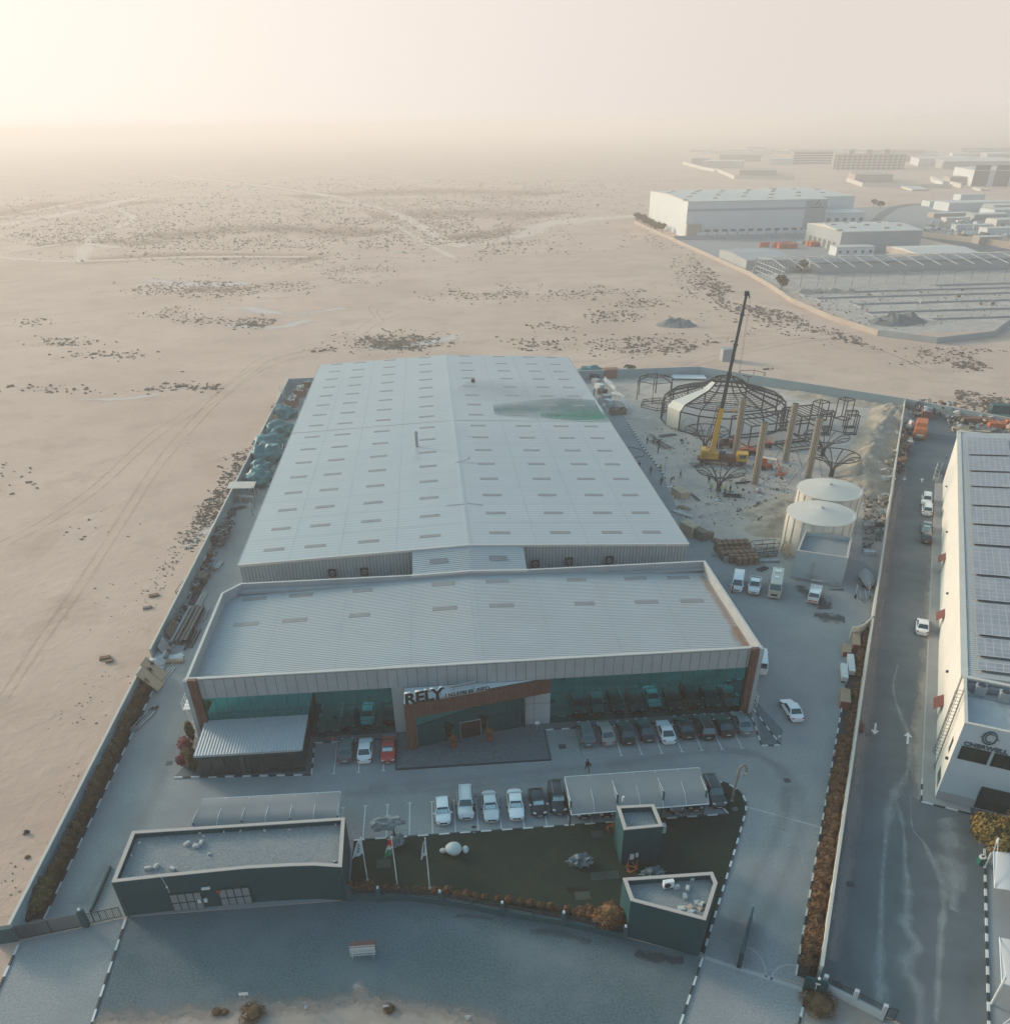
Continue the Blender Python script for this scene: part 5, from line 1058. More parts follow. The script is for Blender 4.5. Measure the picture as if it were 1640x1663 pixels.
for i, (q, sc) in enumerate([((410,1649),.9),((352,1645),.35),((365,1645),.3),((632,1640),.45),((45,1393),.25),((40,1355),.16)]):
    o = copy_tree(o) if i == 0 else copy_tree(o); v = at(*q); o.location = (v.x,v.y,0); o.scale = (sc*.8,)*3
    tag(o, ['dry thorn bush under the bent branch by the sign post','small dry tuft left of the thorn bush','smallest dry tuft touching the thorn bush','dry tuft behind the small sign at the gravel edge','dry bush on the sand outside the left wall near the gate','dark tuft on the sand outside the left wall'][i], 'bush')
o = shrub_proto('grey_bush', 2.0, 2.4, M['leaf_olive'], 900, .25, 4, 61, False); v = at(1021,606); o.location = (v.x,v.y,0); tag(o, 'grey green bush against the back boundary wall', 'bush')

# ------------------------------------------------------------------ fences, gates, flags, rocks, carports
fe = empty('garden_fence', (-11.5,56.1,0), label='curved teal fence of low wall, bars and lamp posts along the lawn', cat='fence'); T = Matrix.Translation((11.5,-56.1,0))
FX = [A2(*q) for q in ((568,1462),(616,1463),(665,1463),(716,1469),(766,1477),(816,1487),(866,1496),(915,1503),(966,1515),(1014,1526))]
for k, (a, c) in enumerate(zip(FX[:-1], FX[1:])):
    a = Vector((*a,0)); c = Vector((*c,0)); d = c-a; r_ = math.atan2(d.y,d.x); m_ = (a+c)/2
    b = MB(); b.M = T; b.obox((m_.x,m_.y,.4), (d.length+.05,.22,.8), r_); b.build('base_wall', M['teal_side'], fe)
    b = MB(); b.M = T
    for z in (.95,1.15,1.35,1.55): b.bar(a+Vector((0,0,z)), c+Vector((0,0,z)), .045)
    for j in range(12): p = a+d*(j+.5)/12; b.bar(p+Vector((0,0,.8)), p+Vector((0,0,1.55)), .025)
    b.build('railing', M['black_metal'], fe)
for k, p in enumerate(FX):
    big_ = k % 2 == 1 or k in (0,9)
    b = MB(); b.M = T; s = .42 if big_ else .14; b.obox((p[0],p[1],.9 if big_ else .8), (s,s,1.8 if big_ else 1.6), -.1); po = b.build('post', M['teal_side'], fe)
    if k in (1,3,5,7,9): b = MB(); b.M = T; b.obox((p[0],p[1],1.83), (.2,.2,.06), -.1); b.blob((p[0],p[1],1.97), (.11,.11,.12), 0); b.build('post_lamp', M['white'], po)
b = MB(); p = A2(568,1460); b.obox((0,0,.75), (.9,.3,1.5)); sb_ = b.build('mailbox_pillar', M['teal_side'], loc=(p[0],p[1],0)); tag(sb_, 'short teal pillar with a pink framed letterbox at the fence end', 'pillar')
MB().box(-.32,.32,-.2,-.151,.75,1.25).build('letterbox_frame', plain('pink_frame', (.35,.12,.11), .6), sb_); MB().box(-.2,.2,-.22,-.2,.92,1.08).build('letterbox_slot', M['dark'], sb_)
def flagpole(top, base, label, cols, wid, seed):
    v = at(*base); h = 5; lo_, hi = 3, 12
    for _ in range(40):
        m_ = (lo_+hi)/2; P = Vector((v.x,v.y,m_-CH)); yy = CPY-CF*(P.dot(CU))/(P.dot(CFW))
        if yy > top: lo_ = m_
        else: hi = m_
    h = lo_; root = empty('flagpole', (v.x,v.y,.05), label=label, cat='flag', group='flags on the lawn')
    MB().tube([(0,0,0),(0,0,h)], [.06,.035], 8).build('pole', M['white'], root); MB().blob((0,0,h+.05), (.08,.08,.08), 0).build('finial', M['white'], root); MB().cyl((0,0), .18, 0, .1, 12).build('base_plate', M['render'], root)
    r = random.Random(seed); nU, nV = 10, 14; vs = []; fs = []; mi = []; hf = 2.6
    for j in range(nV+1):
        for i in range(nU+1):
            u = i/nU; vv = j/nV; sag = u*.75*(vv*.6+.4)
            x = -u*wid*(.35+.65*vv**.8); y = .12*math.sin(u*9+seed)*(.3+u)*(1); z = h-.15-vv*hf*(.75)-sag*.9
            vs.append((x, y, z))
    b = MB()
    for j in range(nV):
        for i in range(nU):
            f = (j*(nU+1)+i, j*(nU+1)+i+1, (j+1)*(nU+1)+i+1, (j+1)*(nU+1)+i); fs.append(f)
            if len(cols) == 4: mi.append(0 if i < 3 and j < 7 else (1 if j < 5 else (2 if j < 9 else 3)))
            else: mi.append(1 if (3 <= j <= 10 and 3 <= i <= 5 and (i+j) % 3 != 0) else 0)
    b.v = [Vector(p) for p in vs]; b.f = fs; b.m = mi; b.build('flag_cloth', cols, root, smooth=True)
fw = plain('flag_white', (.45,.55,.57), .8); ft = plain('flag_teal', (.04,.13,.17), .8); fr_ = plain('flag_red', (.55,.04,.03), .8); fg = plain('flag_green', (.02,.20,.11), .8); fk = plain('flag_black', (.015,.015,.015), .8)
flagpole(1362, (597,1431), 'white flag with teal writing hanging nearest the utility building', [fw, ft], 1.15, 1)
flagpole(1361, (646,1443), 'red, white and green national flag hanging in the middle of the lawn', [fr_, fr_, fw, fg], .95, 2)
flagpole(1363, (698,1444), 'white flag with dark writing at the right of the three', [fw, fk], .6, 3)
M['stone'] = mat('grey_boulder', (.16,.20,.21), .9, .35, 1.6, .5, 5, cov=((.30,.32,.32),1.1,.5,.68)); M['pebble'] = mat('white_pebble_stone', (.52,.53,.50), .6, .04, 1)
v = at(641,1372); rk = empty('rock_sculpture', (v.x,v.y,.05), label='rock sculpture of a long grey boulder balanced on a pole above a smaller boulder', cat='sculpture')
MB().blob((.2,0,.55), (.85,.7,.7), .4, 1.6, 3, 3, zmin=0).build('base_boulder', M['stone'], rk, smooth=25); b = MB(); b.M = Matrix.Rotation(-.12,4,'Y'); b.blob((-.3,.2,3.0), (1.75,.8,.62), .42, 1.5, 3, 8); b.build('top_boulder', M['stone'], rk, smooth=25); MB().tube([(.1,.1,.9),(0,.15,2.9)], [.10,.08], 8).build('support_pole', M['bark'], rk)
for q, r_, lb in (((737,1385),(.88,.85,.62),'largest round white pebble stone on the lawn'),((720,1385),(.38,.3,.28),'small white pebble stone left of the largest one'),((756,1384),(.36,.48,.36),'upright oval white pebble stone right of the largest one')):
    v = at(*q); b = MB(); b.blob((0,0,r_[2]*.85), r_, .03, 1, 3, 2, zmin=0); o = b.build('pebble_stone', M['pebble'], smooth=True); o.location = (v.x,v.y,.05); tag(o, lb, 'stone', 'white pebble stones on the lawn')
for q, r_, lb in (((942,1403),(1.15,.7,.75),'craggy grey boulder alone in the middle of the lawn'),((1059,1424),(1.1,.7,.7),'grey boulder half hidden behind the guard house roof'),((1193,1316),(.3,.22,.2),'small pale stone on the lawn tip under the hook lamp')):
    v = at(*q); b = MB(); b.blob((0,0,r_[2]*.5), r_, .55, 2.2, 3, 5, zmin=0); o = b.build('boulder', M['stone'], smooth=25); o.location = (v.x,v.y,.05); tag(o, lb, 'rock')
M['orange'] = plain('orange_paint', (.50,.13,.04), .6)
def trestle(q, rz, lb):
    v = at(*q); root = empty('trestle', (v.x,v.y,.05), rz, label=lb, cat='trestle')
    for sx in (-.45,.45):
        MB().bar((sx,-.35,0),(sx,0,.75),.06).bar((sx,.35,0),(sx,0,.75),.06).bar((sx,-.2,.3),(sx,.2,.3),.05).build('leg_frame', M['orange'], root)
    MB().box(-.55,.55,-.05,.05,.72,.8).build('top_bar', M['orange'], root); return root
trestle((992,1349),.3,'orange trestle behind the tower block, left one'); trestle((1000,1346),.2,'orange trestle touching the left wall of the tower block')
t1 = trestle((1021,1411),.4,'orange trestle lying flat at the foot of the tower block'); t1.rotation_euler = (R_(80),0,.5); t1.location.z = .25
t2 = trestle((1027,1406),-.3,'orange trestle lying crosswise at the foot of the tower block'); t2.rotation_euler = (R_(85),.0,-.4); t2.location.z = .55
# carports
M['canvas'] = mat('grey_shade_fabric', (.235,.245,.25), .9, .05, .3, 0, spec=.1); M['canvas_w'] = mat('white_shade_fabric', (.60,.56,.53), .8, .04, .4, 0)
def carport(c, zb, zf, label, posts, nrib=3):
    # c: back-left, back-right, front-right, front-left pixels at height
    P = [Vector(at(*q, z)) for q, z in zip(c, (zb, zb, zf, zf))]; o0 = Vector((P[3].x,P[3].y,0)); root = empty('carport', tuple(o0), label=label, cat='carport')
    fold = .78; b = MB(); b.M = Matrix.Translation(-o0); n = 24; rows = [0,.2,.4,.6,fold,1]; vs = []
    for r_ in rows:
        for i in range(n+1):
            a = P[0].lerp(P[1], i/n); d = P[3].lerp(P[2], i/n); p = a.lerp(d, r_); z = zb+.30-(.03*abs(math.sin(i/n*PI*2*nrib))) if r_ <= fold else zf
            if r_ == 0: z = zb+.02
            vs.append(Vector((p.x,p.y,z if r_ else p.z+.0)))
    k = n+1; fs = [(j*k+i, j*k+i+1, (j+1)*k+i+1, (j+1)*k+i) for j in range(len(rows)-1) for i in range(n)]; L = len(vs)
    vs2 = [v+Vector((0,0,-.04)) for v in vs]; fs2 = [tuple(x+L for x in f)[::-1] for f in fs]
    b._add(vs+vs2, fs+fs2); b.build('canopy_fabric', M['canvas'], root, smooth=60)
    b = MB(); b.M = Matrix.Translation(-o0)
    for i in range(nrib*2+1):
        t_ = i/(nrib*2); a = P[0].lerp(P[1],t_); d = P[3].lerp(P[2],t_); m_ = a.lerp(d, fold); m_.z = zb+.35; s = a.lerp(m_, .08) ; s.z = zb+.42
        b.tube([a+Vector((0,0,.05)), a.lerp(m_,.2)+Vector((0,0,.42 if False else .1)), m_+Vector((0,0,.08)), d+Vector((0,0,.05))], .022, 4)
    b.tube([P[0],P[1]], .06, 5); b.tube([P[1],P[2]], .05, 5); b.tube([P[2],P[3]], .06, 5); b.tube([P[3],P[0]], .05, 5); b.build('edge_frame', M['white'], root)
    for t_, up in posts:
        a = P[0].lerp(P[1],t_); d = P[3].lerp(P[2],t_); p = a.lerp(d, .86); b = MB(); b.M = Matrix.Translation(-o0)
        b.box(p.x-.09,p.x+.09,p.y-.09,p.y+.09,0,zb+up); po = b.build('post', M['teal_side'], root)
        b = MB(); b.M = Matrix.Translation(-o0); q = a.lerp(d,.15); b.bar(Vector((p.x,p.y,zb+up-.15)), Vector((q.x,q.y,zb+.12)), .04); b.bar(Vector((p.x,p.y,zb-.9)), Vector((q.x,q.y,zb-.08)), .06); b.build('stay', M['white'], po)
    return root
carport([(917,1262),(1135,1247),(1151,1306),(928,1324)], 2.7, 2.4, 'grey fabric carport over dark cars beside the lawn', [(.0,.9),(.335,1.3),(.67,1.3),(.985,.9)])
carport([(330,1298),(553,1286),(548,1338),(312,1350)], 2.7, 2.4, 'grey fabric carport behind the long utility building', [(.0,.2),(.333,.2),(.667,.2),(1.0,.2)])
def sail(pole, top, quad, z, label):
    o = at(*pole); root = empty('shade_sail', (o.x,o.y,0), label=label, cat='canopy', group='white shade sails over the car park'); T = Matrix.Translation((-o.x,-o.y,0))
    tp_ = at(*top, z+1.1); P = [at(*q, z-(0.35 if i in (1,2) else 0)) for i, q in enumerate(quad)]
    b = MB(); b.M = T; b.tube([(o.x,o.y,0), tp_], .11, 8); b.build('mast', M['white'], root)
    b = MB(); b.M = T; n = 8; vs = []
    for j in range(n+1):
        for i in range(n+1):
            p = P[0].lerp(P[1], i/n).lerp(P[3].lerp(P[2], i/n), j/n); p.z -= .35*math.sin(PI*j/n)*0; p.z += .3*math.sin(PI*i/n); vs.append(p)
    fs = [(j*(n+1)+i,j*(n+1)+i+1,(j+1)*(n+1)+i+1,(j+1)*(n+1)+i) for j in range(n) for i in range(n)]; L = len(vs); b._add(vs+[v-Vector((0,0,.03)) for v in vs], fs+[tuple(x+L for x in f)[::-1] for f in fs]); b.build('sail_fabric', M['canvas_w'], root, smooth=True)
    b = MB(); b.M = T; b.tube([tp_, P[0]], .03, 5); b.tube([tp_, P[3]], .03, 5); b.tube([P[0],P[3]], .05, 5); b.tube([tp_, P[1]], .03, 5); b.build('tie_rod', M['white'], root)
sail((1600,1407),(1621,1362),[(1613,1383),(1668,1395),(1670,1460),(1615,1443)], 3.0, 'white shade sail with a slanted mast beside the golden tree')
sail((1609,1632),(1634,1586),[(1623,1523),(1680,1545),(1680,1615),(1627,1601)], 3.0, 'white shade sail with a slanted mast in the bottom right corner')
sail((1632,1700),(1660,1640),[(1630,1663),(1690,1665),(1700,1720),(1640,1720)], 3.0, 'white shade sail cut off by the bottom right corner')
b = MB(); b.prism([(-.3,-.25),(.3,-.25),(.3,.25),(-.3,.25)], 0, .85); b2 = b.build('litter_bin', plain('green_bin', (.02,.13,.10), .6)); MB().cyl((0,0),.33,.85,1.05,8).build('bin_lid', M['white'], b2); MB().box(-.18,.18,-.1,.1,1.05,1.06).build('bin_opening', M['dark'], b2); v = at(1591,1403); b2.location = (v.x,v.y,.03); tag(b2, 'green litter bin with a white lid at the end of the striped kerb', 'bin')
# gates
def slat_gate(name, a, c, h, label, z0=.12, vertical=False, cells=3):
    a = Vector((*a,0)); c = Vector((*c,0)); d = c-a; r_ = math.atan2(d.y,d.x); L = d.length; root = empty(name, tuple(a), r_, label=label, cat='gate')
    b = MB(); b.box(0,L,-.03,.03,h-.08,h); b.box(0,L,-.03,.03,z0,z0+.08)
    for k in range(cells+1): x = (L-.06)*k/cells; b.box(x,x+.06,-.035,.035,z0,h)
    b.build('gate_frame', M['black_metal'], root); b = MB()
    if vertical:
        for k in range(int(L/.16)): b.box(.08+.16*k,.11+.16*k,-.012,.012,z0+.08,h-.08)
    else:
        for k in range(int((h-z0-.1)/.13)): b.box(.06,L-.06,-.012,.012,z0+.1+.13*k,z0+.17+.13*k)
    b.build('slat_panel', M['black_metal'], root); return root
slat_gate('sliding_gate', A2(33,1527), A2(137,1506), 1.9, 'dark slatted sliding gate between the left wall and the stone pillar', cells=2)
slat_gate('sliding_gate', A2(143,1502), A2(199,1490), 1.5, 'lower dark barred gate between the pillar and the utility building', vertical=True, cells=5)
def pillar(q, s, h, label, m=None, rz=0, lamp=True):
    v = at(*q); b = MB(); b.obox((0,0,h/2), (s[0],s[1],h)); o = b.build('gate_pillar', m or M['teal_side'], loc=(v.x,v.y,0)); o.rotation_euler.z = rz; tag(o, label, 'pillar')
    if lamp: MB().blob((0,0,h+.15), (.16,.16,.16), 0).build('lamp', M['white'], o)
pillar((141,1505), (.55,.45,), 2.3, 'gate pillar with a round lamp between the two left gates'); pillar((14,1529), (2.0,.5), 1.9, 'wide teal wall block at the left end of the sliding gate', rz=.1, lamp=False)
b = MB(); b.box(-.1,.1,-3.9,3.9,0,.35); rl = b.build('gate_rail', M['teal_side']); a, c = at(148,1483), at(180,1410); rl.location = ((a.x+c.x)/2,(a.y+c.y)/2,.01); rl.rotation_euler.z = math.atan2(c.y-a.y,c.x-a.x)-PI/2; rl.scale.y = (c-a).length/7.8; tag(rl, 'long dark rail lying on the driveway left of the utility building', 'rail')
gl = slat_gate('swing_gate', A2(1199,1573), A2(1218,1496), 1.9, 'open dark gate leaf standing in the middle of the right driveway', cells=4); L_g = (Vector((*A2(1218,1496),0))-Vector((*A2(1199,1573),0))).length; MB().box(0,L_g,-.16,.16,.1,.5).build('gate_beam', M['teal_side'], gl); MB().box(0,.25,-.2,.2,0,2.0).build('gate_post', M['teal_wall'], gl); MB().box(0,L_g,-.10,.10,1.85,1.97).build('top_rail', M['teal_side'], gl)
slat_gate('swing_gate', A2(1304,1604), A2(1316,1553), 1.9, 'open gate leaf against the near end of the hedge', cells=3)
b = MB(); b.obox((0,0,.9),(1.9,.25,1.8)); o = b.build('intercom_wall', M['teal_wall']); v = at(1321,1612); o.location = (v.x,v.y,0); o.rotation_euler.z = -.45; tag(o, 'dark teal wall block with an intercom at the hedge end', 'wall')
MB().box(-.1,.3,-.16,-.126,1.3,1.5).box(.0,.06,-.16,-.126,.3,1.2).build('intercom', M['white'], o); MB().blob((.1,0,1.98), (.14,.14,.16), 0).build('lamp', M['white'], o)
M['nwhite'] = mat('white_wall_paint', (.44,.47,.48), .8, .05, .5, 0)
NW = [at(1335,1607), at(1384,1631), at(1430,1655)]; nwr = empty('low_white_wall', tuple(NW[0]), label='low white wall with barred panels at the end of the road', cat='wall'); T = Matrix.Translation(-NW[0])
for a, c in zip(NW[:-1], NW[1:]):
    d = c-a; m_ = (a+c)/2; r_ = math.atan2(d.y,d.x); b = MB(); b.M = T; b.obox((m_.x,m_.y,.45), (d.length,.25,.9), r_); b.build('base_wall', M['nwhite'], nwr)
    b = MB(); b.M = T; b.bar(a+Vector((0,0,1.7)), c+Vector((0,0,1.7)), .05)
    for k in range(18): p = a+d*(k+.5)/18; b.bar(p+Vector((0,0,.9)), p+Vector((0,0,1.7)), .03)
    b.build('railing', M['black_metal'], nwr)
for p in NW: b = MB(); b.M = T; b.obox((p.x,p.y,.95), (.35,.35,1.9), -.5); b.build('post', M['nwhite'], nwr)
slat_gate('swing_gate', (NW[2].x+.2,NW[2].y-.1), A2(1451,1660), 1.7, 'short barred gate at the right end of the low white wall', vertical=True, cells=1)
# lamps and posts
v = at(1188,1301); hl_ = empty('hook_lamp', (v.x,v.y,.05), label='tall grey lamp post bent into a hook on the lawn tip', cat='lamp')
pts = [(0,0,0),(.05,0,1.5),(.12,0,3.2)]+[(.55+.42*math.cos(t), 0, 4.4+.75*math.sin(t)) for t in [PI-.2-k*.35 for k in range(13)]]
MB().tube(pts, [.13]*len(pts), 8).build('bent_post', mat('lamp_post_bark', (.20,.18,.17), .8, .15, 2), hl_); MB().cyl((0,0),.2,0,.08,12).build('base_plate', M['render'], hl_); MB().blob((.95,0,4.0),(.16,.16,.2),0).build('lamp_head', M['hl'], hl_)
def signpost(q, h, w, hh, m, label, rz=0, name='sign_post', pole=None):
    v = at(*q); root = empty(name, (v.x,v.y,0), rz, label=label, cat='sign'); MB().tube([(0,0,0),(0,0,h)], .035, 6).build('post', pole or M['render'], root); MB().box(-w/2,w/2,-.05,-.02,h-hh,h).build('sign_board', m, root); MB().box(-.15,.15,-.15,.15,0,.06).build('foot', M['render'], root); return root
signpost((542,1214), 1.7, .45, .5, plain('red_sign', (.4,.06,.05), .6), 'small red and white sign at the corner of the annexe parking')
signpost((872,1188), 1.6, .55, .45, M['white'], 'white sign on a post against the grey facade right of the entrance')
signpost((402,1635), 2.0, .8, .35, M['white'], 'white sign board on a post beside the thorn bush'); signpost((497,1637), .8, .5, .3, M['render'], 'small grey sign at the edge of the gravel below the utility building')
signpost((627,1638), .5, .5, .3, M['white'], 'small white sign on the gravel edge near the pale patch'); signpost((760,1655), .5, .5, .3, M['white'], 'small white sign at the bottom edge of the gravel'); signpost((576,1352), 1.1, .2, .12, M['render'], 'thin leaning marker post near the utility building corner')
signpost((770,1352), 1.0, .45, .3, M['black_metal'], 'black floor sign between the silver SUV and the silver sedan')
signpost((1264,1204), .9, .35, .3, M['white'], 'small white sign on the tip of the paved island by the office corner')
b = MB(); b.tube([(0,0,0),(-.5,-.3,.9),(-.7,-.2,1.6)], [.06,.05,.03], 6); b.tube([(-.5,-.3,.9),(-.1,-.4,1.3)], .03, 5); o = b.build('bare_branch', M['tan']); v = at(408,1655); o.location = (v.x,v.y,0); tag(o, 'bare pale branch leaning over the thorn bush', 'branch')
b = MB(); b.tube([(0,0,3.2),(.15,-.3,4.4),(-.2,-.3,6.4)], .02, 4); b.blob((.1,-.3,4.4),(.1,.1,.08),0); p = A2(270,1452,3); o = b.build('aerial', M['white']); o.parent = gh; fx = -28.2; o.location = (fx-gh.location.x, 55.9-gh.location.y-.15, -.6)
# crowd barriers stacked on the gravel
for i in range(4):
    v = at(590,1549); root = empty('crowd_barrier', (v.x,v.y+.28*i-.3,.02), .0, label=['white crowd barrier at the front of the stack on the gravel','white crowd barrier second in the stack on the gravel','reddish crowd barrier third in the stack on the gravel','reddish crowd barrier at the back of the stack on the gravel'][i], cat='barrier', group='crowd barriers on the gravel')
    b = MB(); m_ = M['kerb_w'] if i < 2 else plain('rusty_red_tube', (.30,.10,.07), .7)
    b.tube([(-1.15,0,.1),(-1.15,0,1.1),(1.15,0,1.1),(1.15,0,.1)], .03, 5, closed=True)
    for k in range(6): z = .22+.15*k; b.tube([(-1.15,0,z),(1.15,0,z)], .016, 4)
    for x in (-.4,.4): b.tube([(x,0,.1),(x,0,1.1)], .016, 4)
    b.build('barrier_grid', m_, root)
    for x in (-.95,.95): MB().tube([(x,-.28,0),(x,0,.12),(x,.28,0)], .025, 5).build('foot', m_, root)
# planters at the entrance
for q, lb in (((737,1213),'terracotta planter with a leafy bush left of the entrance door'),((795,1203),'terracotta planter with a leafy bush right of the entrance door')):
    v = at(*q, .16); root = empty('planter', (v.x,v.y,.16), label=lb, cat='planter'); MB().cyl((0,0),.30,0,.75,16,.40).build('pot', plain('terracotta', (.26,.07,.03), .8), root); b = MB(); foliage(b,(0,0,1.35),(.6,.6,.55),420,.10,random.Random(3)); b.build('foliage', M['leaf_rust'], root); MB().tube([(0,0,.7),(0,0,1.3)], .04, 5).build('stem', M['bark'], root)
# bench-like frames at the hedge, barrier frame on the left lane, debris right
b = MB(); b.box(-.8,.8,-.06,.06,.45,.52); b.box(-.8,.8,.3,.42,.8,.87); b.box(-.75,-.65,-.05,.4,0,.8); b.box(.65,.75,-.05,.4,0,.8); o = b.build('metal_stand', M['render']); v = at(155,1290); o.location = (v.x,v.y,0); o.rotation_euler.z = 1.2; tag(o, 'grey metal stand beside the left shrub row', 'stand')
b = MB(); b.box(-.9,.9,-.2,.2,.3,.42); b.box(-.8,-.6,-.2,.2,0,.3); b.box(.6,.8,-.2,.2,0,.3); b.box(-.9,.9,.16,.22,.42,.9); o = b.build('bench', M['redm']); v = at(1399,1185); o.location = (v.x,v.y,0); o.rotation_euler.z = 1.07; tag(o, 'rusty bench leaning at the road side of the pale wall', 'bench')
v = at(1603,1302); o = MB().blob((0,0,.12),(1.1,.55,.25),.3,1,2,1,zmin=0).build('orange_sand_heap', plain('orange_sand',(.33,.13,.06),.9)); o.location=(v.x-.5,v.y+.3,.13); tag(o,'low orange heap on the pavement in front of the shopfront','heap')
v = at(1555,1290); o = MB().box(-.4,.4,-.3,.3,.1,.8).box(-.35,.35,.25,.3,.8,1.2).build('service_cart', M['black_metal']); o.location=(v.x+.3,v.y+.6,.13); tag(o,'small dark cart on the pavement against the neighbour front wall','cart')
# ------------------------------------------------------------------ construction yard
M['timber_y'] = plain('timber_offcut', (.20,.13,.09), .8)
M['steel'] = plain('dark_steel', (.018,.024,.027), .6); M['gal'] = plain('galvanised_steel', (.30,.33,.34), .5, .3)
M['bamboo'] = mat('tan_pipe', (.40,.33,.25), .7, .15, 3, 0); M['yellow'] = plain('crane_yellow', (.62,.33,.03), .45); M['maroon'] = plain('maroon_paint', (.10,.025,.02), .6)
M['dk_boom'] = plain('dark_boom_paint', (.022,.04,.04), .5); M['panelw'] = plain('cream_cladding', (.62,.58,.50), .6)
DC = Vector((73.4,207.0,0)); ns = 18
dm = empty('dome_frame', tuple(DC), label='large round steel dome frame with one cream clad segment behind the crane', cat='frame')
RP = [(15.4,0),(15.4,4.6),(14.1,5.9),(6.2,8.1),(3.3,10.1)]
def dp(a, r, z): return (r*math.cos(a), r*math.sin(a), z)
A = [2*PI*(k+.5)/ns for k in range(ns)]
for k in range(ns):
    b = MB(); b.tube([dp(A[k],*p) for p in RP], .21, 5); b.build('rib', M['steel'], dm)
for r_, z in RP[:1]+RP[1:]:
    b = MB(); b.tube([dp(a, r_, z if z else .1) for a in A], .19, 5, closed=True); b.build('ring', M['steel'], dm)
b = MB()
for k in range(1,9):
    f = k/9; r_ = 14.1+(6.2-14.1)*f; z = 5.9+(8.1-5.9)*f; b.tube([dp(a, r_, z) for a in A], .075, 4, closed=True)
for k in range(1,4): f = k/4; b.tube([dp(a, 6.2+(3.3-6.2)*f, 8.1+2*f) for a in A], .05, 4, closed=True)
for k in range(ns):
    a = (A[k]+A[(k+1)%ns])/2 if k < ns-1 else A[k]+PI/ns
    for s in (-.33,0,.33): aa = a+s*2*PI/ns; b.tube([dp(aa,13.9,5.9),dp(aa,6.3,8.05)], .04, 4)
for r_, z in ((3.3,10.1),): 
    for k in range(0,ns,3): b.tube([dp(A[k],r_,z),(0,0,z+.4)], .06, 4)
b.build('purlins', M['steel'], dm)
# clad segment (towards the lower left of the picture)
ks = min(range(ns), key=lambda k: abs(((A[k]+PI/ns)-math.atan2(200-207, 59.5-73.4)+PI) % (2*PI)-PI)); a0, a1 = A[ks], A[(ks+1)%ns]
b = MB(); vs = []; 
for a in (a0,a1): vs += [dp(a, r_+.16, z+.12) for r_, z in [(15.4,0),(15.4,4.6),(14.1,5.9),(6.2,8.1),(4.0,9.7)]]
b._add(vs+[Vector(v)-Vector((v[0]*.006,v[1]*.006,.08)) for v in vs], [(i,i+1,i+6,i+5) for i in range(4)]+[(15+i,16+i,11+i,10+i) for i in range(4)]); b.build('cladding', M['panelw'], dm)
b = MB()
for k, c in (((ks+1)%ns,0),((ks+2)%ns,1),((ks-3)%ns,2)):
    p0, p1 = Vector(dp(A[k],15.2,0)), Vector(dp(A[(k+1)%ns],15.2,0)); d = p1-p0
    b.tube([p0+d*(.5+.4*math.cos(t))+Vector((0,0,.1+3.6*math.sin(t))) for t in [PI*j/12 for j in range(13)]], .09, 4)
b.build('door_arch', M['bamboo'], dm)
b = MB(); b.cyl((0,0), 14.9, 0, .06, 36); b.build('floor_slab', M['concrete'], dm)
# small hexagonal frame
hx = empty('hexagonal_frame', (61.0,229.0,0), label='smaller six-sided steel frame left of the large dome', cat='frame'); R6 = 5.2
H6 = [(R6*math.cos(PI/3*k+.2), R6*math.sin(PI/3*k+.2)) for k in range(6)]
for k in range(6): MB().tube([(*H6[k],0),(*H6[k],5.0),(H6[k][0]*.45,H6[k][1]*.45,6.0)], .16, 5).build('rib', M['steel'], hx)
for sc, z in ((1,5.0),(.45,6.0)): MB().tube([(p[0]*sc,p[1]*sc,z) for p in H6], .10, 5, closed=True).build('ring', M['steel'], hx)
hf = empty('floor_frame', (60.5,221.5,0), label='flat steel floor frame lying in front of the six-sided frame', cat='frame')
b = MB(); b.tube([(p[0],p[1],.7) for p in H6], .11, 4, closed=True); b.tube([(p[0],p[1],.1) for p in H6], .11, 4, closed=True); b.build('ring', M['steel'], hf); b = MB()
for k in range(3): b.tube([(*H6[k],.7),(*H6[k+3],.7)], .09, 4)
for k in range(6): b.tube([(*H6[k],.1),(*H6[k],.7)], .09, 4)
b.build('cross_beams', M['steel'], hf)
b = MB(); b.prism([A2(1088,617),A2(1147,618),A2(1143,612),A2(1092,611)], .4, .6); o = b.build('white_sheet', M['white']); tag(o, 'white sheet lying on the ground between the hexagon frame and the dome', 'sheet')
b = MB(); p = at(1213,618)
for i in range(6): a = PI/3*i; b.tube([(4.2*math.cos(a),4.2*math.sin(a),0),(4.2*math.cos(a),4.2*math.sin(a),2.0)], .09, 4)
b.tube([(4.2*math.cos(PI/3*i),4.2*math.sin(PI/3*i),2.0) for i in range(6)], .1, 4, closed=True); o = b.build('low_hexagonal_frame', M['steel']); o.location = (p.x+1,p.y,0); tag(o, 'low steel frame behind the right rear of the large dome', 'frame')
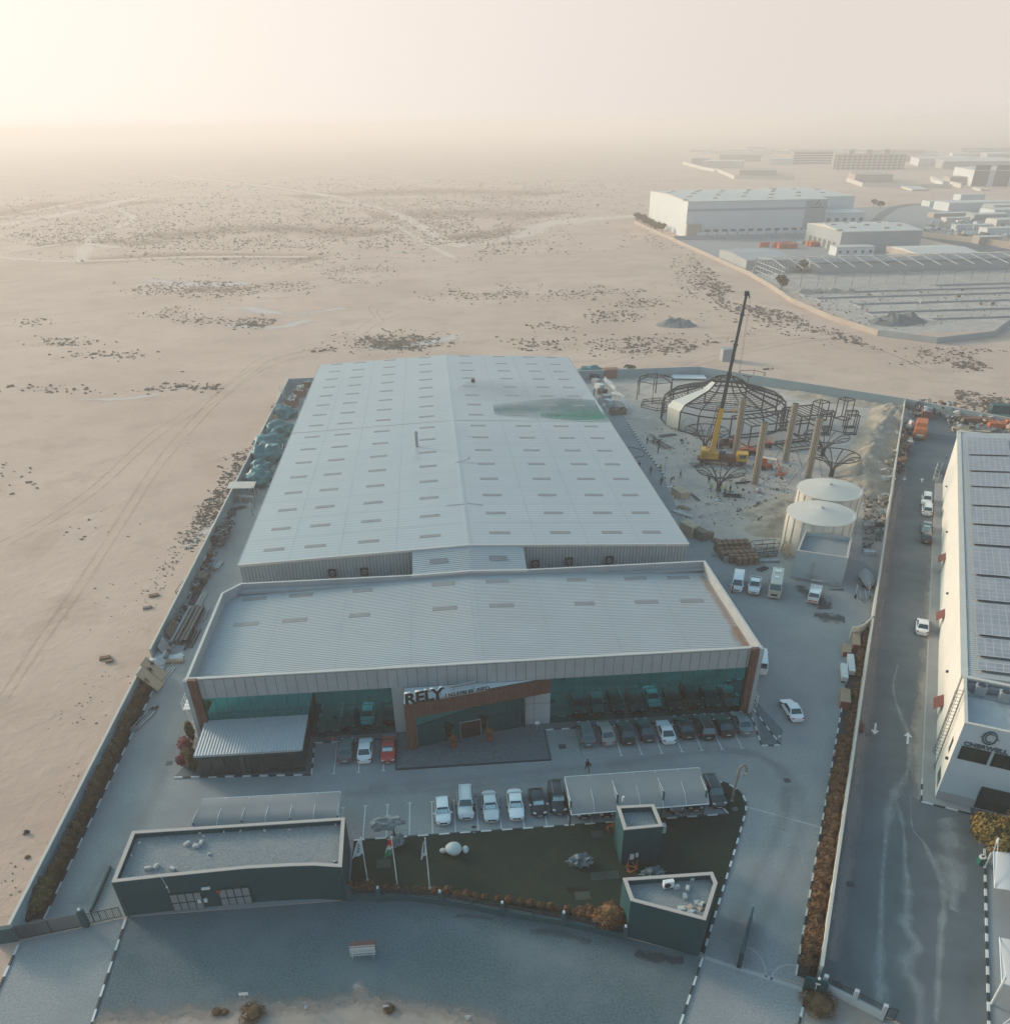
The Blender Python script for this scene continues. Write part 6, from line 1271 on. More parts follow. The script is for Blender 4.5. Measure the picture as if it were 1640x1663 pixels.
# flower-shaped column frames
def flower(q, lb, rz, R0=5.0, H0=4.9):
    v = at(*q); root = empty('flower_column_frame', (v.x,v.y,0), rz, label=lb, cat='frame', group='flower-shaped column frames')
    b = MB()
    for k in range(12): a = 2*PI*k/12; b.tube([(.45*math.cos(a),.45*math.sin(a),0),(.4*math.cos(a),.4*math.sin(a),1.5),(.75*math.cos(a),.75*math.sin(a),2.5)], .075, 4)
    b.build('trunk', M['steel'], root)
    for k in range(10):
        a = 2*PI*k/10; pts = []
        for t in [j/7 for j in range(8)]: r_ = .7+(R0-.7)*t; pts.append((r_*math.cos(a), r_*math.sin(a), 2.3+1.9*math.sin(t*PI*.62)*(1)+(.55*t)))
        MB().tube(pts, .10, 4).build('petal_rib', M['steel'], root)
        if k % 2: MB().tube([(p[0],p[1],p[2]-.35) if i else p for i, p in enumerate(pts[:-1])]+[pts[-1]], .06, 4).build('petal_rib', M['steel'], root)
    zr_ = 2.3+1.9*math.sin(PI*.62)+.55; b = MB(); b.tube([((R0)*math.cos(2*PI*k/32),R0*math.sin(2*PI*k/32),zr_+.25*math.cos(4*2*PI*k/32)*0) for k in range(32)], .12, 4, closed=True); b.build('rim', M['steel'], root)
    b = MB()
    for rr_2, zz in ((2.2,3.75),(3.5,4.35)): b.tube([(rr_2*math.cos(2*PI*k/20),rr_2*math.sin(2*PI*k/20),zz) for k in range(20)], .03, 4, closed=True)
    b.build('hoop', M['gal'], root); return root
flower((1166,798), 'nearest flower-shaped steel frame, in front of the yellow crane', 0); flower((1143,731), 'flower-shaped steel frame half hidden behind the crane boom', .4); flower((1349,774), 'right-hand flower frame nearer the round tanks', .2); flower((1335,741), 'right-hand flower frame farther from the round tanks', .7)
# pipe bundle columns
def column(q, qt, lb):
    v = at(*q); h = 12.9; root = empty('pipe_column', (v.x,v.y,0), label=lb, cat='column', group='tall tan pipe columns')
    tx, ty = 0, 0
    b = MB()
    for k in range(12): a = 2*PI*k/12; b.tube([(.62*math.cos(a),.62*math.sin(a),.3),(.62*math.cos(a)+tx,.62*math.sin(a)+ty,h)], .115, 6)
    b.build('pipes', M['bamboo'], root); b = MB()
    for z in (.25,4.5,8.8,h-.1): b.cyl((0,0), .62, z, z+.12, 14)
    b.build('band', M['steel'], root); MB().cyl((0,0), 1.1, 0, .2, 16).build('footing', M['concrete'], root)
    b = MB(); b.cyl((0,0), .56, .3, h-.3, 12); b.build('core', M['dark'], root); return root
c1 = column((1193,741),0,'tall tan pipe column farthest left, behind the crane cab'); c2 = column((1225,787),0,'nearest tall tan pipe column left of the orange boom lift'); c3 = column((1274,751),0,'tall tan pipe column right of the orange boom lift'); c4 = column((1311,777),0,'tall tan pipe column nearest the round tanks')
for (qa, za, qb, lb) in (((1274,751),6.2,(1252,755),'thin guy rope left of the third pipe column'),((1311,777),5.0,(1279,788),'thin guy rope left of the fourth pipe column'),((1311,777),5.0,(1298,772),'shorter thin guy rope beside the fourth pipe column'),((1290,728),0.5,(1302,757),'thin prop leaning between the third and fourth pipe columns'),((1323,742),3.,(1334,774),'thin prop between the fourth pipe column and the flower frame')):
    a, c = at(*qa), at(*qb); b = MB(); b.tube([(0,0,za),(c.x-a.x,c.y-a.y,.05)], .05, 4); o = b.build('guy_rope', M['steel']); o.location = (a.x,a.y,0); tag(o, lb, 'rope')
# box frames
def boxframe(name, c, sx, sy, h, label, rz=0, beams=0, peak=0, group=None, th=.1):
    root = empty(name, (c[0],c[1],0), rz, label=label, cat='frame', group=group); P = [(-sx/2,-sy/2),(sx/2,-sy/2),(sx/2,sy/2),(-sx/2,sy/2)]
    for p in P: MB().tube([(*p,0),(*p,h)], th, 4).build('upright', M['steel'], root)
    for z in (.15,h): MB().tube([(*p,z) for p in P], th, 4, closed=True).build('ring_beam', M['steel'], root)
    if beams:
        b = MB()
        for k in range(1,beams): x = -sx/2+sx*k/beams; b.tube([(x,-sy/2,h),(x,sy/2,h)], th*.6, 4)
        b.build('roof_beams', M['steel'], root)
    if peak: MB().tube([(-sx/2,-sy/2,h),(0,0,h+peak),(sx/2,sy/2,h)], th*.7, 4).build('roof_beams', M['steel'], root)
    return root
boxframe('shelter_frame', (79.5,190.5), 15.5, 8.6, 5.0, 'low rectangular steel frame with roof beams in front of the large dome', .22, 9, th=.18)
boxframe('shelter_frame', (91.0,196.5), 8.5, 8.0, 4.6, 'shorter rectangular steel frame right of the large dome', .22, 7, th=.18)
boxframe('steel_deck_frame', (84.5,184.0), 9.0, 5.0, .9, 'low steel deck frame lying between the tall pipe columns', .2, 6, th=.13)
for (q, h, lb) in (((1328,682),4.3,'tall narrow steel frame with a pointed top, left back one'),((1368,680),4.6,'tall narrow steel frame with a pointed top, right back one')): v = at(*q); boxframe('steel_tower', (v.x,v.y), 2.8, 2.8, h+.3, lb, .5, peak=.6, th=.14, group='tall narrow steel frames')
for (q, h, lb) in (((1340,694),4.0,'plain tall narrow steel frame, left middle one'),((1337,706),4.6,'plain tall narrow steel frame, left front one nearest the flower frames'),((1378,694),4.0,'plain tall narrow steel frame, right middle one'),((1379,705),4.6,'plain tall narrow steel frame, right front one')): v = at(*q); boxframe('steel_tower', (v.x,v.y), 2.6, 1.3, h, lb, -.1, th=.14, group='tall narrow steel frames')
# mobile crane
cb = Vector((61.4,174.8,0)); crn = empty('mobile_crane', tuple(cb), -.30, label='yellow mobile crane with a long dark telescopic boom among the steel frames', cat='crane')
b = MB(); b.box(-3.5,7.2,-1.25,1.25,.9,1.35); b.build('chassis', M['maroon'], crn)
b = MB(); b.box(4.9,7.3,-1.25,1.25,1.35,2.5); b.box(5.0,7.35,-1.2,1.2,2.5,2.95); b.build('driver_cab', M['yellow'], crn)
MB().box(7.36,7.40,-1.1,1.1,1.9,2.75).box(5.5,6.9,-1.265,-1.255,1.9,2.7).build('cab_window', M['cglass'], crn)
MB().box(2.2,4.7,-1.1,1.1,1.35,2.2).build('engine_deck', M['maroon'], crn)
b = MB(); b.box(-2.6,1.0,-1.4,.1,1.5,2.9); b.box(-2.9,-1.2,-1.4,1.4,1.5,3.4); b.build('slewing_body', M['yellow'], crn)
MB().box(1.1,2.5,.3,1.35,1.5,3.0).build('operator_cab', M['cglass'], crn)
for x in (-2.6,-1.2,3.4,6.0):
    for s in (-1,1):
        q = MB(); q.M = Matrix.Translation((x,s*1.15,.62)) @ Matrix.Rotation(PI/2,4,'X'); q.cyl((0,0),.62,-.2,.2,14); q.build('wheel', M['tyre'], crn)
for x in (-3.2,3.0):
    b = MB(); b.box(x-.15,x+.15,-3.0,3.0,.85,1.1); b.build('outrigger', M['yellow'], crn)
    for s in (-1,1): MB().box(x-.3,x+.3,s*3-.3,s*3+.3,0,.1).tube([(x,s*3,.1),(x,s*3,.9)],.08,5).build('outrigger_foot', M['steel'], crn)
inv = Matrix.Rotation(.30,4,'Z') @ Matrix.Translation(-cb)
P0, P1 = inv @ Vector((61.0,175.0,2.6)), inv @ Vector((63.6,175.0,34.6))
def seg(f): return P0.lerp(P1, f)
b = MB(); b.tube([seg(0),seg(.30)], .72, 4); b.build('boom_base', M['yellow'], crn)
for k, (f0, f1, w_) in enumerate(((.29,.52,.56),(.52,.70,.48),(.70,.88,.42),(.88,1.0,.36))):
    b = MB(); b.tube([seg(f0),seg(f1)], w_, 4); b.tube([seg(f1-.006),seg(f1+.006)], w_*1.35, 4); b.build('boom_section', M['dk_boom'], crn)
b = MB(); t_ = seg(1.0); b.obox(tuple(t_), (.9,.6,.8)); b.tube([t_+Vector((.5,0,0)), t_+Vector((.6,0,-.9))], .12, 5); b.build('boom_head', M['steel'], crn)
b = MB(); 
off = Vector((-1.15,0,0)); 
for dx, dy in ((-.3,-.3),(.3,-.3),(.3,.3),(-.3,.3)): b.tube([seg(.02)+off+Vector((dx,dy,0)), seg(.32)+off*.7+Vector((dx,dy,0))], .06, 4)
for k in range(12):
    p = seg(.02+.025*k)+off*(1-.025*k); q = seg(.045+.025*k)+off*(1-.025*k-.02); b.tube([p+Vector((-.3,-.3,0)), q+Vector((.3,-.3,0)), p+Vector((.3,.3,0)), q+Vector((-.3,.3,0)), p+Vector((-.3,-.3,0))], .05, 4)
b.build('fly_jib', M['maroon'], crn)
b = MB(); b.tube([P0+Vector((1.4,0,-1.0)), seg(.16)+Vector((.3,0,0))], .16, 6); b.build('lift_ram', M['gal'], crn)
b = MB(); tw_ = Vector((64.5,175.0,34.2)); 
for s in (-.12,.12): b.tube([inv @ (tw_+Vector((s,0,0))), inv @ Vector((64.5+s,175.0,12.0))], .022, 4)
b.build('hoist_rope', M['steel'], crn); b = MB(); b.blob(tuple(inv @ Vector((64.5,175.0,11.6))), (.3,.2,.45), 0); b.build('hook_block', M['yellow'], crn)
# access machines
def wheels(root, xs, y, r_):
    for x in xs:
        for s in (-1,1): q = MB(); q.M = Matrix.Translation((x,s*y,r_)) @ Matrix.Rotation(PI/2,4,'X'); q.cyl((0,0),r_,-.16,.16,12); q.build('wheel', M['tyre'], root)
M['lift_o'] = plain('orange_machine_paint', (.50,.10,.035), .5)
v = at(1238,760); bl = empty('boom_lift', (v.x,v.y,0), -1.1, label='orange boom lift with its white arm lowered to the ground', cat='machine')
MB().box(-1.7,1.5,-1.0,1.0,.5,1.2).box(-1.9,.3,-.8,.8,1.2,2.1).build('base', M['lift_o'], bl); wheels(bl,(-1.2,1.2),1.1,.5)
MB().tube([(-1.4,0,2.2),(3.6,0,2.9)], .22, 4).build('arm', M['panelw'], bl); MB().tube([(3.6,0,2.9),(5.0,0,.8)], .14, 4).build('jib', M['lift_o'], bl)
b = MB(); b.box(4.6,6.2,-1.0,1.0,.2,.32)
for z in (.75,1.3): b.tube([(4.6,-1,z),(6.2,-1,z),(6.2,1,z),(4.6,1,z)], .04, 4, closed=True)
for p in ((4.6,-1),(6.2,-1),(6.2,1),(4.6,1)): b.tube([(*p,.3),(*p,1.3)], .04, 4)
b.build('basket', M['lift_o'], bl)
for q, rz, lb in (((1206,737),.2,'orange scissor lift left of the second pipe column'),((1223,739),-.2,'orange scissor lift touching the second pipe column'),((1243,727),.1,'orange scissor lift at the corner of the rectangular frame')):
    v = at(*q); s_ = empty('scissor_lift', (v.x,v.y,0), rz, label=lb, cat='machine', group='orange scissor lifts'); wheels(s_,(-.9,.9),.5,.28); MB().box(-1.3,1.3,-.55,.55,.3,.8).build('base', M['steel'], s_); MB().box(-1.3,1.3,-.6,.6,1.1,1.35).build('deck', M['lift_o'], s_)
    b = MB(); b.tube([(-1.2,0,.8),(1.2,0,1.1)],.06,4); b.tube([(1.2,0,.8),(-1.2,0,1.1)],.06,4); b.build('scissor_arms', M['steel'], s_)
    b = MB()
    for z in (1.8,2.3): b.tube([(-1.3,-.6,z),(1.3,-.6,z),(1.3,.6,z),(-1.3,.6,z)],.035,4,closed=True)
    for x in (-1.3,-.4,.4,1.3):
        for y in (-.6,.6): b.tube([(x,y,1.35),(x,y,2.3)],.035,4)
    b.build('guard_rail', M['lift_o'], s_)
v = at(1175,727); th = empty('telehandler', (v.x,v.y,0), .15, label='red telehandler behind the base of the crane boom', cat='machine'); wheels(th,(-1.8,1.6),1.1,.6); MB().box(-2.4,2.2,-.9,.9,.6,1.4).build('body', M['maroon'], th); MB().box(-.8,.5,-.95,-.1,1.4,2.5).build('cab', M['cglass'], th); MB().tube([(-2.2,.5,1.9),(3.2,.5,1.3)],.2,4).build('arm', M['lift_o'], th)
v = at(1128,758); cp_ = empty('compressor', (v.x,v.y,0), .3, label='small towed compressor left of the crane', cat='machine'); MB().box(-.9,.9,-.5,.5,.4,1.2).build('body', M['gal'], cp_); wheels(cp_,(0,),.6,.3); MB().tube([(.9,0,.5),(2.0,0,.3)],.04,4).build('tow_bar', M['maroon'], cp_)
# steel bars, planks and litter in the yard
def barpile(q, L, n, rz, m, lb, name='steel_bars', r_=.05, spread=1.2, z=0, cat='bars'):
    v = at(*q, z); b = MB(); r = random.Random(int(q[0]*7+q[1]))
    for k in range(n):
        y = (k/(max(n-1,1))-.5)*spread; l = L*r.uniform(.75,1)/2; o_ = r.uniform(-.05,.05)*L; b.tube([(-l+o_,y+r.uniform(-.05,.05),r_+.02+.04*(k%3)),(l+o_,y+r.uniform(-.08,.08),r_+.02+.04*(k%3))], r_, 4)
    o = b.build(name, m); o.location = (v.x,v.y,z+.02); o.rotation_euler.z = rz; return tag(o, lb, cat)
barpile(Z8(285,635), 9, 7, 1.9, M['steel'], 'long dark steel bars being handled by four workers', spread=2.6); barpile(Z8(240,590), 6, 4, 1.75, M['steel'], 'shorter dark steel bars beyond the handled ones'); barpile(Z8(325,578), 5, 6, .3, M['steel'], 'scattered dark rods on the bluish sand left of the dome', spread=1.5)
barpile((1190,806), 4, 9, -.3, M['steel'], 'heap of dark rods right of the nearest flower frame', spread=1.6, r_=.08); barpile((1206,785), 4, 3, .1, M['steel'], 'dark beam lying at the foot of the nearest pipe column', r_=.12, spread=.4); barpile((1128,808), 5, 5, 1.7, M['steel'], 'dark bent rods on the sand behind the brick pallet', spread=.7); barpile((1139,700), 2, 4, .2, M['bark'], 'dark planks lying left of the clad dome segment')
for q, rz, s, lb in (((1165,812),.2,(1.3,.6),'white board on the sand below the nearest flower frame'),((1152,818),.5,(1.5,1.),'pink board on the sand, left of the two'),((1172,814),-.3,(1.3,.9),'pink board on the sand, right of the two'),((1235,806),.1,(.9,.4),'white board near the round bale of wire'),((1276,773),.2,(.9,.8),'small white sheet near the third pipe column'),((1053,679),.1,(1.4,1.),'square white lid on the sand near the kerb'),((1089,791),.3,(1.6,.8),'white boards beside the lane at the lamp post')):
    v = at(*q); b = MB(); b.obox((0,0,.06),(s[0],s[1],.07),rz); b.obox((.2,.1,.12),(s[0]*.7,s[1]*.5,.05),rz+.5); o = b.build('board', M['kerb_w'] if 'pink' not in lb else mat('pink_board',(.42,.33,.30),.8,.1,2)); o.location = (v.x,v.y,.02); tag(o, lb, 'board')
v = at(1232,800); o = MB().blob((0,0,.5),(.6,.6,.5),.3,2,2,3,zmin=0).build('wire_bale', M['gal']); o.location = (v.x,v.y,0); tag(o, 'pale bundle of wire on the sand near the white board', 'bale')
v = at(1078,780); lp = empty('thin_lamp_post', (v.x,v.y,0), label='thin lamp post beside the lane with workers', cat='lamp'); MB().tube([(0,0,0),(0,0,4.8)],.05,6).build('post', M['render'], lp); MB().blob((.1,0,4.9),(.3,.2,.12),0).build('lamp_head', M['black_metal'], lp); MB().box(-.2,.2,-.2,.2,0,.4).build('base', M['concrete'], lp)
kerb([A2(1018,684), A2(1040,722), A2(1071,762), A2(1080,778)], 1.0, .3, .2)
kerb([A2(1112,836), A2(1120,850), A2(1143,862)], 1.0, .2, .15)
hose = [A2(*Z8(*q)) for q in ((66,655),(120,655),(165,668),(185,690),(175,708),(118,716))]
b = MB(); b.tube([(p[0],p[1],.08) for p in hose], .06, 5); tag(b.build('hose', M['dark']), 'dark hose curled on the paved lane beside the warehouse', 'hose')
# sand mounds as relief on the ground
def mound(name, line, w, h, m, seed, label=None, mats=None, res=.55):
    P = [Vector((*A2(*q),0)) for q in line]; b = MB(); xs = [p.x for p in P]; ys = [p.y for p in P]; x0, x1, y0, y1 = min(xs)-w, max(xs)+w, min(ys)-w, max(ys)+w; nx, ny = int((x1-x0)/res)+1, int((y1-y0)/res)+1; vs = []
    for j in range(ny+1):
        for i in range(nx+1):
            p = Vector((x0+(x1-x0)*i/nx, y0+(y1-y0)*j/ny, 0)); d = 1e9
            for a, c in zip(P[:-1], P[1:]):
                t = max(0,min(1,(p-a).dot(c-a)/(c-a).length_squared)); d = min(d, (p-(a+(c-a)*t)).length)
            f = max(0, 1-d/w); f = f*f*(3-2*f); z = h*f*(.75+.7*mnoise.noise(p*.22+Vector((seed,0,0)))+.35*mnoise.noise(p*.9+Vector((seed,3,0)))+.15*mnoise.noise(p*2.3)) - .05
            vs.append((p.x,p.y,z))
    b._add(vs, [(j*(nx+1)+i,j*(nx+1)+i+1,(j+1)*(nx+1)+i+1,(j+1)*(nx+1)+i) for j in range(ny) for i in range(nx) if max(vs[j*(nx+1)+i][2],vs[j*(nx+1)+i+1][2],vs[(j+1)*(nx+1)+i][2],vs[(j+1)*(nx+1)+i+1][2]) > -.04]); o = b.build(name, m, smooth=True); o['kind'] = 'structure'; return o
M['mound'] = mat('heaped_sand', (.40,.33,.265), .95, .2, .5, .8, 3, c2=(.47,.39,.31), dist=.3)
mound('sand_mound', [(1448,668),(1440,690),(1424,720),(1413,745),(1397,772),(1404,800)], 6.0, 2.6, M['mound'], 1)
mound('sand_mound', [(1240,835),(1262,828),(1290,815),(1262,848),(1245,860)], 5.0, 1.5, M['mound'], 5); mound('sand_mound', [(1300,640),(1350,650),(1420,658)], 5.0, .8, M['mound'], 9)
mound('rubble_mound', [(1090,527),(1106,528)], 6.5, 3.0, mat('grey_rubble',(.20,.20,.20),.95,.25,.6,.8,2,dist=.3), 3)
def debris(name, poly_px, n, smin, smax, mats, label, seed=1, hgt=.6, kind='stuff', cat=None):
    """loose rubble nobody could count"""
    P = [A2(*q) for q in poly_px]; r = random.Random(seed); b = MB(); x0, x1, y0, y1 = min(p[0] for p in P), max(p[0] for p in P), min(p[1] for p in P), max(p[1] for p in P); k = 0
    def inside(x, y):
        c = False
        for i in range(len(P)):
            (xa,ya),(xb,yb) = P[i], P[i-1]
            if (ya > y) != (yb > y) and x < (xb-xa)*(y-ya)/(yb-ya)+xa: c = not c
        return c
    while k < n:
        x, y = r.uniform(x0,x1), r.uniform(y0,y1)
        if not inside(x, y): continue
        s = r.uniform(smin,smax)*(.6+r.random()**3); k += 1; b.obox((x,y,s*.2+r.random()*hgt*(s/smax)), (s,s*r.uniform(.25,.9),s*r.uniform(.12,.6)), r.uniform(0,3), r.randrange(len(mats)), (r.uniform(-.5,.5),r.uniform(-.5,.5)))
    o = b.build(name, mats); o['kind'] = kind; return o
debris('rubble', [(1395,790),(1440,800),(1437,870),(1400,900),(1402,840)], 420, .12,.8, [M['mound'],M['block'],M['gravel'],M['steel'],M['mound']], '', 2); debris('rubble', [(1420,760),(1448,700),(1462,700),(1445,790)], 200, .12,.8, [M['mound'],M['block'],M['tan']], '', 3)
debris('rubble', [(1230,815),(1290,812),(1285,830),(1235,850)], 90, .1,.5, [M['block'],M['tan'],M['mound']], '', 4); debris('rubble', [(1050,770),(1130,800),(1140,850),(1100,835)], 120, .08,.35, [M['gravel'],M['block'],M['tan'],M['steel']], '', 5); debris('rubble', [(1040,700),(1130,690),(1150,780),(1130,860),(1290,830),(1300,730),(1240,700),(1180,750),(1120,760)], 520, .12,.6, [M['gravel'],M['block'],M['steel'],M['timber_y'],M['tan']], '', 16)
debris('rubble', [(1150,780),(1290,740),(1290,800),(1180,860)], 160, .1,.45, [M['gravel'],M['block'],M['steel']], '', 6)
# gravel boulders
for q, r_, lb in (((1440,780),(1.6,1.0,.7),'large pale slab of rock beside the pale wall, upper one'),((1432,808),(1.5,1.1,.6),'large pale slab of rock beside the pale wall, lower one')):
    v = at(*q); o = MB().blob((0,0,.3), r_, .5, 1.5, 2, q[0], zmin=0).build('boulder', M['block']); o.location = (v.x,v.y,0); tag(o, lb, 'rock')
# ------------------------------------------------------------------ stored goods round the yard
M['brick'] = mat('brown_brick', (.21,.125,.085), .9, .2, 6, .2, 10); M['timber'] = mat('raw_timber', (.37,.26,.175), .8, .15, 3, 0); M['timber_d'] = mat('weathered_timber', (.20,.16,.13), .9, .2, 3, 0)
M['tarp'] = mat('teal_tarpaulin', (.05,.20,.225), .5, .2, 1.2, .4, 2.5, dist=.2); M['bin_r'] = mat('rusty_skip_paint', (.24,.12,.08), .8, .2, 1); M['ply'] = mat('plywood', (.50,.38,.26), .8, .1, 2)
def stack(name, q, size, rz, m, lb, cat, rows=4, group=None, gap=True, z=0):
    """block-wise stack: courses with slight offsets"""
    v = at(*q, z); r = random.Random(int(q[0]+q[1]*3)); b = MB(); h = size[2]/rows
    for k in range(rows):
        for j in range(2):
            b.obox((size[0]*(j-.5)*.5+r.uniform(-.04,.04), r.uniform(-.04,.04), h*(k+.5)), (size[0]*.48, size[1]*r.uniform(.94,1), h*(.9 if gap else .98)), r.uniform(-.03,.03))
    o = b.build(name, m); o.location = (v.x,v.y,z+.02); o.rotation_euler.z = rz; return tag(o, lb, cat, group)
def pallet_stack(q, n, rz, m, lb, group=None, w=1.2):
    v = at(*q); root = empty('pallet_stack', (v.x,v.y,.02), rz, label=lb, cat='pallets', group=group)
    for k in range(n):
        z = .15*k; b = MB()
        for y in (-.5,-.25,0,.25,.5): b.box(-w/2,w/2,y-.06,y+.06,z+.11,z+.135)
        for x in (-w/2,-.05,w/2-.1): b.box(x,x+.1,-.56,.56,z,z+.11)
        b.build('pallet', m, root)
    return root
stack('block_pallet', (1104,806), (3.6,2.2,1.5), -1.25, M['ply'], 'tan pallet of boards on the lane, farthest of the stored pallets', 'pallet'); stack('plywood_crate', (1118,867), (3.4,2.0,2.1), -1.1, M['ply'], 'tall tan crate beside the warehouse corner', 'crate')
stack('formwork_stack', (1136,874), (3.0,1.6,1.7), -1.1, M['timber_d'], 'grey weathered formwork stack right of the tall tan crate', 'stack', 6); pallet_stack((1151,875), 9, .3, M['timber'], 'stack of tan pallets beside the weathered formwork'); pallet_stack((1162,880), 3, .9, M['timber_d'], 'low tilted heap of grey pallets by the lane'); pallet_stack((1111,826), 2, -.8, M['timber'], 'two orange tinted pallets lying by the kerb', w=2.6)
stack('concrete_blocks', (1099,833), (1.9,.9,.35), -1.0, M['block'], 'flat pale slab on the lane next to the pallets', 'slab', 1); stack('hollow_slab', (1114,839), (2.6,.9,.5), -.8, M['block'], 'pale hollow slab lying along the kerb', 'slab', 1); stack('brick_bundle', (1172,893), (1.9,1.6,.9), .2, M['brick'], 'small loose bundle of bricks left of the big brick stacks', 'bricks', 4)
v = at(1179,884); o = MB().cyl((0,0),.35,0,.9,12).cyl((0,0),.37,.28,.32,12).cyl((0,0),.37,.6,.64,12).build('drum', M['dark']); o.location = (v.x,v.y,0); tag(o, 'black drum standing behind the brick stacks', 'drum')
# big brick stacks in rows
k_ = 0
def bstack(x, y, s, h, lb, g):
    b = MB(); r = random.Random(int(x*31+y*17))
    for k in range(5): b.obox((r.uniform(-.02,.02),r.uniform(-.02,.02),h*(k+.5)/5),(s[0]*.97,s[1]*.97,h/5*.96),r.uniform(-.02,.02))
    o = b.build('brick_stack', M['brick']); o.location = (x,y,.02); o.rotation_euler.z = .12; return tag(o, lb, 'bricks', g)
o0 = at(1222,916)
for j in range(7):
    for i in range(6):
        if j == 0 and i in (0,1): continue
        if j == 1 and i == 0: continue
        x = o0.x-4.6+i*1.02; y = o0.y-.1+j*1.02; top = j >= 5
        k_ += 1; bstack(x+rnd.uniform(-.05,.05), y+rnd.uniform(-.05,.05), (.82,.82), 1.9 if top else 1.35+.1*((i*3+j)%3), ('taller dark' if top else 'brown')+' brick stack, '+ORD[i]+' from the left in the '+ORD[j]+' row of the brick store', 'stacks of the brick store')
def rack(q, size, rz, lb, name='steel_rack', m=None, n=4, cat='rack'):
    v = at(*q); root = empty(name, (v.x,v.y,.02), rz, label=lb, cat=cat); a, w, h = size[0]/2, size[1]/2, size[2]
    b = MB()
    for x in (-a,0,a):
        for y in (-w,w): b.tube([(x,y,0),(x,y,h)], .05, 4)
    for z in (.15,h/2,h):
        b.tube([(-a,-w,z),(a,-w,z),(a,w,z),(-a,w,z)], .045, 4, closed=True)
    b.build('rack_frame', m or M['steel'], root); b = MB(); r = random.Random(int(q[0]))
    for k in range(n): b.tube([(-a*r.uniform(.8,1.1),w*r.uniform(-.8,.8),.2+(h-.1)*(k%3)/2),(a*r.uniform(.8,1.1),w*r.uniform(-.8,.8),.2+(h-.1)*(k%3)/2)], .06, 4)
    b.build('stored_tubes', M['gal'], root); return root
rack((1240,894), (4.6,1.8,1.6), .1, 'grey steel racks behind the brick store and the tank'); rack((1243,903),(3.6,1.2,1.0), .15, 'lower grey rack right of the brick store'); stack('steel_sheets', (1248,912), (3.6,.8,.35), -.1, M['gal'], 'flat grey steel sheets on the ground right of the brick store', 'sheets', 2)
barpile((1238,925), 2.6, 5, .5, M['steel'], 'dark steel offcuts below the brick store', r_=.07, spread=.9); pr = stack('tool_trolley', (1179,912), (1.1,1.0,1.0), .1, M['gal'], 'grey tool trolley left of the brick store front', 'trolley', 3); barpile((1164,903), 2.6, 3, -.1, M['gal'], 'pale steel channels left of the tool trolley', r_=.1, spread=.4)
b = MB(); r = random.Random(4)
for k in range(12): b.tube([(r.uniform(-.4,.4),k*.3-1.8,0),(.9+r.uniform(-.3,.3),k*.3-1.5,r.uniform(1.6,2.8))], .06, 4)
o = b.build('leaning_planks', M['timber']); v = at(1282,912); o.location = (v.x-.3,v.y+2.6,0); tag(o, 'planks and boards leaning against the left wall of the pump house', 'planks')
# right side: timber, containers of white beams, covered boat, trailer
def timber_bundle(q, size, rz, lb, m=None, end=None, group=None):
    v = at(*q); root = empty('timber_bundle', (v.x,v.y,.02), rz, label=lb, cat='timber', group=group); n = 6; b = MB()
    for j in range(4):
        for i in range(n): x = (-.5+(i+.5)/n)*size[0]; b.box(x-size[0]/n*.46,x+size[0]/n*.46,-size[1]/2+.03*((i*j)%3),size[1]/2-.03*((i+j)%3),size[2]*j/4,size[2]*(j+.93)/4)
    b.build('planks', m or M['timber'], root); MB().box(-size[0]/2,size[0]/2,-size[1]/2-.03,-size[1]/2,0,size[2]*.97).build('painted_ends', end or plain('red_painted_ends', (.25,.05,.035), .7), root); return root
rwz = -.503
timber_bundle((1370,1140),(1.25,3.3,1.1),rwz+.12,'red ended timber bundle nearest the camera by the hedge'); timber_bundle((1373,1060),(1.1,2.4,.8),rwz+.15,'short timber bundle left of the long one'); timber_bundle((1388,1045),(1.0,4.6,1.1),rwz+.1,'long light timber bundle beside the short one'); timber_bundle((1394,1040),(.4,4.6,.6),rwz+.05,'narrow timber bundle at the hedge kerb')
for q, n, lb in (((1369,1098),4,'row of white boxed packs, left of the two rows'),((1380,1085),5,'row of white boxed packs, right of the two rows beside the hedge')):
    v = at(*q); root = empty('boxed_pack', (v.x,v.y,.02), rwz+.13, label=lb, cat='packs'); MB().box(-.35,.35,-n*.45,n*.45,0,.25).build('skid', M['steel'], root)
    for k in range(n): y = (k-(n-1)/2)*.92; MB().box(-.42,.42,y-.43,y+.43,.25,.95).build('pack', M['kerb_w'], root)
bt = at(1406,948); root = empty('covered_boat', (bt.x,bt.y,0), rwz+.25, label='boat under a pale crumpled cover beside the road wall', cat='boat'); b = MB(); st = [(-2.6,.15,.9),(-1.8,.8,1.1),(-.5,1.15,1.25),(1.0,1.2,1.2),(2.4,1.05,1.05)]; vs = []
for (y,w_,h_) in st: vs += [(-w_*.45,y,.25),(-w_,y,h_*.75),(-w_*.85,y,h_),(0,y,h_+.45+.2*math.sin(y*3)),(w_*.85,y,h_),(w_,y,h_*.75),(w_*.45,y,.25)]
b._add(vs,[(i*7+k,i*7+(k+1)%7,(i+1)*7+(k+1)%7,(i+1)*7+k) for i in range(4) for k in range(7)]+[tuple(range(7))[::-1],tuple(range(28,35))]); b.build('cover', mat('pale_cover',(.38,.37,.36),.8,.15,1.5,.6,3,dist=.2), root, smooth=40); MB().box(-.9,.9,-1.5,-1.3,0,.3).box(-.9,.9,1.3,1.5,0,.3).build('cradle', M['steel'], root)
bt = at(1400,975); root = empty('boat_trailer', (bt.x,bt.y,0), rwz+.15, label='empty dark boat trailer standing in front of the covered boat', cat='trailer'); b = MB()
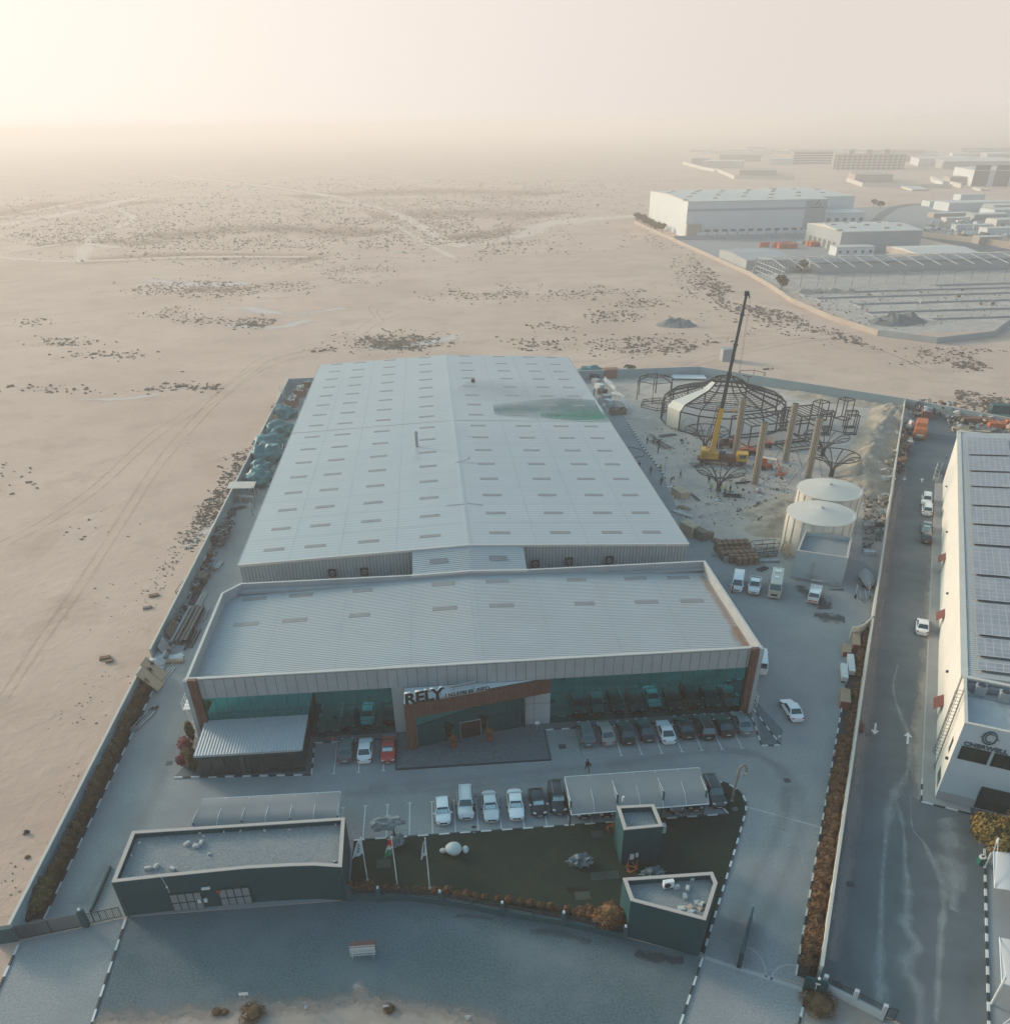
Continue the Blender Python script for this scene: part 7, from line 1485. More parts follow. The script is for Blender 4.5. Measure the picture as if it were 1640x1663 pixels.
for x in (-.9,.9): b.tube([(x,1.6,.55),(x,-.9,.5),(0,-2.8,.45)], .07, 4)
for y in (-.8,0,.8,1.5): b.tube([(-.95,y,.6),(.95,y,.6)], .06, 4)
for x in (-.4,.4): b.tube([(x,-.8,.8),(x,1.8,.85)], .09, 4)
b.build('frame', M['gal'], root); wheels_ = [(-1.05,.5),(1.05,.5)]
for x, y in wheels_: q = MB(); q.M = Matrix.Translation((x,y,.33)) @ Matrix.Rotation(PI/2,4,'Y'); q.cyl((0,0),.33,-.1,.1,12); q.build('wheel', M['tyre'], root)
for x in (-.95,.95): MB().box(x-.05,x+.05,1.6,1.7,.6,1.8).build('guide_post', M['kerb_w'], root)
stack('white_block', (1411,901), (1.9,1.0,.7), -.3, M['kerb_w'], 'white hollow block beside the road wall behind the pump house', 'block', 2); barpile((1415,858), 2.4, 4, .8, M['steel'], 'dark scrap bars at the foot of the road wall', r_=.08, spread=.9); barpile((1424,868), 2, 4, .3, M['gal'], 'pale scrap bars beside the dark ones at the road wall', r_=.07)
v = at(1428,855); o = MB().blob((0,0,.35),(.8,.7,.45),.4,2,2,3,zmin=0).build('scrap_heap', M['dark']); o.location=(v.x,v.y,0); tag(o,'small dark scrap heap by the road wall','heap')
# left strip between the wall and the buildings
def tarp(q, rad, lb, seed, rz=0, m=None):
    v = at(*q); o = MB().blob((0,0,rad[2]*.35), rad, .26, 1.5, 4, seed, zmin=.02).build('tarpaulin_heap', m or M['tarp'], smooth=50); o.location = (v.x,v.y,0); o.rotation_euler.z = rz; return tag(o, lb, 'tarpaulin', 'teal tarpaulin heaps by the left wall')
tarp((462,677),(3.4,2.6,2.0),'teal tarpaulin heap nearest the far skips, with a long flap',11,.3); tarp((452,705),(3.6,3.6,2.2),'glossy crumpled teal tarpaulin heap, second from the far end',12,.6); tarp((438,728),(3.8,2.6,2.4),'teal tarpaulin heap in the middle of the row',13,.2); tarp((436,748),(3.4,3.8,2.9),'largest smooth teal tarpaulin heap beside the thin white board',14,.5); tarp((424,768),(2.2,2.4,2.0),'small teal tarpaulin heap between box stacks',15,.1); tarp((421,786),(2.8,3.0,2.3),'shiny teal tarpaulin heap nearest the small beige shelter',16,.9)
v = at(456,738); o = MB().obox((0,0,1.2),(.12,.9,2.4),.2,0,(0,.2)).build('white_board', M['kerb_w']); o.location=(v.x+.6,v.y,0); tag(o,'thin white board standing between the tarpaulins and the warehouse','board')
def skip(q, size, rz, lb, m, fill=None):
    v = at(*q); root = empty('skip', (v.x,v.y,0), rz, label=lb, cat='skip'); a, w, h = size[0]/2, size[1]/2, size[2]; b = MB()
    for (x0,x1,y0,y1) in ((-a,a,-w,-w+.08),(-a,a,w-.08,w),(-a,-a+.08,-w+.08,w-.08),(a-.08,a,-w+.08,w-.08)): b.box(x0,x1,y0,y1,.1,h)
    b.box(-a,a,-w,w,.02,.1)
    for k in range(5): x = -a+size[0]*(k+.5)/5; b.box(x-.05,x+.05,-w-.05,-w-.005,.15,h-.05); b.box(x-.05,x+.05,w+.005,w+.05,.15,h-.05)
    b.build('skip_body', m, root); b = MB(); r = random.Random(int(q[0]))
    for k in range(46): b.obox((r.uniform(-a+.3,a-.3),r.uniform(-w+.3,w-.3),h-.35+r.random()*.5),(r.uniform(.3,.9),r.uniform(.2,.6),r.uniform(.1,.4)),r.uniform(0,3),r.randrange(3),(r.uniform(-.5,.5),r.uniform(-.5,.5)))
    b.build('waste', fill or [M['kerb_w'],M['block'],M['gravel']], root); return root
skip((475,657),(2.6,6.5,1.8),-.05,'rusty skip full of white waste in the far left corner, nearer one',M['bin_r']); skip((488,640),(2.6,6.5,1.8),-.05,'rusty skip behind the nearer one in the far left corner',M['bin_r']); skip((500,627),(2.6,3.5,1.5),.1,'short rusty skip at the back left wall',M['bin_r'])
b = MB(); r = random.Random(9)
for k in range(9): b.tube([(r.uniform(-1.2,1.2),r.uniform(-1.5,1.5),0),(r.uniform(-1.6,.4),r.uniform(-1.5,1.5),r.uniform(3,5))], .06, 4)
o = b.build('leaning_poles', M['kerb_w']); v = at(466,652); o.location=(v.x-.2,v.y,0); tag(o,'white poles leaning against the far end of the left wall','poles')
stack('carton', (444,683),(2.2,2.0,1.4),.4,M['ply'],'brown open carton beside the left wall','carton',2); o = MB().blob((0,0,.7),(1.5,1.3,.9),.5,2,2,8,zmin=0).build('beige_heap', M['tan']); v = at(458,663); o.location=(v.x,v.y,0); tag(o,'beige covered heap between the skips and the tarpaulins','heap')
for i, (q, s, m_, lb) in enumerate([((414,743),(1.6,1.5,1.7),M['block'],'pale box stack left of the largest tarpaulin'),((430,763),(1.1,1.4,1.9),M['timber_d'],'upright brown boxes at the foot of the largest tarpaulin'),((411,764),(1.4,1.4,1.0),M['block'],'pale sacks by the wall behind the small tarpaulin'),((409,780),(1.4,2.0,1.1),M['block'],'pale cartons by the wall before the shiny tarpaulin'),((428,777),(1.2,1.1,1.0),M['kerb_w'],'white cartons between the two lower tarpaulins'),((408,790),(1.0,1.0,1.0),plain('olive_box',(.16,.17,.08),.8),'olive box beside the left wall'),((424,720),(1.6,1.2,.9),M['brick'],'brown box beside the wall at the glossy tarpaulin')]): stack('carton_stack', q, s, .1*i, m_, lb, 'boxes', 4)
v = at(396,806); sh_ = empty('lean_to_shelter', (v.x,v.y,0), .0, label='small beige roofed shelter against the left wall', cat='shelter')
for x in (-2.4,2.4):
    for y in (-1.5,1.5): MB().box(x-.07,x+.07,y-.07,y+.07,0,2.5).build('post', M['steel'], sh_)
MB()._add([(-2.7,-1.8,2.5),(2.7,-1.8,2.35),(2.7,1.8,2.45),(-2.7,1.8,2.6),(-2.7,-1.8,2.42),(2.7,-1.8,2.27),(2.7,1.8,2.37),(-2.7,1.8,2.52)],[(0,1,2,3),(7,6,5,4),(0,4,5,1),(1,5,6,2),(2,6,7,3),(3,7,4,0)]).build('shelter_roof', M['cream'], sh_)
for i, (q, lb) in enumerate((((385,812),'pale pallet stack in front of the shelter, left'),((396,814),'pale pallet stack in front of the shelter, middle'),((405,815),'pale pallet stack in front of the shelter, right'))): pallet_stack(q, 8, .1*i, M['block'], lb)
rack((360,878),(2.0,5.2,1.7),-.05,'dark steel rack crowded with tubes, nearer one by the left wall',n=10); rack((362,862),(2.0,4.6,1.5),-.1,'dark steel rack crowded with tubes, farther one by the left wall',n=10)
barpile((377,833),5.0,7,1.75,M['steel'],'dark bars along the left wall beyond the racks',r_=.09,spread=1.5); barpile((389,826),3.0,5,.6,M['bark'],'dark scrap bars in front of the pallet stacks',r_=.08,spread=1.2)
barpile((355,920),3.4,5,1.45,M['gal'],'pale steel channels on the ground beside the racks',r_=.12,spread=.6); barpile((334,912),5.5,5,1.4,M['bark'],'rusty beams running along the left wall',r_=.11,spread=.8)
stack('stone_pieces', (331,940),(1.6,2.4,.8),-.2,M['timber_d'],'brown wrapped bundle beside the left wall','bundle',3); v = at(332,948); o = MB().blob((0,0,.4),(.5,.4,.5),.2,1,2,2,zmin=0).build('black_sack', M['dark']); o.location=(v.x,v.y,0); tag(o,'black sack next to the brown wrapped bundle','sack')
v = at(343,925); o = MB().obox((0,0,.6),(1.6,2.2,.1),0,0,(0,-.9)).build('steel_plate', M['teal_side']); o.location=(v.x,v.y,.1); tag(o,'dark steel plate leaning over the rusty beams','plate')
rack((301,960),(1.6,3.6,.9),-.1,'low rack with short tubes against the left wall',n=5); rack((292,1005),(1.8,4.2,.9),-.1,'low rack with an open crate beside the long I-beams',n=6)
for i, (x_, lb) in enumerate(((-1.1,'grey long steel beam, leftmost of the bundle on the left strip'),(-.35,'brown long steel beam, second of the bundle on the left strip'),(.3,'dark long steel beam, third of the bundle on the left strip'),(.95,'dark long steel beam, rightmost of the bundle on the left strip'))):
    v = at(307,1018); b = MB(); L = 5.4; 
    for z in (0.1,.62): b.box(-.22,.22,-L,L,z,z+.07)
    b.box(-.05,.05,-L,L,.17,.62); o = b.build('steel_beam', M['timber_d'] if i == 1 else (M['gal'] if i == 0 else M['black_metal'])); o.location=(v.x+x_,v.y,.15*(i%2)); o.rotation_euler.z=-.035; tag(o, lb, 'beam', 'long steel beams on the left strip')
for (q, L, n, m_, lb) in (((327,975),5,4,M['gal'],'pale long channels beyond the I-beams'),((316,973),5,3,M['steel'],'dark long tubes beyond the I-beams'),((331,1000),4,3,M['gal'],'pale channels right of the I-beams beside the office'),((313,1040),6,3,M['steel'],'thin dark tubes right of the I-beams')): barpile(q, L, n, 1.53, m_, lb, r_=.11, spread=.8)
v = at(258,1032); b = MB()
for k in range(7): b.box(-.1+.0*k,0,-2.2+.62*k,-2.2+.62*k+.5,0,1.9)
o = b.build('louvre_board', M['timber_d']); o.location=(-41.1,v.y,.1); o.rotation_euler.y=-.25; tag(o,'brown louvre panel leaning against the left wall','panel')
v = at(252,1062); o = MB().box(-.06,.06,-1.5,1.5,0,2.1).box(-.08,.08,-1.5,-1.4,0,2.1).build('leaning_board', M['render']); o.location=(-41.0,v.y,0); o.rotation_euler.y=-.35; tag(o,'grey flat panel leaning against the left wall','panel')
b = MB(); b.tube([(-.2,-2.4,.1),(.2,3.6,.4)],.14,4); b.tube([(.2,-2.,.1),(.5,3.,.25)],.1,4); o = b.build('steel_plank', M['gal']); v = at(265,1050); o.location=(v.x,v.y,0); tag(o,'long pale plank lying along the left wall','plank')
for i, (q, lb) in enumerate((((246,1106),'concrete pyramid block nearest the beige sheets'),((252,1093),'middle concrete pyramid block of the row'),((256,1081),'farthest concrete pyramid block beside the stencilled sheet'))):
    v = at(*q); b = MB(); b.box(-1.15,1.15,-.75,.75,0,.55); b._add([(-1.15,-.75,.55),(1.15,-.75,.55),(1.15,.75,.55),(-1.15,.75,.55),(-.3,-.25,1.15),(.3,-.25,1.15),(.3,.25,1.15),(-.3,.25,1.15)],[(0,1,5,4),(1,2,6,5),(2,3,7,6),(3,0,4,7),(4,5,6,7)]); o = b.build('concrete_block', M['nwhite']); o.location=(v.x,v.y,0); tag(o, lb, 'block', 'concrete pyramid blocks by the left wall')
v = at(262,1072); o = MB().box(-.9,.9,-1.2,1.2,.3,.42).box(-.7,-.4,-.9,.9,.425,.43).box(-.1,.3,-.9,-.2,.425,.43).box(-.1,.3,.2,.9,.425,.43).build('stencilled_sheet', [M['kerb_w']]); o.location=(v.x-.3,v.y,.4); tag(o,'white sheet lying behind the concrete pyramid blocks','sheet')
v = at(286,1068); o = MB().obox((0,0,.1),(2.0,1.5,.06),.2).obox((.3,.2,.17),(1.4,1.2,.05),.6).build('holed_board', M['kerb_w']); o.location=(v.x,v.y,0); tag(o,'white panel with holes lying at the end of the I-beams','panel')
stack('timber_beams',(279,1076),(3.6,.8,.35),-.08,M['timber'],'two tan timber beams lying crosswise below the white panel','timber',2); barpile((270,1098),5.0,3,1.38,M['kerb_w'],'white tubes lying right of the pyramid blocks',r_=.07,spread=.6)
for i,(q,s,tl,lb) in enumerate((((224,1103),(2.0,3.2),.45,'beige sheet standing over the gap of the left wall, farther one'),((210,1120),(2.0,3.0),.6,'beige sheet leaning at the gap of the left wall, nearer one'))):
    v = at(*q); o = MB().box(-1.8,1.8,-1.0,1.0,-.04,.04).box(-1.8,1.8,-1.02,-.95,-.08,.08).build('beige_sheet', M['ply']); o.location=(-41.0+.15*i,v.y,1.5); o.rotation_euler=(0,.85,-.12); tag(o, lb, 'sheet')
v = at(229,1118); o = MB().blob((0,0,.5),(1.2,1.0,.7),.5,2,2,4,zmin=0).build('black_cloth_heap', M['dark']); o.location=(v.x,v.y,0); tag(o,'black heap under the beige sheets at the wall gap','heap')
barpile((217,1175),5.0,3,1.28,M['steel'],'three long dark tubes on the left driveway',r_=.1,spread=.7); barpile((232,1172),4.8,6,1.26,M['gal'],'bundle of grey channels on the left driveway beside the dark tubes',r_=.1,spread=.9); barpile((239,1164),5,4,1.26,M['steel'],'dark channels right of the grey bundle on the left driveway',r_=.1,spread=.6); barpile((226,1120),5.5,1,1.42,M['kerb_w'],'single long white tube standing beside the shrub row',r_=.05)
for q, s, lb in (((171,1070),(1.5,.8,.3),'heap of brown planks on the sand outside the left wall'),((178,1075),(1.0,.7,.3),'smaller heap of brown planks on the sand outside the left wall'),((250,968),(1.5,.9,.25),'brown boards on the sand outside the left wall, farther heap'),((240,988),(1.4,.7,.25),'grey boards on the sand outside the left wall')): stack('plank_heap', q, s, .3, M['timber_d'] if 'grey' in lb else M['brick'], lb, 'planks', 3)
v = at(75,1490)
# tyres near the left gate, yellow line
for q, lb in (((40,1497),'black tyre pile by the left gate'),((47,1494),'black rock beside the tyre pile at the left gate')): v = at(*q); o = MB().blob((0,0,.45),(.6,.6,.5),.25,2,2,q[0],zmin=0).build('black_rock', M['dark']); o.location=(v.x,v.y,.04); tag(o, lb, 'rock')
lines('yellow_line', [(A2(415,800),A2(350,930))], .02, plain('yellow_road_paint',(.35,.27,.10),.8), .15, 0)
v = at(44,1353); o = MB().blob((0,0,.2),(.28,.22,.2),.5,2,2,6,zmin=0).build('black_bag', M['dark']); o.location=(v.x,v.y,0); tag(o,'black bag lying on the sand outside the left wall','bag')
for i, (q, lb) in enumerate((((409,838),'round flue vent at the warehouse side, nearer one'),((413,826),'round flue vent at the warehouse side, farther one'))): v = at(*q); o = MB().tube([(0,0,0),(0,0,2.4)],.14,8).cyl((0,0),.35,2.4,2.7,10,.15).build('flue_vent', M['render']); o.location=(v.x+.2,v.y,0); tag(o, lb, 'vent')
debris('small_scrap', [(345,860),(372,838),(384,846),(352,900),(318,960),(298,1010),(290,1000)], 260, .12,.8, [M['steel'],M['timber_d'],M['gal'],M['block'],M['bin_r']], '', 41, .4)
debris('small_scrap', [(440,660),(462,640),(470,650),(430,760),(408,800),(396,800)], 240, .15,.9, [M['timber_d'],M['block'],M['ply'],M['gal'],M['bin_r']], '', 42, .6)
debris('small_scrap', [(268,1040),(290,1000),(312,985),(285,1050),(245,1100),(236,1098)], 160, .1,.6, [M['steel'],M['timber_d'],M['gal'],M['block']], '', 43, .3)
barpile((352,868),7,9,1.5,M['steel'],'tangle of dark tubes over the racks by the left wall',r_=.08,spread=1.8,z=1.3); barpile((322,955),6,7,1.5,M['bark'],'weathered tubes between the racks and the steel beams',r_=.08,spread=1.6)
# objects on the right side of the warehouse at the back
v = at(998,668); skip((1003,672),(4.2,2.4,1.3),.05,'open brown bin pair on the lane beside the warehouse',M['timber_d'],[M['timber'],M['timber_d'],M['steel']])
for i, q in enumerate([(968,624),(973,632),(978,640),(984,650),(988,658),(965,617)]): stack('crate_of_parts', q, (2.6,1.8,1.5), -1.1, [M['gal'],M['kerb_w'],M['steel']][i%3], ['crate of white parts','white crate','dark crate of tubes','grey crate of tubes','white crate nearer the bins','crate farthest back'][i]+' in the row beside the far end of the warehouse', 'crate', 3)
b = MB(); r = random.Random(5)
for k in range(26): t_ = r.random(); b.tube([(2+t_*9*0+r.uniform(-1,1),-t_*28,1.2+r.random()*.8),(2.6+r.uniform(-.4,1.2),-t_*28-3.2,.6+r.random())], .16, 5)
o = b.build('white_tube_pile', M['kerb_w']); v = at(970,622); o.location=(v.x,v.y,0); tag(o,'white tubes piled on the crates beside the far end of the warehouse','tubes')
tarp((960,608),(4.2,2.4,1.8),'teal tarpaulin heap in the far right corner behind the warehouse',21); stack('site_cabin',(991,613),(4.6,3.0,2.6),.1,M['bin_r'],'brown site cabin at the back wall behind the warehouse','cabin',1,gap=False); o = MB().blob((0,0,.8),(3,2,1.2),.5,2,3,8,zmin=0).build('pale_sack_heap', M['nwhite']); v = at(1010,610); o.location=(v.x,v.y,0); tag(o,'pale sack heap right of the brown site cabin','heap'); stack('brown_board',(947,607),(1.6,.5,2.4),0,M['ply'],'upright brown board at the far right corner of the warehouse','board',1)
for i, q in enumerate([(978,663),(984,672),(987,680)]): v = at(*q); o = MB().tube([(0,0,0),(0,0,9.6)],.22,8).cyl((0,0),.55,9.6,10.0,10,.3).build('wall_flue', M['render']); o.location=(39.0,v.y-18-3*i+i*1.,0); tag(o, ['farthest','middle','nearest'][i]+' grey flue pipe standing against the right side of the warehouse', 'flue')
# ------------------------------------------------------------------ scrap yard at the road end
debris('scrap_heap', [(1472,660),(1510,662),(1560,672),(1560,680),(1508,672),(1475,680)], 620, .25,1.0, [M['gal'],M['gravel'],M['steel'],M['block'],M['tan'],M['bin_r']], '', 11, 1.6); debris('scrap_heap', [(1530,672),(1600,680),(1640,690),(1700,705),(1700,716),(1600,705),(1545,702)], 900, .25,1.1, [M['gal'],M['gravel'],M['steel'],M['block'],M['tan'],M['timber']], '', 12, 1.6)
debris('scrap_heap', [(1468,690),(1482,694),(1475,740),(1462,770),(1452,768),(1462,715)], 460, .2,1.0, [M['bin_r'],M['tan'],M['steel'],M['block'],M['gravel'],plain('red_brown_cloth',(.25,.10,.08),.8)], '', 13, 1.5)
skip((1503,677),(2.5,4.0,1.9),-.45,'red skip full of white bags at the far end of the road',mat('red_skip',(.30,.10,.07),.7,.15,1)); skip((1520,670),(2.4,3.6,1.4),-.3,'dark green skip behind the red one at the far end of the road',M['teal_side'])
M['otarp'] = mat('orange_tarpaulin', (.58,.15,.05), .6, .08, 1.5, .5, 3, dist=.15)
v = at(1492,707); ot = empty('covered_lorry', (v.x,v.y,0), rwz, label='lorry under a bright orange tarpaulin parked by the road wall', cat='truck'); b = MB()
vs = []
for (y,w_,h_) in ((-3.4,1.25,1.5),(-3.0,1.35,2.3),(-1.4,1.3,2.5),(-.9,1.25,3.2),(2.9,1.25,3.4),(3.2,1.3,2.7)): vs += [(-w_*1.25,y,.3),(-w_,y,h_*.6),(-w_*.95,y,h_),(w_*.95,y,h_),(w_,y,h_*.6),(w_*1.25,y,.3)]
b._add(vs,[(i*6+k,i*6+k+1,(i+1)*6+k+1,(i+1)*6+k) for i in range(5) for k in range(5)]+[(0,1,2,3,4,5)[::-1],(30,31,32,33,34,35)]); b.build('orange_cover', M['otarp'], ot); MB().box(-.8,.8,-5.0,-3.45,.3,.9).build('drawbar', M['dark'], ot); MB().box(-.75,.75,-4.6,-3.6,.9,1.3).build('tow_box', M['ply'], ot)
for y in (-2.2,1.6,2.5):
    for s in (-1,1): q = MB(); q.M = Matrix.Translation((s*1.1,y,.5)) @ Matrix.Rotation(PI/2,4,'Y'); q.cyl((0,0),.5,-.15,.15,12); q.build('wheel', M['tyre'], ot)
for q, s, m_, lb in (((1590,690),(9,2.6,1.8),M['bin_r'],'long rusty open container in the scrap yard'),((1590,698),(9,1.6,.9),M['timber'],'stack of long tan beams before the rusty container'),((1615,698),(3.6,2.8,1.9),M['otarp'],'orange covered skip behind the solar roof, left one'),((1645,696),(4.6,3.0,2.2),M['otarp'],'orange covered skip behind the solar roof, right one'),((1582,704),(7,1.4,.8),M['ply'],'pale long timber right behind the solar roof'),((1633,672),(8,2.4,2.3),M['teal_side'],'teal container against the far grey wall'),((1622,686),(4,2.4,1.8),M['teal_side'],'smaller teal skip in the middle of the scrap yard'),((1560,700),(4,2,.8),M['ply'],'short pale timber stack at the road corner of the scrap yard')):
    stack('container' if 'container' in lb else ('skip' if 'skip' in lb else 'timber_stack'), q, s, -.32, m_, lb, 'container' if 'container' in lb else ('skip' if 'skip' in lb else 'timber'), 3, gap='timber' in lb or 'beams' in lb)
for i, q in enumerate([(1515,782),(1517,775),(1519,768),(1521,762)]):
    v = at(*q); root = empty('condenser_unit', (v.x+.4,v.y,.13), rwz, label=['nearest','second','third','farthest'][i]+' condenser unit in the row at the foot of the cream wall', cat='air conditioner', group='condenser units at the cream wall')
    MB().box(-.5,.5,-.9,.9,.1,1.0).build('casing', M['render'], root); MB().cyl((0,-.4),.32,1.0,1.06,12).cyl((0,.4),.32,1.0,1.06,12).build('fan', M['black_metal'], root)
# ------------------------------------------------------------------ desert scrub (stuff) and the far industrial area
M['scrub'] = mat('dry_scrub', (.17,.12,.085), .95, .25, .2, 0, c2=(.26,.19,.14)); M['saltpan'] = soft_mat('pale_salt_crust', (.68,.62,.57), .7, .05, .35, .6); M['darkpan'] = soft_mat('dark_scrub_ground', (.36,.25,.19), .62, .02, .36, .66)
bl = []; r = random.Random(77)
for s in range(10):   # ten clump shapes
    bb_ = MB(); 
    for k in range(3): bb_.blob((r.uniform(-.5,.5),r.uniform(-.5,.5),.18),(r.uniform(.3,.65),r.uniform(.3,.65),r.uniform(.18,.36)),.5,2,1,s*3+k,zmin=-.02)
    bl.append((bb_.v, bb_.f))
sc = MB()
def scrubs(cx, cy, rx, ry, n, smin=.5, smax=1.4, rot=0):
    far = cy < 470; n = int(n*(1.6 if far else 1.9)); smin *= (.26 if far else .42); smax *= (.36 if far else .5)
    if cy > 860: n //= 2; smin *= .7; smax *= .7
    """cx, cy, rx, ry in photo pixels"""
    for _ in range(n):
        a = r.uniform(0,2*PI); k = r.random()**.6 if r.random() < .8 else r.random()**.5*1.7; x = cx+math.cos(a)*k*rx; y = cy+math.sin(a)*k*ry+rot*(x-cx)
        if y < 248: continue
        p = at(x, y)
        if mnoise.noise(Vector((p.x*.03,p.y*.02,1))) < -.25: continue
        if -44 < p.x < WR(p.y)+14 and 40 < p.y < 256: continue
        if p.x > 158 and p.y > 296 and p.y < 760 and p.x < 330: continue
        vs, fs = bl[r.randrange(10)]; s = r.uniform(smin,smax)*(1+.9*(r.random()**8)); c, sn = math.cos(a), math.sin(a)
        o = len(sc.v)
        for q in vs: sc.v.append(Vector((p.x+(q.x*c-q.y*sn)*s, p.y+(q.x*sn+q.y*c)*s, q.z*s)))
        for f in fs: sc.f.append(tuple(i+o for i in f)); sc.m.append(0)
for a in [(645,556,75,13,260),(640,560,40,8,120),(790,475,70,12,170),(415,525,45,9,120),(435,545,25,3,30),(325,470,110,14,330),(470,463,45,10,160),(590,437,60,7,150),(555,458,45,8,120),(445,425,110,10,260),(250,415,150,10,180),(540,445,20,6,30),(990,513,60,10,90),(1040,492,40,8,60),(930,478,60,8,60),(1000,470,50,8,50),(1040,560,90,14,170),(1130,570,60,10,50),(1180,565,70,14,70),(1290,600,60,14,70),(1250,560,60,16,60),(110,555,50,8,50),(175,577,60,6,45),(215,600,60,4,30),(270,508,60,10,45),(325,520,50,7,40),(55,522,35,6,20),(60,630,60,5,14),(150,636,90,4,14),(520,568,30,5,15),(300,628,120,6,80),(640,538,20,3,10),(860,560,60,10,60),(900,530,40,8,30)]: scrubs(*a)
for a in [(420,375,420,32,2400,1.2,2.6),(700,345,260,24,1200,1.3,2.8),(180,385,180,20,520,1.2,2.4),(780,385,100,26,520,1.2,2.4),(300,330,330,18,700,1.5,3.2),(800,320,200,14,500,1.5,3.2),(560,300,400,10,450,2,4),(120,350,130,20,300,1.4,2.6),(950,300,100,14,160,1.6,3),(1000,340,60,14,60,1,2)]: scrubs(*a)
for a in [(425,690,22,26,90,.3,.9,-1),(400,740,24,34,140,.3,.9,-1),(370,790,24,30,120,.3,.9,-1),(340,830,22,26,110,.3,.8,-1),(320,860,22,26,80,.25,.7,-1),(285,900,22,26,60,.25,.7,-1),(255,945,26,26,45,.25,.7,-1),(450,640,30,6,60,.4,1),(375,710,40,16,30,.3,.8,-.4),(345,730,30,10,18,.3,.7),(490,600,30,6,40,.5,1.1),(200,1000,60,60,30,.2,.5),(150,1130,40,40,26,.2,.55,-.4),(120,1290,40,60,26,.15,.4,-.6),(90,1160,80,40,14,.2,.4),(35,780,40,40,14,.4,1),(130,850,60,30,10,.4,.9),(20,1430,20,40,16,.15,.4)]: scrubs(*a)
for a in [(1560,575,80,10,70,.5,1.3),(1600,592,60,8,120,.5,1.5),(1560,640,30,6,40,.4,1.2),(1600,655,60,10,170,.4,1.3),(1500,590,60,6,30,.4,1),(1530,650,30,8,20,.5,1.2),(1115,440,30,40,260,.6,1.8,.9),(1060,385,26,16,120,.6,1.6,.8),(1165,470,40,24,260,.6,1.8,.8),(1230,500,40,18,200,.6,1.6,.6),(1290,520,40,10,90,.6,1.5,.5),(1370,548,40,6,80,.5,1.4,.3)]: scrubs(*a)
o = sc.build('desert_scrub', M['scrub']); o['kind'] = 'stuff'
for i, (pts, w) in enumerate([([(240,455),(330,462),(400,458)],30),([(400,500),(470,510),(560,500)],16),([(370,528),(450,532),(500,520)],14),([(600,566),(680,560),(740,545)],12),([(640,410),(690,410)],10),([(120,650),(200,648),(260,640)],5),([(300,890),(340,860),(375,830)],4)]): rib('salt_crust', pts, w, .04+.006*i, M['saltpan'])
for i, (pts, w) in enumerate([([(120,425),(300,415),(520,420)],60),([(240,385),(420,370),(620,380)],110),([(600,350),(760,345),(900,350)],130),([(480,320),(700,310),(900,315)],170),([(60,400),(160,392),(260,395)],60),([(720,385),(800,380),(850,370)],70),([(0,350),(100,330),(240,330)],120),([(300,470),(400,470)],24),([(640,556),(700,553)],14)]): rib('scrub_ground', pts, w, .016+.004*i, M['darkpan'])
# far plots
M['f_white'] = mat('far_white_wall', (.60,.62,.62), .8, .04, .1); M['f_roof'] = mat('far_cream_roof', (.58,.54,.49), .6, .04, .05, 0); M['f_grey'] = mat('far_grey_wall', (.36,.38,.38), .8, .06, .1); M['f_tan'] = mat('far_tan_wall', (.40,.34,.29), .8, .06, .1); M['f_dark'] = plain('far_dark_opening', (.10,.12,.13), .6)
def blk(name, x0, x1, y0, y1, h, lb, wall=None, roof=None, cat='building', gable=0, par=.5, bays=None, vents=0, group=None):
    root = empty(name, ((x0+x1)/2,(y0+y1)/2,0), label=lb, cat=cat, group=group); a, w = (x1-x0)/2, (y1-y0)/2; wall = wall or M['f_white']; roof = roof or M['f_roof']
    MB().box(-a,a,-w,w,0,h).build('wall', wall, root)
    b = MB(); b._add([(-a-.2,-w-.2,h+.02),(a+.2,-w-.2,h+.02),(a+.2,w+.2,h+.02),(-a-.2,w+.2,h+.02),(-a-.2,0,h+.02+gable),(a+.2,0,h+.02+gable),(-a-.2,-w-.2,h-.4),(a+.2,-w-.2,h-.4)], [(0,1,5,4),(4,5,2,3),(6,7,1,0),(0,4,3),(1,2,5)]); b.build('roof', roof, root)
    if bays:
        n, z0, z1, fw_ = bays
        for k in range(n): x = -a+2*a*(k+.5)/n; MB().box(x-fw_/2,x+fw_/2,-w-.08,-w-.01,z0,z1).build('loading_door' if z0 < 1 else 'window', M['f_dark'], root)
    for k in range(vents):
        x = -a+2*a*((k*.618)%1); y = -w*.9+1.8*w*((k+.5)/vents); MB().box(x-1.6,x+1.6,y-.9,y+.9,h+gable*(1-abs(y)/w)-.1,h+gable*(1-abs(y)/w)+.5).build('roof_vent', M['f_tan'], root)
    return root
A_ = blk('far_warehouse', 171.5, 266, 603.5, 708, 20.6, 'large white warehouse with a cream roof and a row of loading doors, far right', gable=1.2, bays=(16,.1,4.5,3.6), vents=22)
for (x0,x1,z0,z1) in ((-30,47.2,15.2,16.4),): MB().box(-47.2,47.2,-52.36,-52.27,15.0,16.3).build('blue_band', M['f_grey'], A_)
MB().box(32,46,-52.5,-52.28,3.0,20).build('logo_panel', M['f_grey'], A_); MB()._add([(38,-52.6,17.2),(38.7,-52.6,17.2),(40.5,-52.6,20.0),(39.8,-52.6,20.0)],[(0,1,2,3)])._add([(40.3,-52.6,18.6),(41,-52.6,18.6),(41.9,-52.6,17.2),(41.2,-52.6,17.2)],[(0,1,2,3)])._add([(35,-52.6,15.8),(44,-52.6,15.8),(44,-52.6,16.2),(35,-52.6,16.2)],[(0,1,2,3)]).build('logo_mark', M['black_metal'], A_)
MB().box(-47.4,-38,-56,-52.3,0,8).box(-47.2,-47.15,-40,50,14.5,15.6).build('side_block', M['f_tan'], A_)
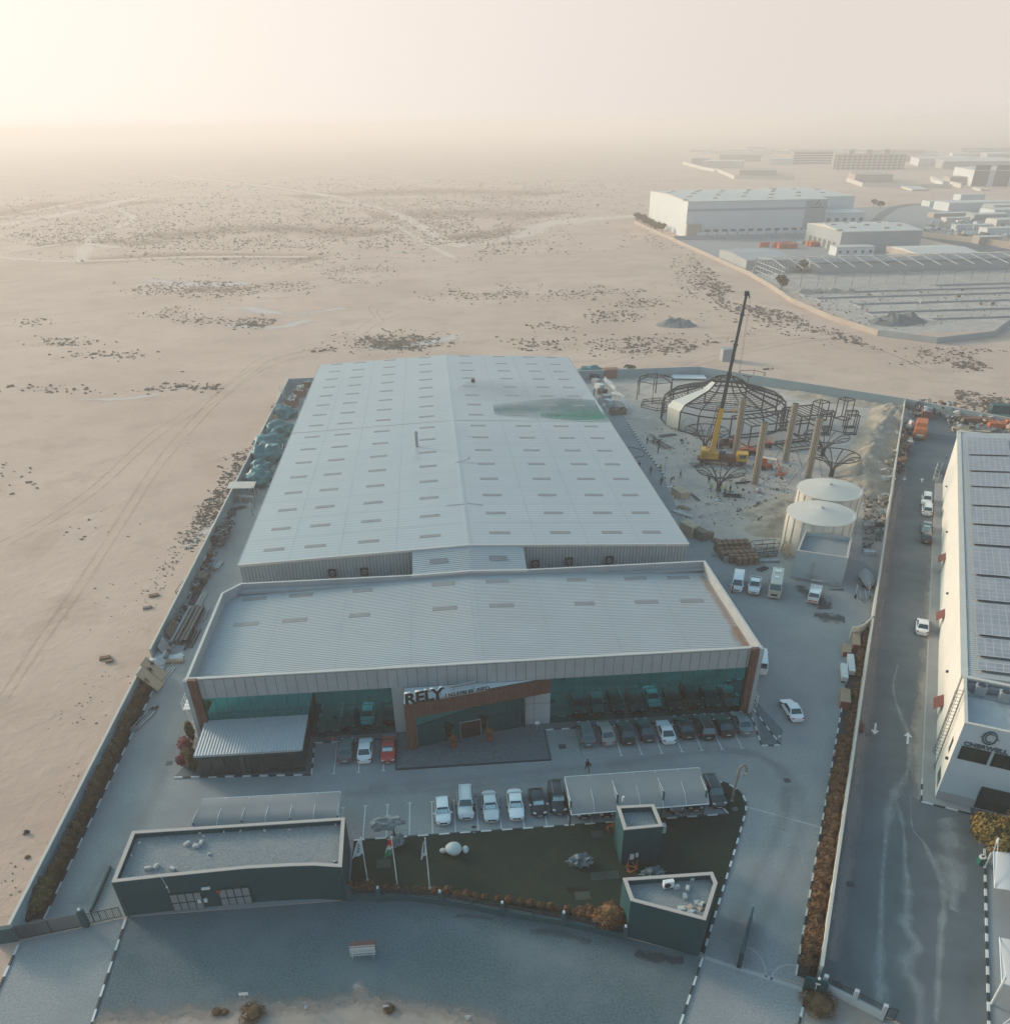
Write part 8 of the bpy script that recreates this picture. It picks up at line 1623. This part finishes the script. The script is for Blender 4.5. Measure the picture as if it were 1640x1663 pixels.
blk('far_office_block', 266.5, 300, 640, 735, 19.5, 'taller cream roofed wing behind the large far warehouse', gable=.8, vents=6, bays=None); blk('far_office', 268, 296, 610, 638, 12, 'white far office with small dark windows right of the large warehouse', gable=.3, bays=(5,7,9,2.6))
blk('far_warehouse', 238, 286, 515, 566, 10.5, 'smaller cream warehouse with a dotted roof in front of the large one', M['f_grey'], gable=1.6, vents=12)
B_ = [o for o in bpy.data.objects if o.name.startswith('far_warehouse') and o.type == 'EMPTY'][-1]
for k in range(6): MB().box(-24.1,-24.02,-20+7*k,-16+7*k,.2,4.6).build('loading_door', M['f_dark'], B_)
blk('gatehouse', 230, 252, 500, 510, 4.5, 'low white building with dark windows before the smaller far warehouse', gable=.2, bays=(5,1.4,2.8,1.6)); blk('far_shed', 257.5, 292, 461, 498, 4.6, 'low shed with a bright cream gable roof on the far plot', M['f_tan'], gable=1.2); blk('far_shed', 164, 190, 458, 504, 4.4, 'low grey roofed shed beside the far plot wall', M['f_grey'], mat('far_grey_roof',(.36,.36,.36),.8,.05,.1), gable=.9); blk('far_shed', 290, 300, 560, 575, 5.5, 'small white cabin at the right end of the smaller far warehouse', gable=.1)
blk('far_shed', 192, 330, 440, 456, 4.8, 'long low dark roofed shed behind the steel skeleton', M['f_grey'], mat('far_slate_roof',(.20,.215,.23),.8,.05,.1), gable=.6)
# perimeter walls of the plots
def fwall(pts, h, th, lb, m=None): return wall(pts, h, th, lb, m or M['f_roof'], cap=False, posts=6.0)
fwall([(159.8,705),(159.7,585),(159.5,440),(156.5,398),(152.5,366),(153.5,326),(158.3,298)], 1.8, .3, 'long cream plot wall running along the far industrial area', M['f_tan']); fwall([(159,297),(172,283),(196,290),(222,318),(260,345)], 2.0, .3, 'bent pale panel wall at the near corner of the far industrial area', M['f_grey']); fwall([(162,594),(330,594)], 2.2, .4, 'grey wall in front of the large far warehouse', M['f_grey'])
fwall([(300,640),(330,560),(345,520),(420,500),(560,520)], 3.0, .5, 'tan wall round the vehicle yard at the far right', M['f_tan']); fwall([(164,447),(330,447)], 3.0, .4, 'pale wall behind the steel skeleton on the far plot', M['f_grey'])
grid_sheet('far_yard', 161, 300, 460, 593, .04, M['pave2']); grid_sheet('far_yard', 161, 330, 300, 446, .03, M['yard']); grid_sheet('far_yard', 335, 700, 525, 800, .05, M['pave2'])
sheet('far_road', [A2(*q) for q in ((1425,362),(1440,350),(1458,338),(1480,334),(1510,333),(1510,330),(1470,331),(1445,336),(1428,345),(1412,360),(1400,375))], .06, M['asphalt']); sheet('far_road', [A2(*q) for q in ((1490,385),(1560,400),(1640,425),(1700,440),(1700,420),(1640,405),(1540,385),(1500,372))], .07, M['asphalt'])
# steel skeleton
sk = empty('steel_skeleton', (163.5,404,0), label='long skeleton of a steel shed with bare portal frames on the far plot', cat='frame')
for k in range(17):
    x = 8.2*k; MB().tube([(x,0,0),(x,0,7.5),(x,19,9.5),(x,38,7.5),(x,38,0)], .22 if k else .28, 4).build('portal_frame', M['gal'], sk)
b = MB()
for y, z in ((0,7.5),(9.5,8.5),(19,9.5),(28,8.5),(38,7.5)): b.tube([(0,y,z),(131,y,z)], .12, 4)
for y in (0,38): b.tube([(0,y,3.6),(131,y,3.6)], .1, 4)
b.build('purlin', M['gal'], sk); b = MB()
for y in (4,8,12,16,20,24,28,32): b.tube([(0,y,0),(0,y,8)], .12, 4)
for z in (2,4,6): b.tube([(0,0,z),(0,38,z)], .1, 4)
b.build('gable_grid', M['kerb_w'], sk)
M['f_foot'] = mat('foundation_concrete', (.33,.33,.33), .9, .1, .3)
for i, (x0,x1,y,w_) in enumerate(((163,330,385,1.2),(165,330,372,.8),(175,330,356,1.0),(172,330,338,.8),(230,330,396,1.4),(190,330,322,.8))): b = MB(); b.box(0,x1-x0,-w_/2,w_/2,0,.6); b.box(0,w_,-8,0,0,.5); o = b.build('foundation_strip', M['f_foot']); o.location=(x0,y,.03); tag(o, ['concrete foundation strip nearest the steel skeleton','second concrete strip before the steel skeleton','third concrete strip on the bare far plot','fourth concrete strip behind the dark mound','short concrete strip at the right foot of the steel skeleton','concrete strip nearest the bent pale wall'][i], 'foundation')
mound('dark_mound', [(1445,524),(1470,520)], 9, 3.4, mat('dark_earth',(.17,.17,.165),.95,.2,.3,.6,1,dist=.4), 6); mound('earth_mound', [(1300,476),(1340,474),(1380,474)], 5, 2.0, M['mound'], 7)
debris('plot_debris', [(1270,470),(1640,470),(1640,510),(1420,540),(1330,505)], 420, .25,1.0, [M['f_foot'],M['scrub'],M['f_tan']], '', 21, .3)
# orange containers, trucks and parked cars on the far plots
for i, q in enumerate([(1240,401),(1262,401),(1270,403),(1276,400),(1285,403),(1316,399),(1322,400)]):
    v = at(*q); o = MB().box(-3.0,3.0,-1.25,1.25,.1,2.6).box(-3.05,-3.0,-1.2,1.2,.2,2.5).box(3.0,3.05,-1.2,1.2,.2,2.5).build('shipping_container', M['lift_o']); o.location=(v.x,v.y,.04); o.rotation_euler.z=.1*(i%3); tag(o, 'orange container on the far yard, '+['alone at the left','leftmost of the middle group','second of the middle group','third of the middle group','rightmost of the middle group','left of the pair by the smaller warehouse','right of the pair by the smaller warehouse'][i], 'container', 'orange containers on the far yard')
def trailer(x, y, lb, g, L=10, rz=PI/2):
    root = empty('box_trailer', (x,y,.04), rz, label=lb, cat='trailer', group=g); MB().box(-L/2,L/2,-1.25,1.25,1.0,3.6).build('box_body', M['f_white'], root); MB().box(-L/2,L/2,-.4,.4,.7,1.0).build('chassis', M['f_dark'], root)
    for xx in (-L/2+1.5,L/2-2): MB().box(xx-.5,xx+.5,-1.2,1.2,0,.9).build('wheel', M['tyre'], root)
for k in range(13): trailer(181+6.6*k, 597.0, ORD[k]+' white box trailer from the left along the large far warehouse', 'trailers along the far grey wall', 6, 0)
r = random.Random(8)
cars_far = MB()
tm = PROTO[('sedan',False)]
def farcar(x, y, paint, lb, g, kind='sedan', rz=0):
    place_car(kind, paint, x, y, rz, lb, g)
for k, q in enumerate([(1300,381),(1305,382),(1506,372),(1514,373),(1522,373),(1530,373),(1508,365),(1518,366)]):
    v = at(q[0], q[1]+(14 if k < 2 else 0)); farcar(v.x, v.y, ['white','grey','white','silver','black','white','grey','white'][k], ORD[k-2]+' parked car from the left on the far vehicle yard' if k > 1 else ['left','right'][k]+' parked car on the yard before the smaller far warehouse', 'cars on the far vehicle yard' if k > 1 else 'cars before the smaller far warehouse', 'sedan', r.uniform(0,3))
for i, (x, y, w_, d_, h_, m_) in enumerate([(1525,334,26,14,4,0),(1582,340,60,24,6,0),(1570,312+20,22,12,8,0),(1540,352,30,10,3,1),(1600,356,26,12,4,2),(1560,375,12,6,4,0),(1620,380,22,10,4,0),(1600,395,14,8,4,1),(1650,350,50,20,5,0),(1630,345,30,16,6,2),(1550,360,18,8,3,3),(1590,372,14,8,3,3),(1640,365,30,14,4,3)]):
    v = at(x, y); blk('yard_building', v.x-w_/2, v.x+w_/2, v.y-d_/2, v.y+d_/2, h_, ORD[i]+' low cabin from the front left of the far vehicle yard', [M['f_white'],M['f_tan'],M['f_grey'],M['f_roof']][m_], gable=.3, group='cabins in the far vehicle yard')
debris('parked_machinery', [(1500,362),(1640,350),(1700,380),(1640,400),(1520,385)], 520, .8,3.6, [M['f_white'],M['f_grey'],M['f_dark'],M['f_tan']], '', 31, 1.2)
# hazy buildings near the horizon
pk_ = blk('parking_block', 560, 640, 1440, 1560, 27, 'long five storey pale block with open decks near the horizon', M['f_tan'], M['f_tan'], gable=0); 
def hzb(name, pxa, pxb, ybase, ytop, depth, lb, m_, roof=None, bands=0, group=None, cat='building'):
    a, c = at(pxa, ybase), at(pxb, ybase); lo2, hi2 = 1, 90
    for _ in range(40):
        m2 = (lo2+hi2)/2; P = Vector((a.x,a.y,m2-CH)); yy = CPY-CF*(P.dot(CU))/(P.dot(CFW))
        if yy > ytop: lo2 = m2
        else: hi2 = m2
    h = min(lo2, 60); d = c-a; L = d.length; root = empty(name, tuple((a+c)/2), math.atan2(d.y,d.x), label=lb, cat=cat, group=group); MB().box(-L/2,L/2,0,depth,0,h).build('wall', m_, root); MB().box(-L/2-.4,L/2+.4,-.4,depth+.4,h,h+.6).build('roof', roof or M['f_roof'], root)
    for k in range(bands): z = h*(k+.45)/bands; MB().box(-L/2+1,L/2-1,-.4,-.02,z-h*.12/bands*2,z+h*.12/bands*2).build('window_band', M['f_dark'], root); MB().box(-L/2-.4,-L/2-.02,1,depth-1,z-h*.12/bands*2,z+h*.12/bands*2).build('window_band', M['f_dark'], root)
    return root, L, h, depth
for o in [pk_]+list(pk_.children): bpy.data.objects.remove(o)
g_, L, h, dp_ = hzb('parking_block', 1352, 1467, 275, 251, 60, 'long pale block with five rows of open decks near the horizon', M['f_tan'], M['f_tan'], 5)
b = MB()
for k in range(14): x = -L/2+L*(k+.5)/14; b.box(x-.7,x+.7,-.9,-.45,0,h)
b.build('fin', M['f_roof'], g_); MB().box(-L*.3,-L*.22,20,34,h+.6,h+6).box(-L*.05,L*.03,20,34,h+.6,h+6).box(L*.2,L*.28,20,34,h+.6,h+6).build('stair_tower', M['f_tan'], g_)
hzb('parking_block_wing', 1287, 1351, 266, 246, 40, 'bright left wing of the long pale block with open decks', M['f_roof'], M['f_tan'], 5)
for i, (xa, xb, yb, yt, dp2, m_, lb) in enumerate([(1140,1205,273,262,60,'f_roof','low pale building left of the tan roofed one near the horizon'),(1168,1232,262,252,50,'f_tan','low tan building with a dark roof line near the horizon'),(1222,1240,255,245,30,'f_white','small white block just right of the tan building'),(1250,1285,268,258,60,'f_white','low white building left of the long block'),(1122,1150,268,257,40,'f_grey','faint grey building at the left end of the far row'),(1387,1448,296,284,60,'f_tan','brownish low building with one bright side behind the road'),(1490,1580,270,258,120,'f_white','wide white warehouse right of the long block'),(1530,1660,274,262,160,'f_grey','wide grey warehouse at the right edge near the horizon'),(1576,1670,302,277,90,'f_white','white warehouse with large dark doors at the right edge'),(1470,1520,262,253,60,'f_tan','faint tan building behind the wide white warehouse'),(1545,1600,259,250,60,'f_white','faint white warehouse row near the horizon, left part'),(1600,1690,262,250,90,'f_grey','faint grey warehouse row near the horizon, right part'),(1200,1260,285,277,70,'f_tan','long low brown shed in the walled plot far behind'),(1540,1568,300,288,30,'f_tan','tan cube building left of the warehouse with dark doors'),(1415,1500,250,244,60,'f_tan','very faint building above the long block'),(1180,1250,248,243,60,'f_grey','very faint low buildings at the left of the horizon'),(1560,1680,247,240,60,'f_grey','very faint low buildings at the right end of the horizon')]):
    rt = hzb('far_building', xa, xb, yb, yt, dp2, lb, M[m_], M['f_tan'] if m_ == 'f_tan' else None)[0]
    if i == 8:
        for k in range(5): MB().box(-30+22*k,-14+22*k,-.3,-.02,0,20).build('dark_door', M['f_dark'], rt)
rh = random.Random(33)
for i in range(30):
    xa = 1120+18*i+rh.uniform(-5,5); yb = rh.choice([244,248,252,256,262,268,284,300,310]) if i > 14 else rh.choice([243,246,250,255]); w_ = rh.uniform(10,34)
    if 1270 < xa < 1480 and yb > 250: yb = 246
    hzb('faint_building', xa, xa+w_, yb, yb-rh.uniform(2.2,5), rh.uniform(25,70), ORD[i]+' faint low block from the left in the haze of the far right', M[rh.choice(['f_white','f_tan','f_grey','f_roof'])], group='faint low blocks in the haze')
fwall([A2(1108,266),A2(1140,275),A2(1160,279)], 4, .8, 'cream plot wall left of the hazy low buildings'); fwall([A2(1160,277),A2(1192,290),A2(1290,292)], 4, .8, 'cream wall round the plot with the brown shed'); fwall([A2(1374,294),A2(1400,303),A2(1545,306)], 4, .8, 'cream wall round the plot behind the winding road'); fwall([A2(1510,292),A2(1560,305)], 4, .8, 'cream wall on the right side of the plot behind the winding road')
r = random.Random(12)
for i, q in enumerate([(1031,358),(1034,360),(1038,362),(1043,365),(1048,368),(1053,370),(1058,373),(1064,375),(1070,378)]): v = at(*q); tree('far_tree', v.x+2, v.y, 5.5, 3.2, M['leaf_olive'], ORD[i]+' small dark tree from the left beside the large far warehouse', 70+i, 500, .6, 4, 'trees beside the large far warehouse')
for i, q in enumerate([(1360,392),(1418,336),(1428,340),(1300,443),(1268,470)]): v = at(*q); tree('far_tree', v.x, v.y, 6, 3.4, M['leaf_olive'], ['dark tree before the smaller far warehouse','left dark tree beside the far office','right dark tree beside the far office','small tree on the far plot wall','small tree at the gable end of the skeleton'][i], 90+i, 500, .6, 4)
v = at(1005,545)
v = at(1180,585); o = MB().box(-2,2,-1.5,1.5,0,3.4).box(-2.1,2.1,-1.6,1.6,3.4,3.6).build('small_hut', M['render']); o.location=(v.x,v.y,0); tag(o,'small grey hut alone on the sand behind the back wall','hut')
# ------------------------------------------------------------------ haze
hz = bpy.data.materials.new('dusty_air'); hz.use_nodes = True; t = hz.node_tree; t.nodes.clear()
o_ = t.nodes.new('ShaderNodeOutputMaterial'); v_ = t.nodes.new('ShaderNodeVolumePrincipled'); t.links.new(v_.outputs[0], o_.inputs['Volume'])
v_.inputs['Color'].default_value = (.95,.855,.79,1); v_.inputs['Density'].default_value = .00058; v_.inputs['Anisotropy'].default_value = .2
hb = MB().box(-9600,9600,-600,9600,-1,70); ho = hb.build('haze', hz); ho['kind'] = 'stuff'
